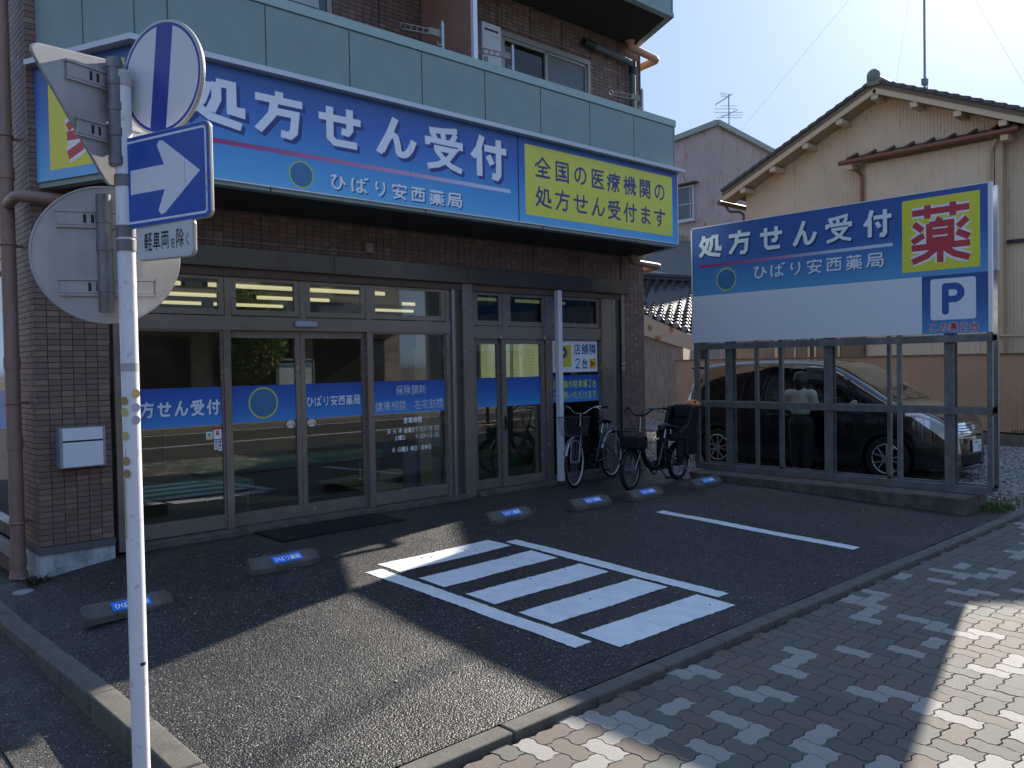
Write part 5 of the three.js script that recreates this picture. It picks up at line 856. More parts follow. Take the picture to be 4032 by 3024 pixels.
  for (const s of [-1, 1]) {
    mesh('wing_mirror', new THREE.SphereGeometry(0.1, 16, 12).scale(1, 0.7, 0.55).translate(s * 0.95, 1.06, 0.98), paint, t);
    for (const z of [-0.35, -0.95 + 0.8]) mesh('door_handle', rbox(s * 0.86 - 0.012, s * 0.86 + 0.012, 0.86, 0.885, z - 0.1, z + 0.08, 0.008), paint, t);
    mesh('sill_strip', box(s * 0.838 - 0.01, s * 0.838 + 0.01, 0.22, 0.232, -0.9, 0.9), std(0x4a4c50, 0.3, { metalness: 0.6 }), t);
    mesh('door_gap', [box(s * 0.848 - 0.004, s * 0.848 + 0.004, 0.3, 0.9, -0.112, -0.106), box(s * 0.848 - 0.004, s * 0.848 + 0.004, 0.3, 0.9, 0.93, 0.936), box(s * 0.848 - 0.004, s * 0.848 + 0.004, 0.3, 0.9, -1.12, -1.114)], dark, t);
    for (const z of wheelZ) {
      const w = mesh('tyre', new THREE.LatheGeometry([[0.205, -0.09], [0.27, -0.1], [0.298, -0.085], [0.305, -0.05], [0.305, 0.05], [0.298, 0.085], [0.27, 0.1], [0.205, 0.09]].map((p) => new THREE.Vector2(...p)), 48).rotateZ(Math.PI / 2).translate(s * 0.735, WR, z), std(0x121214, 0.85), t);
      const X = s * 0.835, rim = [], O = V(0, WR, z);
      rim.push(new THREE.TorusGeometry(0.203, 0.012, 10, 48).rotateY(Math.PI / 2).translate(X - s * 0.012, WR, z));
      for (let i = 0; i < 10; i++) { const a = Math.floor(i / 2) * 1.2566 + (i % 2 ? 0.27 : -0.27), b = Math.floor(i / 2) * 1.2566 + (i % 2 ? 0.1 : -0.1); rim.push(beam([X - s * 0.005, WR + 0.055 * Math.sin(b), z + 0.055 * Math.cos(b)], [X - s * 0.016, WR + 0.2 * Math.sin(a), z + 0.2 * Math.cos(a)], 0.022, 0.03, V(s, 0, 0))); }
      rim.push(new THREE.CylinderGeometry(0.06, 0.065, 0.03, 24).rotateZ(Math.PI / 2).translate(X - s * 0.01, WR, z));
      mesh('rim', rim, std(0xb9bcc2, 0.22, { metalness: 0.85 }), w);
      mesh('wheel_well', new THREE.CylinderGeometry(0.2, 0.2, 0.02, 32).rotateZ(Math.PI / 2).translate(s * 0.76, WR, z), dark, w);
      mesh('arch_liner', new THREE.CylinderGeometry(0.36, 0.36, 0.24, 32, 1, true, 0, Math.PI).rotateZ(Math.PI / 2).rotateX(-Math.PI / 2).translate(s * 0.68, 0.29, z), Object.assign(dark, { side: THREE.DoubleSide }), t);
    }
  }
}
// ---------------------------------------------------------------- bicycles (local: x forward, origin between the wheels)
function bicycle(o) {
  const t = thing(o.name, o.label, 'bicycle', o.pos, o.turn), wb = o.wb / 2, R = o.r, fr = o.frame;
  const rubber = std(0x0d0d0f, 0.8), chr = std(0xb9bfc8, 0.2, { metalness: 0.9 }), rimM = std(o.rimColour, 0.3, { metalness: o.rimMetal }), spokeM = std(0x9aa0a8, 0.35, { metalness: 0.7 });
  const steer = o.steer ?? 0.15, head = V(wb - o.rake, o.headY, 0);
  const fork = new THREE.Matrix4().makeTranslation(wb - 0.04, 0, 0).multiply(new THREE.Matrix4().makeRotationY(steer)).multiply(new THREE.Matrix4().makeTranslation(-wb + 0.04, 0, 0));
  const turned = (g) => g.applyMatrix4(fork);
  for (const [i, x] of [wb, -wb].entries()) {
    const f = i === 0 ? turned : (g) => g;
    const w = mesh('wheel', f(new THREE.TorusGeometry(R - o.tyre, o.tyre, 12, 60).translate(x, R, 0)), rubber, t); w.name = 'tyre';
    mesh('rim', f(new THREE.TorusGeometry(R - o.tyre * 2.1, o.tyre * 0.62, 8, 60).scale(1, 1, 1.1).translate(x, R, 0)), rimM, w);
    const sp = []; for (let k = 0; k < 28; k++) { const a = k * 6.283 / 28, b = a + (k % 4 < 2 ? 0.9 : -0.9), z = k % 2 ? 0.03 : -0.03; sp.push(f(bar([x + 0.02 * Math.cos(b), R + 0.02 * Math.sin(b), z], [x + (R - o.tyre * 2.2) * Math.cos(a), R + (R - o.tyre * 2.2) * Math.sin(a), 0], 0.0014, 0.0014, 5, false))); }
    mesh('spokes', sp, spokeM, w);
    mesh('hub', f(bar([x, R, -0.05], [x, R, 0.05], o.motor && i === 0 ? 0.05 : 0.022, undefined, 16)), std(0x8b9098, 0.35, { metalness: 0.7 }), w);
    mesh('mudguard', f(gridSurf((u, v) => { const a = lerp(i ? 0.2 : 0.35, i ? 3.0 : 2.5, u) + (i ? 0.15 : 0), ww = (v - 0.5) * 0.055, rr2 = R + 0.022 - 0.012 * Math.pow(Math.abs(v - 0.5) * 2, 2); return [x + rr2 * Math.cos(a), R + rr2 * Math.sin(a), ww]; }, 30, 6)), Object.assign(std(o.guard, 0.25, { metalness: 0.6 }), { side: THREE.DoubleSide }), t);
  }
  const B = V(-0.06, R - 0.05, 0), seatT = V(-0.24, o.seatY - 0.14, 0), frameM = phys(o.frameColour, 0.35, { clearcoat: 0.7 });
  mesh('frame', [tube(fr.down, o.fat ? 0.032 : 0.017, 30, 10), ...(fr.top ? [tube(fr.top, 0.015, 30, 10)] : []), bar(B, seatT, o.fat ? 0.022 : 0.016), bar([B.x, B.y, 0.03], [-wb, R, 0.055], 0.01), bar([B.x, B.y, -0.03], [-wb, R, -0.055], 0.01), bar([seatT.x + 0.03, seatT.y - 0.1, 0.02], [-wb, R, 0.055], 0.008), bar([seatT.x + 0.03, seatT.y - 0.1, -0.02], [-wb, R, -0.055], 0.008), bar([head.x - 0.02, head.y + 0.08, 0], [head.x + 0.025, head.y - 0.09, 0], 0.021)], frameM, t);
  const crown = V(head.x + 0.03, head.y - 0.11, 0);
  mesh('fork', [turned(bar([crown.x, crown.y, 0.045], [wb, R, 0.055], 0.012)), turned(bar([crown.x, crown.y, -0.045], [wb, R, -0.055], 0.012)), turned(bar([crown.x, crown.y, -0.05], [crown.x, crown.y, 0.05], 0.015))], frameM, t);
  mesh('seat_post', bar([seatT.x, seatT.y, 0], [seatT.x - 0.045, o.seatY, 0], 0.012), chr, t);
  mesh('saddle', gridSurf((u, v) => { const a = v * 6.283, l = u, w = lerp(0.1, 0.028, sstep(l, 0.1, 0.75)) * Math.sqrt(Math.max(0, 1 - Math.pow(2 * l - 1, 8))) + 0.004; return [seatT.x - 0.17 + 0.27 * l, o.seatY + 0.03 + 0.035 * Math.sin(a) * Math.sqrt(Math.max(0, 1 - Math.pow(2 * l - 1, 6))) - 0.02 * Math.cos(l * 6), w * Math.cos(a)]; }, 18, 18), std(0x101114, 0.45), t);
  mesh('saddle_springs', [0.04, -0.04].map((z) => bar([seatT.x - 0.11, o.seatY - 0.06, z], [seatT.x - 0.11, o.seatY + 0.01, z], 0.016)), chr, t);
  // steering
  const hb = o.barY, st = V(head.x - 0.045, hb - 0.06, 0);
  mesh('stem', turned(bar([head.x - 0.02, head.y + 0.08, 0], [st.x, st.y + 0.02, 0], 0.012)), chr, t);
  mesh('handlebar', turned(tube([[st.x - 0.24, hb + 0.03, 0.29], [st.x - 0.12, hb + 0.045, 0.26], [st.x - 0.02, hb + 0.03, 0.17], [st.x + 0.03, hb - 0.04, 0.07], [st.x + 0.03, hb - 0.045, 0], [st.x + 0.03, hb - 0.04, -0.07], [st.x - 0.02, hb + 0.03, -0.17], [st.x - 0.12, hb + 0.045, -0.26], [st.x - 0.24, hb + 0.03, -0.29]], 0.011, 50)), o.fat ? std(0x17171a, 0.4) : chr, t);
  for (const s of [1, -1]) {
    mesh('grip', turned(bar([st.x - 0.12, hb + 0.043, s * 0.262], [st.x - 0.25, hb + 0.028, s * 0.293], 0.017)), rubber, t);
    mesh('brake_lever', turned(tube([[st.x - 0.04, hb + 0.04, s * 0.215], [st.x - 0.05, hb + 0.01, s * 0.26], [st.x - 0.12, hb - 0.02, s * 0.3], [st.x - 0.2, hb - 0.03, s * 0.32]], 0.006, 16)), o.fat ? std(0x2a2a2e, 0.4) : chr, t);
  }
  mesh('brake_cable', [turned(tube([[st.x - 0.03, hb + 0.03, 0.2], [st.x + 0.14, hb - 0.02, 0.12], [st.x + 0.15, hb - 0.2, 0.03], [crown.x, crown.y, 0.02]], 0.004, 24, 6)), turned(tube([[st.x - 0.03, hb + 0.03, -0.2], [st.x + 0.12, hb + 0.02, -0.1], [st.x + 0.12, hb - 0.2, -0.02], [head.x, head.y, -0.02]], 0.004, 24, 6))], rubber, t);
  // basket of wire
  const b = o.basket, wires = [];
  const bp = (u, v, k) => { const f = lerp(0.78, 1, k), cx = b.x, lx = b.l / 2 * f, lz = b.w / 2 * f; return V(cx + lerp(-lx, lx, u), b.y + b.h * k, lerp(-lz, lz, v)); };
  const ring = (k, r) => { const p = [bp(0, 0, k), bp(1, 0, k), bp(1, 1, k), bp(0, 1, k)]; for (let i = 0; i < 4; i++) wires.push(bar(p[i], p[(i + 1) % 4], r, r, 5)); };
  for (let i = 0; i <= b.nh; i++) ring(i / b.nh, i === b.nh ? 0.0045 : 0.0016);
  for (let i = 0; i <= b.nv; i++) { const q = i / b.nv; for (const [u0, v0] of [[q, 0], [q, 1], [0, q], [1, q]]) wires.push(bar(bp(u0, v0, 0), bp(u0, v0, 1), 0.0016, 0.0016, 5)); wires.push(bar(bp(q, 0, 0), bp(q, 1, 0), 0.0016, 0.0016, 5)); }
  mesh('basket', wires.map((g) => turned(g)), std(o.basketColour, 0.4, { metalness: 0.5 }), t);
  if (b.bag) mesh('basket_lining', turned(rbox(b.x - b.l * 0.34, b.x + b.l * 0.34, b.y + 0.01, b.y + b.h * 0.72, -b.w * 0.36, b.w * 0.36, 0.03)), std(0x17171c, 0.7), t);
  mesh('basket_stay', [turned(bar([b.x - b.l * 0.3, b.y, 0.06], [wb, R, 0.062], 0.005)), turned(bar([b.x - b.l * 0.3, b.y, -0.06], [wb, R, -0.062], 0.005))], chr, t);
  mesh('front_lamp', turned(bar([crown.x + 0.06, crown.y + 0.01, 0.04], [crown.x + 0.13, crown.y + 0.01, 0.04], 0.022, 0.028, 16)), std(0x9fa4aa, 0.25, { metalness: 0.6 }), t);
  // drive
  const cr = mesh('chainset', [new THREE.TorusGeometry(0.075, 0.012, 8, 30).translate(B.x, B.y, 0.05), bar([B.x, B.y, -0.06], [B.x, B.y, 0.07], 0.018), bar([B.x - 0.075, B.y, 0.05], [B.x + 0.075, B.y, 0.05], 0.01), bar([B.x, B.y, 0.06], [B.x + 0.11, B.y + 0.12, 0.07], 0.01), bar([B.x, B.y, -0.05], [B.x - 0.11, B.y - 0.12, -0.07], 0.01)], std(0x55585e, 0.35, { metalness: 0.7 }), t);
  mesh('pedal', [rbox(B.x + 0.06, B.x + 0.16, B.y + 0.11, B.y + 0.135, 0.075, 0.145, 0.008)], rubber, cr); mesh('pedal', [rbox(B.x - 0.16, B.x - 0.06, B.y - 0.135, B.y - 0.11, -0.145, -0.075, 0.008)], rubber, cr);
  mesh('chain_guard', [rbox(B.x - 0.42, B.x + 0.1, B.y - 0.035, B.y + 0.1, 0.055, 0.07, 0.006)], std(o.fat ? 0x17181c : 0x1c1c20, 0.4), t);
  mesh('stand', [tube([[-wb, R, 0.075], [-wb - 0.06, R * 0.5, 0.12], [-wb - 0.07, 0.008, 0.15]], 0.008), tube([[-wb, R, -0.075], [-wb - 0.06, R * 0.5, -0.12], [-wb - 0.07, 0.008, -0.15]], 0.008), bar([-wb - 0.07, 0.008, -0.15], [-wb - 0.07, 0.008, 0.15], 0.008)], chr, t);
  mesh('rear_rack', [bar([seatT.x, R + R + 0.06, 0.05], [-wb - 0.2, R * 2 + 0.06, 0.05], 0.006), bar([seatT.x, R * 2 + 0.06, -0.05], [-wb - 0.2, R * 2 + 0.06, -0.05], 0.006), bar([-wb - 0.12, R * 2 + 0.06, -0.05], [-wb - 0.12, R * 2 + 0.06, 0.05], 0.005), bar([-wb, R, 0.07], [-wb - 0.05, R * 2 + 0.06, 0.05], 0.005), bar([-wb, R, -0.07], [-wb - 0.05, R * 2 + 0.06, -0.05], 0.005)], chr, t);
  mesh('rear_reflector', rbox(-wb - R - 0.035, -wb - R - 0.02, R * 1.55, R * 1.55 + 0.05, -0.025, 0.025, 0.004), phys(0x7a1a18, 0.2, { clearcoat: 1 }), t);
  return t;
}
function headingTurn(front, rear) { return Math.atan2(-(front[1] - rear[1]), front[0] - rear[0]); }
{
  const F = [8.04, 0.47], Rr = [9.12, 0.2];
  bicycle({ name: 'city_bicycle', label: 'black city bicycle with pale rims and a grey wire basket by the shutter post', pos: [(F[0] + Rr[0]) / 2, 0.004, (F[1] + Rr[1]) / 2], turn: headingTurn(F, Rr), wb: 1.113, r: 0.335, tyre: 0.018, rake: 0.2, headY: 0.72, seatY: 0.8, barY: 1.02, steer: 0.12,
    frame: { down: [[0.36, 0.68, 0], [0.22, 0.5, 0], [0.08, 0.34, 0], [-0.06, 0.285, 0]], top: [[0.36, 0.78, 0], [0.2, 0.68, 0], [0.02, 0.46, 0], [-0.14, 0.44, 0]] }, frameColour: 0x0c0c0e, rimColour: 0xc9cdd2, rimMetal: 0.25, guard: 0x8b9098, basketColour: 0x5a5d62, basket: { x: 0.56, y: 0.69, h: 0.25, l: 0.3, w: 0.36, nh: 7, nv: 9 } });
  const F2 = [8.31, 1.2], R2 = [9.5, 1.08];
  const e = bicycle({ name: 'electric_bicycle', label: 'black small wheeled bicycle with a rear child seat and dark front basket', pos: [(F2[0] + R2[0]) / 2, 0.004, (F2[1] + R2[1]) / 2], turn: headingTurn(F2, R2), wb: 1.196, r: 0.262, tyre: 0.026, rake: 0.26, headY: 0.64, seatY: 0.73, barY: 1.0, steer: 0.1, fat: true, motor: true,
    frame: { down: [[0.35, 0.58, 0], [0.26, 0.4, 0], [0.14, 0.26, 0], [-0.06, 0.24, 0]] }, frameColour: 0x0d0d10, rimColour: 0x6f757d, rimMetal: 0.8, guard: 0x16161a, basketColour: 0x1b1b1f, basket: { x: 0.5, y: 0.53, h: 0.24, l: 0.36, w: 0.42, nh: 4, nv: 8, bag: true } });
  const sh = std(0x121317, 0.55), pad = std(0x1b1d24, 0.7);
  mesh('battery', rbox(-0.29, -0.2, 0.28, 0.62, -0.045, 0.045, 0.02), std(0x1a1b20, 0.4), e);
  mesh('display', rbox(0.24, 0.31, 1.03, 1.06, -0.2, -0.1, 0.008), std(0x4a6a7a, 0.3), e);
  const cs = mesh('child_seat', [rbox(-0.78, -0.36, 0.56, 0.66, -0.17, 0.17, 0.04), prism([[-0.74, 0.6], [-0.36, 0.6], [-0.36, 0.7], [-0.55, 0.78], [-0.68, 1.03], [-0.86, 1.03], [-0.8, 0.75]], 0.03, (g) => g.translate(0, 0, 0.16), 0.01), prism([[-0.74, 0.6], [-0.36, 0.6], [-0.36, 0.7], [-0.55, 0.78], [-0.68, 1.03], [-0.86, 1.03], [-0.8, 0.75]], 0.03, (g) => g.translate(0, 0, -0.19), 0.01), prism([[-0.76, 0.6], [-0.7, 0.6], [-0.8, 1.04], [-0.87, 1.04]], 0.36, (g) => g.translate(0, 0, -0.18), 0.012), rbox(-0.46, -0.34, 0.28, 0.58, 0.12, 0.19, 0.02), rbox(-0.46, -0.34, 0.28, 0.58, -0.19, -0.12, 0.02)], sh, e);
  mesh('head_rest', rbox(-0.84, -0.72, 0.86, 1.05, -0.14, 0.14, 0.04), pad, cs); mesh('footrest', [rbox(-0.42, -0.26, 0.24, 0.28, 0.12, 0.2, 0.01), rbox(-0.42, -0.26, 0.24, 0.28, -0.2, -0.12, 0.01)], sh, cs);
  mesh('grab_rail', tube([[-0.5, 0.7, 0.19], [-0.34, 0.76, 0.15], [-0.3, 0.77, 0], [-0.34, 0.76, -0.15], [-0.5, 0.7, -0.19]], 0.012), sh, cs);
  mesh('rain_cover', rbox(-0.8, -0.5, 0.36, 0.62, -0.2, -0.15, 0.02), sh, e);
  const h = thing('orange_helmet', 'orange child helmet resting on top of the black child seat', 'helmet', [9.93, 1.03, 1.04]);
  mesh('shell', new THREE.SphereGeometry(0.13, 24, 12, 0, 6.2832, 0, Math.PI / 2).scale(1.05, 0.6, 0.9), std(0xd07a2e, 0.4), h);
  mesh('rim', new THREE.TorusGeometry(0.128, 0.01, 8, 32).rotateX(Math.PI / 2).scale(1.05, 1, 0.9), std(0xb96a2a, 0.5), h);
  mesh('badge', new THREE.SphereGeometry(0.025, 10, 8).scale(1, 0.7, 0.4).translate(-0.06, 0.045, 0.085), std(0x6a3a1e, 0.6), h);
}
// ---------------------------------------------------------------- person beside the car
function fieldMesh(name, bones, lo, hi, res, k, mat, parent) { // bones [[ax,ay,az,ra],[bx,by,bz,rb]]
  const size = Math.max(hi[0] - lo[0], hi[1] - lo[1], hi[2] - lo[2]), c = [(lo[0] + hi[0]) / 2, (lo[1] + hi[1]) / 2, (lo[2] + hi[2]) / 2], mc = new MarchingCubes(res, mat, false, false, 120000);
  mc.isolation = 0; const half = size / 2;
  for (let z = 0; z < res; z++) for (let y = 0; y < res; y++) for (let x = 0; x < res; x++) {
    const p = [c[0] + (x - res / 2) / (res / 2) * half, c[1] + (y - res / 2) / (res / 2) * half, c[2] + (z - res / 2) / (res / 2) * half];
    let acc = 0;
    for (const [a, b] of bones) {
      const d = [b[0] - a[0], b[1] - a[1], b[2] - a[2]], w = [p[0] - a[0], p[1] - a[1], p[2] - a[2]], L = d[0] * d[0] + d[1] * d[1] + d[2] * d[2], tt = clamp(L ? (w[0] * d[0] + w[1] * d[1] + w[2] * d[2]) / L : 0, 0, 1);
      const dist = Math.hypot(w[0] - d[0] * tt, w[1] - d[1] * tt, w[2] - d[2] * tt) - lerp(a[3], b[3], tt); acc += Math.exp(-Math.min(40, dist / k));
    }
    mc.field[x + y * res + z * res * res] = acc > 1e-17 ? k * Math.log(acc) : -1;
  }
  mc.update();
  const n = mc.count, g = new THREE.BufferGeometry(), pos = new Float32Array(n * 3), nor = new Float32Array(n * 3);
  for (let i = 0; i < n * 3; i++) { pos[i] = mc.positionArray[i] * half + c[i % 3]; nor[i] = mc.normalArray[i]; }
  g.setAttribute('position', new THREE.BufferAttribute(pos, 3)); g.setAttribute('normal', new THREE.BufferAttribute(nor, 3)); g.computeVertexNormals();
  return mesh(name, g, mat, parent);
}
{ // local: facing +z, feet at y 0; 1.52 m tall
  const t = thing('person', 'person in a pale top and dark trousers beside the black car, holding papers', 'person', [11.2, -0.055, 2.02], 1.75);
  const skin = std(0x9a6e56, 0.6), top = std(0x8f958a, 0.85), tr = std(0x121216, 0.85), hairM = std(0x16120f, 0.6), shoe = std(0x0e0e10, 0.5);
  const armR = [[-0.17, 1.2, -0.01], [-0.2, 1.03, 0.02], [-0.12, 1.04, 0.22]], armL = [[0.17, 1.2, -0.01], [0.2, 1.03, 0.02], [0.1, 1.03, 0.23]];
  const B = (a, ra, b, rb) => [[...a, ra], [...b, rb]];
  const fingers = (w, s) => { const o = []; for (let i = 0; i < 4; i++) { const f = [w[0] + s * 0.022 - s * 0.004 * i, w[1] + 0.03 - i * 0.019, w[2] + 0.07], l = [0.062, 0.07, 0.066, 0.05][i]; o.push(B(f, 0.009, [f[0] + s * 0.012, f[1], f[2] + l * 0.5], 0.0085), B([f[0] + s * 0.012, f[1], f[2] + l * 0.5], 0.0085, [f[0] + s * 0.03, f[1] - 0.004, f[2] + l * 0.75], 0.007)); } o.push(B([w[0], w[1] + 0.03, w[2] + 0.02], 0.012, [w[0] + s * 0.03, w[1] + 0.055, w[2] + 0.06], 0.009), B(w, 0.024, [w[0] + s * 0.012, w[1], w[2] + 0.075], 0.03)); return o; };
  const body = [B([0, 0.8, 0], 0.12, [0, 1.0, 0.0], 0.1), B([0, 1.0, 0], 0.1, [0, 1.17, -0.005], 0.115), B([-0.13, 1.2, -0.01], 0.055, [0.13, 1.2, -0.01], 0.055), B([0, 1.2, -0.01], 0.05, [0, 1.32, 0.01], 0.045),
    B([0, 1.38, 0.02], 0.075, [0, 1.44, 0.0], 0.085), B([0, 1.345, 0.045], 0.045, [0, 1.4, 0.05], 0.06), B([0, 1.385, 0.1], 0.012, [0, 1.365, 0.112], 0.012),
    B(armR[0], 0.045, armR[1], 0.036), B(armR[1], 0.036, armR[2], 0.024), B(armL[0], 0.045, armL[1], 0.036), B(armL[1], 0.036, armL[2], 0.024),
    B([-0.08, 0.78, 0], 0.085, [-0.085, 0.42, 0.005], 0.056), B([-0.085, 0.42, 0.005], 0.054, [-0.085, 0.08, -0.01], 0.034), B([-0.085, 0.06, -0.02], 0.036, [-0.09, 0.03, 0.12], 0.03),
    B([0.08, 0.78, 0], 0.085, [0.085, 0.42, 0.02], 0.056), B([0.085, 0.42, 0.02], 0.054, [0.085, 0.08, 0.03], 0.034), B([0.085, 0.06, 0.02], 0.036, [0.09, 0.03, 0.16], 0.03)];
  const bm = fieldMesh('body', body, [-0.8, -0.02, -0.8], [0.8, 1.58, 0.8], 120, 0.014, skin, t);
  fieldMesh('hand', fingers(armR[2], 1), [-0.16, 0.94, 0.18], [0.04, 1.14, 0.38], 60, 0.004, skin, t); fieldMesh('hand', fingers(armL[2], -1), [-0.03, 0.93, 0.19], [0.17, 1.13, 0.39], 60, 0.004, skin, t);
  fieldMesh('blouse', [B([0, 1.0, 0], 0.135, [0, 1.05, 0.0], 0.13), B([0, 1.0, 0], 0.13, [0, 1.17, -0.005], 0.13), B([-0.14, 1.205, -0.01], 0.066, [0.14, 1.205, -0.01], 0.066), B(armR[0], 0.066, armR[1], 0.056), B(armR[1], 0.056, lerp3(armR[1], armR[2], 0.6), 0.042), B(armL[0], 0.066, armL[1], 0.056), B(armL[1], 0.056, lerp3(armL[1], armL[2], 0.6), 0.042)], [-0.4, 0.6, -0.4], [0.4, 1.4, 0.4], 90, 0.016, top, t);
  fieldMesh('trousers', [B([0, 0.8, 0], 0.135, [0, 0.95, 0], 0.118), B([-0.08, 0.78, 0], 0.1, [-0.085, 0.42, 0.005], 0.078), B([-0.085, 0.42, 0.005], 0.078, [-0.085, 0.2, -0.01], 0.066), B([0.08, 0.78, 0], 0.1, [0.085, 0.42, 0.02], 0.078), B([0.085, 0.42, 0.02], 0.078, [0.085, 0.2, 0.025], 0.066)], [-0.5, 0.0, -0.5], [0.5, 1.0, 0.5], 90, 0.014, tr, t);
  fieldMesh('hair', [B([0, 1.4, -0.03], 0.09, [0, 1.455, -0.01], 0.088), B([0, 1.32, -0.06], 0.06, [0, 1.4, -0.05], 0.075), B([-0.07, 1.36, 0.0], 0.03, [-0.06, 1.44, 0.03], 0.04), B([0.07, 1.36, 0.0], 0.03, [0.06, 1.44, 0.03], 0.04)], [-0.15, 1.26, -0.18], [0.15, 1.56, 0.12], 50, 0.01, hairM, t);
  for (const [x, z] of [[-0.085, -0.02], [0.085, 0.02]]) fieldMesh('shoe', [B([x, 0.035, z - 0.03], 0.042, [x * 1.06, 0.028, z + 0.14], 0.036)], [x - 0.15, -0.1, z - 0.1], [x + 0.15, 0.2, z + 0.22], 40, 0.006, shoe, t);
  for (const s of [-1, 1]) mesh('eye', new THREE.SphereGeometry(0.009, 10, 8).translate(s * 0.032, 1.395, 0.103), std(0x1a1210, 0.2), bm);
  mesh('mouth', new THREE.SphereGeometry(0.018, 10, 6).scale(1, 0.25, 0.35).translate(0, 1.335, 0.088), std(0x8a4a42, 0.5), bm);
  const p = thing('paper_sheets', 'white paper sheets held in both hands of the person by the car', 'papers', [11.5, 0.97, 1.98], 1.75);
  mesh('sheet', gridSurf((u, v) => [lerp(-0.11, 0.11, u), lerp(-0.04, 0.1, v) + 0.015 * Math.sin(u * 4), lerp(0.1, -0.04, v)], 8, 8), std(0xc9d2cc, 0.8, { side: THREE.DoubleSide }), p);
  mesh('sheet', gridSurf((u, v) => [lerp(-0.09, 0.13, u), lerp(-0.05, 0.09, v) + 0.01 * Math.sin(u * 5 + 1), lerp(0.12, -0.02, v)], 8, 8), std(0xbfc9c4, 0.8, { side: THREE.DoubleSide }), p);
}
function lerp3(a, b, f) { return [lerp(a[0], b[0], f), lerp(a[1], b[1], f), lerp(a[2], b[2], f)]; }
// ---------------------------------------------------------------- neighbouring houses
const rustWall = (base, streak, k0) => tex(512, (u, v) => { const s = tn(u, 0.0 + v * 0.12, 30, k0) + 0.6 * tn(u, v * 0.25, 60, k0 + 2), b = 7 * tn(u, v, 6, k0 + 4) + (rnd() - 0.5) * 8, m = clamp((s - 0.42) * 2.2, 0, 1) * clamp(0.5 + tn(u, v, 8, k0 + 9), 0, 1); return base.map((c, i) => lerp(c + b, streak[i], m)); }, true, 0.22);
M.tinTan = std(0xffffff, 0.6, { map: rustWall([206, 188, 160], [180, 154, 122], 3), side: THREE.DoubleSide });
M.tinPink = std(0xffffff, 0.65, { map: rustWall([176, 158, 152], [146, 96, 66], 14), side: THREE.DoubleSide });
M.tinBrown = std(0xffffff, 0.55, { map: rustWall([166, 136, 108], [150, 120, 94], 25), side: THREE.DoubleSide });
M.plaster = std(0xffffff, 0.9, { map: tex(512, (u, v) => { const b = 12 * tn(u, v, 5, 41) + 10 * tn(u, v * 0.2, 24, 44) + (rnd() - 0.5) * 10; return [134 + b, 126 + b, 112 + b * 0.9]; }, true, 0.2) });
M.wood = std(0xc8b494, 0.75); M.tileDark = std(0x2a2d31, 0.5); M.tileGrey = std(0x4d4d4b, 0.5); M.copper = std(0x7e5440, 0.5, { metalness: 0.3 });
// corrugated sheet on the plane x = const, from z0 to z1, top and bottom heights as functions of z
function corrX(x, z0, z1, bot, topf, pitch, depth) {
  const n = Math.round((z1 - z0) / pitch), pos = [], uv = [];
  const P = [[0, 0], [0.3, 0], [0.42, depth], [0.88, depth], [1, 0]];
  for (let i = 0; i < n; i++) for (let k = 0; k < 4; k++) {
    const za = z0 + (i + P[k][0]) * pitch, zb = z0 + (i + P[k + 1][0]) * pitch, xa = x - P[k][1], xb = x - P[k + 1][1];
    const a = [xa, bot(za), za], b = [xb, bot(zb), zb], c = [xb, topf(zb), zb], d = [xa, topf(za), za];
    pos.push(...a, ...b, ...c, ...a, ...c, ...d);
  }
  const g = new THREE.BufferGeometry(); g.setAttribute('position', new THREE.Float32BufferAttribute(pos, 3)); g.computeVertexNormals(); return g;
}
function corrZ(z, x0, x1, bot, topf, pitch, depth) { const g = corrX(z, x0, x1, bot, topf, pitch, depth), p = g.attributes.position; for (let i = 0; i < p.count; i++) { const a = p.getX(i), b = p.getZ(i); p.setXYZ(i, b, p.getY(i), 2 * z - a); } g.computeVertexNormals(); return g; }
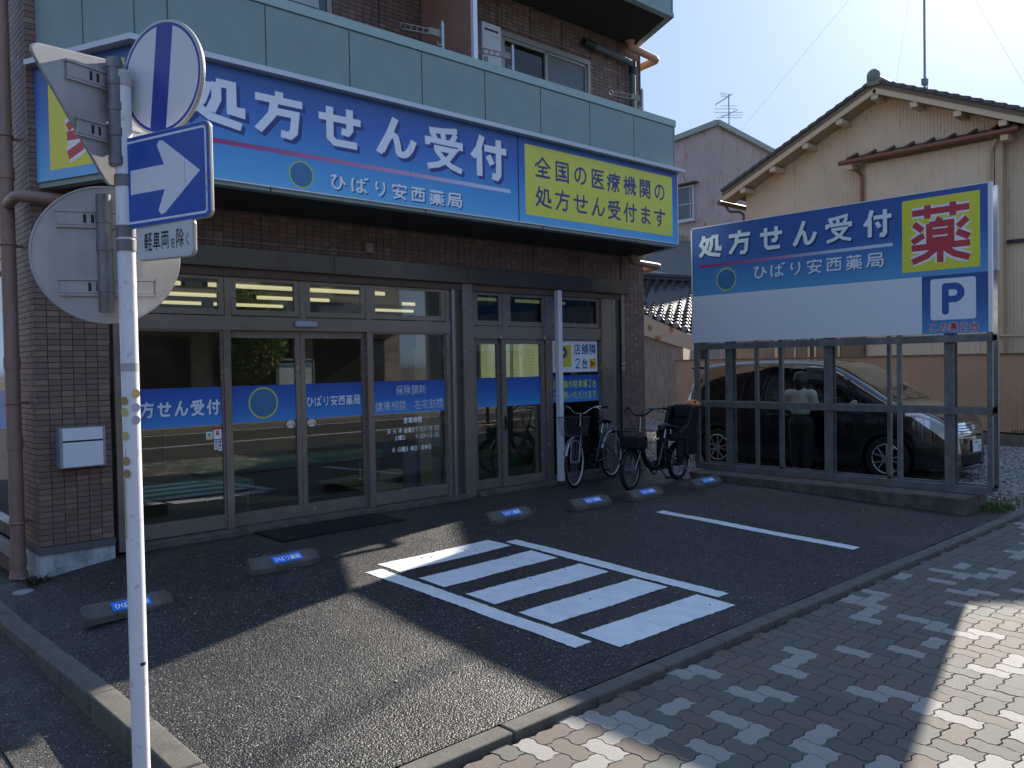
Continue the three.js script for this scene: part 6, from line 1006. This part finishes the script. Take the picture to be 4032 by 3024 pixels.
{
  const t = thing('gable_house', 'tan corrugated house with a dark tiled gable roof behind the yard', 'house', [0, 0, 0]);
  const X = 20.35, xv = 19.8, peakY = 8.03, peakZ = -0.62, sl = 0.455, RL = 4.2, roofY = (z) => peakY - sl * Math.abs(z - peakZ), tilt = Math.atan(sl);
  mesh('gable_wall', corrX(X, -4.42, 3.1, () => 0.8, (z) => roofY(z) - 0.05, 0.076, 0.009), M.tinTan, t);
  mesh('rear_shell', [box(X + 0.02, 29, -0.3, 6.0, -4.38, 3.08)], M.plaster, t);
  { const s = new THREE.Shape([[-4.38, 6.0], [3.08, 6.0], [3.08, 6.3], [peakZ, 7.9], [-4.38, 6.25]].map((p) => new THREE.Vector2(...p))); mesh('attic', new THREE.ExtrudeGeometry(s, { depth: 8.6, bevelEnabled: false }).rotateY(-Math.PI / 2).translate(29, 0, 0), M.plaster, t); }
  const roof = mesh('roof', [1, -1].map((s) => { const g = new THREE.BoxGeometry(9.6, 0.1, RL / Math.cos(tilt)); g.rotateX(s * tilt); return g.translate(xv + 4.78, peakY + 0.1 - sl * RL / 2, peakZ + s * RL / 2); }), std(0x6f6552, 0.8), t);
  const N = 18, st = RL / N;
  for (const s of [1, -1]) for (let i = 0; i < N; i++) { const d0 = i * st, g = new THREE.BoxGeometry(9.7, 0.05, st * 1.25); g.rotateX(s * (tilt - 0.1)); mesh('tile_course', g.translate(xv + 4.78, peakY + 0.2 - sl * (d0 + st / 2), peakZ + s * (d0 + st / 2)), M.tileGrey, roof); }
  for (const s of [1, -1]) mesh('barge_board', beam([xv + 0.02, peakY + 0.03, peakZ], [xv + 0.02, peakY + 0.03 - sl * RL, peakZ + s * RL], 0.05, 0.22), M.wood, t);
  for (const s of [1, -1]) for (let i = 0; i < N; i++) { const d = 0.1 + i * st; mesh('verge_tile', new THREE.BoxGeometry(0.26, 0.09, st * 1.12).rotateX(s * (tilt - 0.12)).translate(xv + 0.08, peakY + 0.2 - sl * d, peakZ + s * d), M.tileGrey, roof); }
  mesh('ridge', [bar([xv - 0.02, peakY + 0.26, peakZ], [29, peakY + 0.26, peakZ], 0.11, 0.11, 12), new THREE.SphereGeometry(0.17, 16, 12).scale(0.6, 1.0, 0.95).translate(xv - 0.04, peakY + 0.3, peakZ), rbox(xv - 0.1, xv + 0.08, peakY + 0.06, peakY + 0.28, peakZ - 0.15, peakZ + 0.15, 0.04)], std(0x70786c, 0.6), t);
  for (const z of [-4.2, -3.31, -2.39, -1.5, -0.63, 0.27, 1.2, 2.1]) mesh('purlin_end', box(xv + 0.02, X, roofY(z) - 0.22, roofY(z) - 0.1, z - 0.08, z + 0.08), M.wood, t);
  mesh('soffit', [1, -1].map((s) => { const g = new THREE.BoxGeometry(0.56, 0.03, RL / Math.cos(tilt)); g.rotateX(s * tilt); return g.translate(xv + 0.31, peakY - 0.06 - sl * RL / 2, peakZ + s * RL / 2); }), std(0xa79478, 0.8), t);
  mesh('eave_gutter', [bar([xv, 6.02, -4.92], [29, 6.02, -4.92], 0.07, 0.07, 10), tube([[20.1, 5.97, -4.92], [20.15, 5.8, -4.8], [20.2, 5.76, -4.55], [20.3, 5.68, -4.47]], 0.035), bar([20.3, 5.7, -4.47], [20.3, 0.2, -4.47], 0.035)], std(0x5e4a3c, 0.5), t);
  mesh('bay_wall', [corrX(20.05, -0.95, 1.88, () => 0.8, () => 6.36, 0.076, 0.009)], M.tinTan, t);
  mesh('bay_side', [box(20.05, 20.4, 0.8, 6.36, -0.99, -0.955)], std(0xb9a283, 0.7), t);
  mesh('bay_corner', [box(20.03, 20.5, -0.2, 6.36, 1.885, 2.03)], std(0xb9a283, 0.7), t);
  const lt = mesh('lean_to_roof', [prism([[19.85, 6.46], [20.4, 6.7], [20.4, 6.64], [19.85, 6.4]], 3.8, (g) => g.translate(0, 0, -1.4))], std(0x54443a, 0.7), t);
  for (let i = 0; i < 9; i++) mesh('lean_to_tile', bar([19.83, 6.5, -1.3 + i * 0.45], [20.38, 6.72, -1.3 + i * 0.45], 0.05, 0.05, 8), std(0x5c3d34, 0.5), lt);
  mesh('bay_gutter', [bar([19.8, 6.44, -1.5], [19.8, 6.44, 2.4], 0.06, 0.06, 12), tube([[19.8, 6.38, -1.15], [19.84, 6.24, -1.1], [19.98, 6.12, -1.04], [20.0, 6.0, -1.02]], 0.042, 16), bar([20.0, 6.02, -1.02], [20.0, 0.2, -1.02], 0.04)], M.copper, t);
  for (const [a, b] of [[-1.32, -1.15], [2.05, 2.2]]) mesh('bay_bracket', box(19.82, 20.2, 6.26, 6.38, a, b), M.wood, t);
  mesh('downpipe', [pipe([[19.9, 6.34, 1.95], [20.0, 6.1, 1.8], [20.0, 2.1, 1.8], [20.0, 2.05, 2.8]], 0.034, 10), ...[5.1, 3.9, 2.9].map((y) => box(19.95, 20.06, y - 0.015, y + 0.015, 1.74, 1.86))], std(0xb49b7c, 0.6), t);
  mesh('upper_return_wall', [box(20.42, 20.6, 4.18, 6.6, 2.03, 6.5)], M.plaster, t);
  mesh('lower_return_wall', [box(20.38, 20.6, -0.3, 4.1, 2.03, 6.5)], std(0xffffff, 0.85, { map: tex(512, (u, v) => { const s = clamp((tn(u, v * 0.3, 9, 61) - 0.2) * 1.6, 0, 1), b = (rnd() - 0.5) * 8 + 6 * tn(u, v, 5, 8); return [lerp(176, 104, s) + b, lerp(150, 90, s) + b, lerp(118, 74, s) + b]; }, true, 0.25) }), t);
  mesh('ledge', box(20.28, 20.6, 4.1, 4.18, 1.98, 6.5), std(0x3a342e, 0.7), t);
  const w = mesh('window_band', box(20.28, 20.34, 1.0, 2.7, -4.9, -1.1), std(0x4e453b, 0.5), t);
  for (const [a, b] of [[-4.82, -4.74], [-3.54, -3.45], [-3.36, -3.28], [-2.98, -2.93], [-2.6, -2.54], [-2.42, -2.36], [-1.79, -1.73], [-1.15, -1.1]]) mesh('mullion', box(20.24, 20.285, 1.0, 2.7, a, b), std(0xcdb592, 0.6), w);
  for (const [a, b] of [[-4.72, -3.56], [-3.26, -3.0], [-2.91, -2.62], [-2.34, -1.81], [-1.71, -1.17]]) mesh('pane', box(20.26, 20.284, 1.1, 2.6, a, b), phys(0x6f6556, 0.3, { clearcoat: 0.4 }), w);
}
{
  const t = thing('roof_mast', 'thin tall radio mast with guy wires rising behind the tiled gable roof', 'mast', [23.39, 8.0, -0.83]);
  mesh('pole', new THREE.CylinderGeometry(0.028, 0.034, 6, 8).translate(0, 3, 0), std(0x8b9098, 0.5), t);
  mesh('clamp', [rbox(-0.07, 0.07, 0.95, 1.12, -0.07, 0.07, 0.01), tube([[0, 1.0, 0.03], [0.02, 0.85, 0.06], [0, 0.6, 0.04]], 0.015)], std(0x70767e, 0.5), t);
  mesh('guy_wire', [[-3, -1, -5], [2, -1.5, 6], [4, -1, -3], [-3, -1.2, 3.5]].map((p) => bar([0, 5.6, 0], p, 0.003, 0.003, 4)), std(0xa9b4c0, 0.5), t);
}
{
  const L = 11.34, t = thing('brown_fence', 'long brown corrugated metal fence on a low footing before the tan house', 'fence', [19.4, 0, -7.2], Math.atan2(-2.3, 11.1));
  const base = (z) => 0.285 - 0.0065 * z;
  for (let i = 0; i < 12; i++) { const z0 = -0.6 + i * 1.0; mesh('sheet', corrX((i % 2) * 0.004, z0, z0 + 1.0, base, () => 1.68, 0.05, 0.004), M.tinBrown, t); }
  mesh('top_rail', box(-0.03, 0.03, 1.675, 1.705, -0.6, L), std(0x6a523f, 0.5), t);
  mesh('sill_gap', box(0.002, 0.03, 0.1, 0.27, -0.6, L), std(0x0d0b0a, 0.9), t);
  mesh('footing', gridSurf((u, v) => { const z = lerp(-0.6, L, u); return [lerp(-0.06, -0.01, v), lerp(-0.3, base(z) - 0.035, v), z]; }, 20, 1), Object.assign(std(0xffffff, 0.9, { map: concDarkT }), { side: THREE.DoubleSide }), t);
}
{
  const t = thing('grey_house', 'tall weathered pinkish grey corrugated house with a small window, behind the pharmacy corner', 'house', [0, 0, 0]);
  const cx = 28.45, cz = -10.62, top = 11.0;
  mesh('left_wall', corrX(cx, -22, cz, () => -0.2, (z) => top - 0.1 * (cz - z), 0.12, 0.014), M.tinPink, t);
  mesh('right_wall', corrZ(cz, cx, 38, () => -0.2, (x) => top - 0.115 * (x - cx), 0.12, 0.014), M.tinPink, t);
  mesh('core', [box(cx + 0.04, 37.9, -0.3, 9.6, -22, cz - 0.04)], M.plaster, t);
  mesh('roof_edge', [beam([cx - 0.08, top + 0.06, cz + 0.08], [cx - 0.08, top - 1.08, -22], 0.18, 0.22), beam([cx - 0.08, top + 0.06, cz + 0.08], [38, top - 1.04, cz + 0.08], 0.18, 0.22)], std(0x8f988f, 0.6), t);
  mesh('roof', quad([cx, top + 0.02, cz], [38, top - 1.08, cz], [38, top - 2.1, -22], [cx, top - 1.12, -22]), Object.assign(std(0x6c706c, 0.7), { side: THREE.DoubleSide }), t);
  const z0 = -12.52, z1 = -11.7, y0 = 7.42, y1 = 8.82;
  const w = mesh('window', [box(cx - 0.1, cx - 0.02, y0, y1, z0, z0 + 0.06), box(cx - 0.1, cx - 0.02, y0, y1, z1 - 0.06, z1), box(cx - 0.1, cx - 0.02, y1 - 0.06, y1, z0 + 0.06, z1 - 0.06), box(cx - 0.1, cx - 0.02, y0, y0 + 0.07, z0 + 0.06, z1 - 0.06), box(cx - 0.07, cx - 0.03, y0 + 0.07, y1 - 0.06, z1 - 0.2, z1 - 0.17), box(cx - 0.07, cx - 0.03, 8.08, 8.11, z0 + 0.06, z1 - 0.06), box(cx - 0.18, cx - 0.02, y0 - 0.07, y0, z0 - 0.05, z1 + 0.08)], std(0xb9bcc0, 0.4), t);
  mesh('pane', box(cx - 0.06, cx - 0.05, y0 + 0.07, y1 - 0.06, z0 + 0.06, z1 - 0.06), phys(0x252a2e, 0.05, { clearcoat: 1 }), w);
  mesh('window_hood', [box(cx - 0.28, cx - 0.02, y1 + 0.04, y1 + 0.1, z0 - 0.3, z1 + 0.2)], std(0x54402f, 0.7), t);
  mesh('vent_box', [rbox(cx - 0.5, cx, 6.35, 6.85, -12.75, -12.25, 0.02), ...[6.45, 6.6, 6.75].map((y) => box(cx - 0.52, cx, y, y + 0.025, -12.77, -12.23))], std(0xb7a994, 0.6), t);
  mesh('canopy', [quad([23.6, 4.92, -10.6], [24.8, 4.46, -8.9], [27.8, 6.3, -10.7], [27.0, 6.7, -13.0])], Object.assign(std(0x5f5d59, 0.6), { side: THREE.DoubleSide }), t);
  mesh('canopy_gutter', [bar([23.6, 4.92, -10.6], [24.8, 4.46, -8.9], 0.07, 0.07, 10)], std(0x9a9890, 0.5), t);
  mesh('canopy_wall', quad([24.0, -0.2, -10.5], [25.0, -0.2, -8.9], [25.0, 4.5, -8.9], [24.0, 4.9, -10.5]), Object.assign(std(0x3e3b38, 0.9), { side: THREE.DoubleSide }), t);
}
{
  const t = thing('roof_antenna', 'television antenna on a mast above the grey house roof', 'antenna', [28.28, 10.6, -9.96]); t.scale.setScalar(1.68);
  mesh('mast', bar([0, 0, 0], [0, 0.85, 0], 0.014), std(0x8e98a4, 0.5), t);
  const d = [0.58, -0.81]; // elements run across the view
  const el = (y, o, l, r = 0.006) => bar([o * d[1] * -1 - d[0] * 0 - l * 0.7, y, o * d[0] - l * 0.6], [o * d[1] * -1 + l * 0.7, y, o * d[0] + l * 0.6], r, r, 5);
  mesh('element', [el(0.3, 0, 0.32), el(0.36, 0.06, 0.3), el(0.42, 0, 0.36), el(0.5, -0.08, 0.28), el(0.57, 0, 0.2), el(0.78, -0.1, 0.09), el(0.82, -0.12, 0.09), el(0.86, -0.14, 0.09)], std(0x9aa6b2, 0.5), t);
  mesh('boom', [bar([-0.15, 0.3, -0.12], [0.16, 0.48, 0.13], 0.009), bar([-0.24, 0.6, -0.2], [0.06, 0.84, 0.05], 0.012)], std(0x9aa6b2, 0.5), t);
}
{
  const t = thing('tiled_shed', 'low shed with glossy dark roof tiles and a rusty pale barge board beside the pharmacy', 'shed', [0, 0, 0]);
  const A = V(18.55, 3.3, -7.3), B = V(19.25, 2.3, -5.25), Cc = V(22.5, 4.5, -10.3), Dd = V(23.5, 4.2, -7.9);
  const at = (u, v) => A.clone().lerp(B, u).lerp(Cc.clone().lerp(Dd, u), v), nrm = new THREE.Vector3().crossVectors(B.clone().sub(A), Cc.clone().sub(A)).normalize(); if (nrm.y < 0) nrm.negate();
  const base = mesh('roof', [quad(A.toArray(), B.toArray(), Dd.toArray(), Cc.toArray())], Object.assign(std(0x1c1e21, 0.5), { side: THREE.DoubleSide }), t);
  const rows = 16, cols = 9, tm = Object.assign(M.tileDark, { side: THREE.DoubleSide });
  for (let j = 0; j < rows; j++) for (let i = 0; i < cols; i++) {
    const g = gridSurf((u, v) => { const p = at((i + u * 1.05) / cols, (j + v * 1.12) / rows), h = 0.045 * Math.sin(u * 6.283) + 0.05 + 0.06 * (1 - v); return [p.x + nrm.x * h, p.y + nrm.y * h, p.z + nrm.z * h]; }, 6, 1);
    mesh('tile', g, tm, base);
    const lip = gridSurf((u, v) => { const p = at((i + u * 1.05) / cols, j / rows), h = 0.045 * Math.sin(u * 6.283) + 0.05 + 0.06 * (1 - v); return [p.x + nrm.x * h, p.y + nrm.y * h, p.z + nrm.z * h]; }, 6, 1); mesh('tile_lip', lip, tm, base);
  }
  for (let i = 0; i < cols; i++) { const p = at((i + 0.3) / cols, -0.005), q = at((i + 0.3) / cols, 0.02); mesh('end_tile', bar([p.x, p.y + 0.07, p.z], [q.x, q.y + 0.07, q.z], 0.075, 0.075, 12), std(0x8b9096, 0.2), base); }
  mesh('ridge', [0.1, 0.2].map((h) => bar([Cc.x, Cc.y + h, Cc.z], [Dd.x, Dd.y + h, Dd.z], 0.1, 0.1, 10)), M.tileDark, t);
  const bb = (p, h) => [p.x, p.y + h, p.z];
  mesh('barge_board', quad(bb(A, -0.68), bb(B, -0.42), bb(B, -0.02), bb(A, -0.06)), std(0xffffff, 0.8, { side: THREE.DoubleSide, map: tex(256, (u, v) => { const s = clamp((tn(u, v, 5, 71) + 0.3 * tn(u, v, 18, 73) - 0.28) * 4, 0, 1); const b = (rnd() - 0.5) * 14; return [lerp(182, 150, s) + b, lerp(166, 96, s) + b, lerp(146, 52, s) + b]; }, true, 0.5) }), t);
  mesh('wall', [quad([18.75, -0.2, -7.2], [19.2, -0.2, -5.75], [19.2, 2.0, -5.75], [18.75, 2.8, -7.2]), quad([19.2, -0.2, -5.75], [22.6, -0.2, -7.6], [22.6, 3.9, -7.6], [19.2, 2.0, -5.75])], Object.assign(std(0xffffff, 0.9, { map: tex(256, (u, v) => { const b = 14 * tn(u, v * 0.2, 24, 81) + 8 * tn(u, v, 5, 82) + (rnd() - 0.5) * 12; return [138 + b, 130 + b, 120 + b]; }, true, 0.5) }), { side: THREE.DoubleSide }), t);
}
// ---------------------------------------------------------------- across the road: what the shop glass mirrors
for (const [z, w, n] of [[9.0, 0.15, 'edge'], [12.9, 0.15, 'centre'], [16.8, 0.15, 'edge']]) struct('road_line', box(-60, 60, -0.26, -0.256, z - w / 2, z + w / 2), M.roadPaint);
struct('far_sidewalk', [box(-60, 60, -0.4, -0.12, 17.4, 20.4)], M.conc);
{
  const b = thing('shop_row', 'long low shop building across the road with a pale canopy rail', 'building', [0, 0, 0]);
  mesh('wall', box(-30, 20, -0.3, 6.2, 20.4, 28), std(0xa39a8e, 0.9), b);
  mesh('canopy', [box(-30, 20, 3.1, 3.3, 19.2, 20.4)], std(0xaab0b8, 0.5), b);
  mesh('sign_band', box(-30, 20, 3.3, 4.2, 20.2, 20.39), std(0x66707c, 0.5), b);
  for (let x = -28; x < 18; x += 4) { const w = mesh('shop_window', [box(x, x + 3.2, 0.2, 2.8, 20.34, 20.39)], M.bronzeDark, b); mesh('pane', box(x + 0.08, x + 3.12, 0.4, 2.7, 20.3, 20.335), phys(0x3a3a36, 0.1, { clearcoat: 1 }), w); }
  for (let x = -28; x < 18; x += 3) mesh('upper_window', box(x, x + 1.6, 4.6, 5.7, 20.35, 20.392), phys(0x4a5866, 0.1, { clearcoat: 1 }), b);
  const c = thing('corner_block', 'four storey grey block across the road, right of the shop row', 'building', [0, 0, 0]);
  mesh('wall', box(30, 48, -0.3, 13, 20.4, 32), std(0x86807a, 0.9), c);
  for (let y = 1; y < 12; y += 3.1) for (let x = 31; x < 47; x += 2.4) { const w = mesh('window', box(x, x + 1.5, y, y + 1.6, 20.34, 20.41), M.alu, c); mesh('pane', box(x + 0.07, x + 1.43, y + 0.07, y + 1.53, 20.32, 20.342), phys(0x3f4a54, 0.08, { clearcoat: 1 }), w); }
}
{
  const t = thing('utility_pole', 'concrete utility pole with crossarms and transformers across the road', 'utility pole', [24.5, -0.16, 18]);
  mesh('pole', new THREE.CylinderGeometry(0.11, 0.17, 11, 16).translate(0, 5.5, 0), M.conc, t);
  for (const y of [10.3, 9.7, 8.6]) mesh('crossarm', rbox(-1, 1, y, y + 0.09, 0.1, 0.19, 0.01), M.galv, t);
  for (const s of [-1, 1]) mesh('transformer', new THREE.CylinderGeometry(0.24, 0.24, 0.7, 16).translate(s * 0.42, 7.7, 0), std(0x8d9296, 0.5), t);
  const ins = []; for (const y of [10.39, 9.79, 8.69]) for (const x of [-0.9, -0.45, 0.45, 0.9]) ins.push(new THREE.CylinderGeometry(0.04, 0.05, 0.14, 8).translate(x, y + 0.07, 0.145)); mesh('insulator', ins, std(0xb8b4aa, 0.3), t);
  const wi = thing('overhead_wires', 'overhead wires running along the far side of the road', 'wires', [24.5, -0.16, 18]);
  const g = []; for (const [y, z] of [[10.5, 0.1], [10.5, 0.5], [9.9, 0.2], [8.8, 0.3], [7.2, 0.2], [6.8, 0.2]]) g.push(tube([[-45, y + 0.6, z], [-22, y - 0.5, z], [0, y, z], [22, y - 0.5, z], [44, y + 0.6, z]], 0.012, 40, 5)); mesh('wire', g, std(0x1c1c1e, 0.7), wi);
}
function tree(name, label, x, z, h, r, n) {
  const t = thing(name, label, 'tree', [x, -0.16, z]);
  mesh('trunk', [tube([[0, 0, 0], [0.04, h * 0.2, 0.02], [-0.03, h * 0.42, 0], [0.02, h * 0.75, 0.03]], 0.085, 20, 10), ...Array.from({ length: 9 }, (_, i) => { const a = i * 2.4, y = h * (0.36 + 0.05 * i); return bar([0, y, 0], [Math.cos(a) * r * 0.7, y + r * 0.6, Math.sin(a) * r * 0.7], 0.035, 0.012, 6); })], std(0x4a3c2e, 0.9), t);
  const g = new THREE.PlaneGeometry(0.11, 0.06), im = new THREE.InstancedMesh(g, phys(0x6a7a34, 0.8, { side: THREE.DoubleSide, transmission: 0.35, thickness: 0 }), n), m = new THREE.Matrix4(), q = new THREE.Quaternion();
  for (let i = 0; i < n; i++) { let p; do p = V(rr(-1, 1), rr(-1, 1), rr(-1, 1)); while (p.length() > 1 || n3(p.x * 2.3 + x, p.y * 2.3, p.z * 2.3) < -0.15); p.multiplyScalar(r).y *= 1.25; q.setFromEuler(new THREE.Euler(rr(0, 6), rr(0, 6), rr(0, 6))); m.compose(V(p.x, p.y + h * 0.66, p.z), q, V(1, 1, 1).multiplyScalar(rr(0.7, 1.4))); im.setMatrixAt(i, m); }
  im.name = 'crown'; im.userData.kind = 'stuff'; im.castShadow = im.receiveShadow = true; t.add(im); return t;
}
tree('street_tree', 'slim street tree with small leaves on the far pavement', 12.4, 18.2, 4.6, 1.3, 5000);
{
  const t = thing('map_board', 'white town map board in a rounded metal frame on the far pavement', 'map board', [13.9, -0.16, 17.9]);
  mesh('frame', [tube([[-0.7, 0, 0], [-0.7, 1.9, 0], [-0.6, 2.1, 0], [0, 2.12, 0], [0.6, 2.1, 0], [0.7, 1.9, 0], [0.7, 0, 0]], 0.035, 60, 10)], M.alu, t);
  mesh('board', box(-0.62, 0.62, 0.75, 2.0, -0.02, 0.02), std(0xc9d2d0, 0.5), t); mesh('map_header', box(-0.6, 0.6, 1.86, 1.98, -0.026, -0.021), std(0x5a8a9a, 0.5), t);
}
{
  const b = thing('side_street_house', 'plain two storey house across the side street, mirrored in the side window', 'building', [0, 0, 0]);
  mesh('wall', box(-20, -7.2, -0.3, 6.5, -26, 3), std(0x8a8074, 0.9), b); mesh('roof', prism([[-20.5, 6.5], [-6.8, 6.5], [-13.6, 9.4]], 30, (g) => g.translate(0, 0, -26.5)), M.tileGrey, b);
  for (let z = -24; z < 2; z += 4) for (const y of [0.9, 3.9]) mesh('window', box(-7.22, -7.17, y, y + 1.3, z, z + 1.8), phys(0x39424a, 0.08, { clearcoat: 1 }), b);
}
renderer.render(scene, camera);
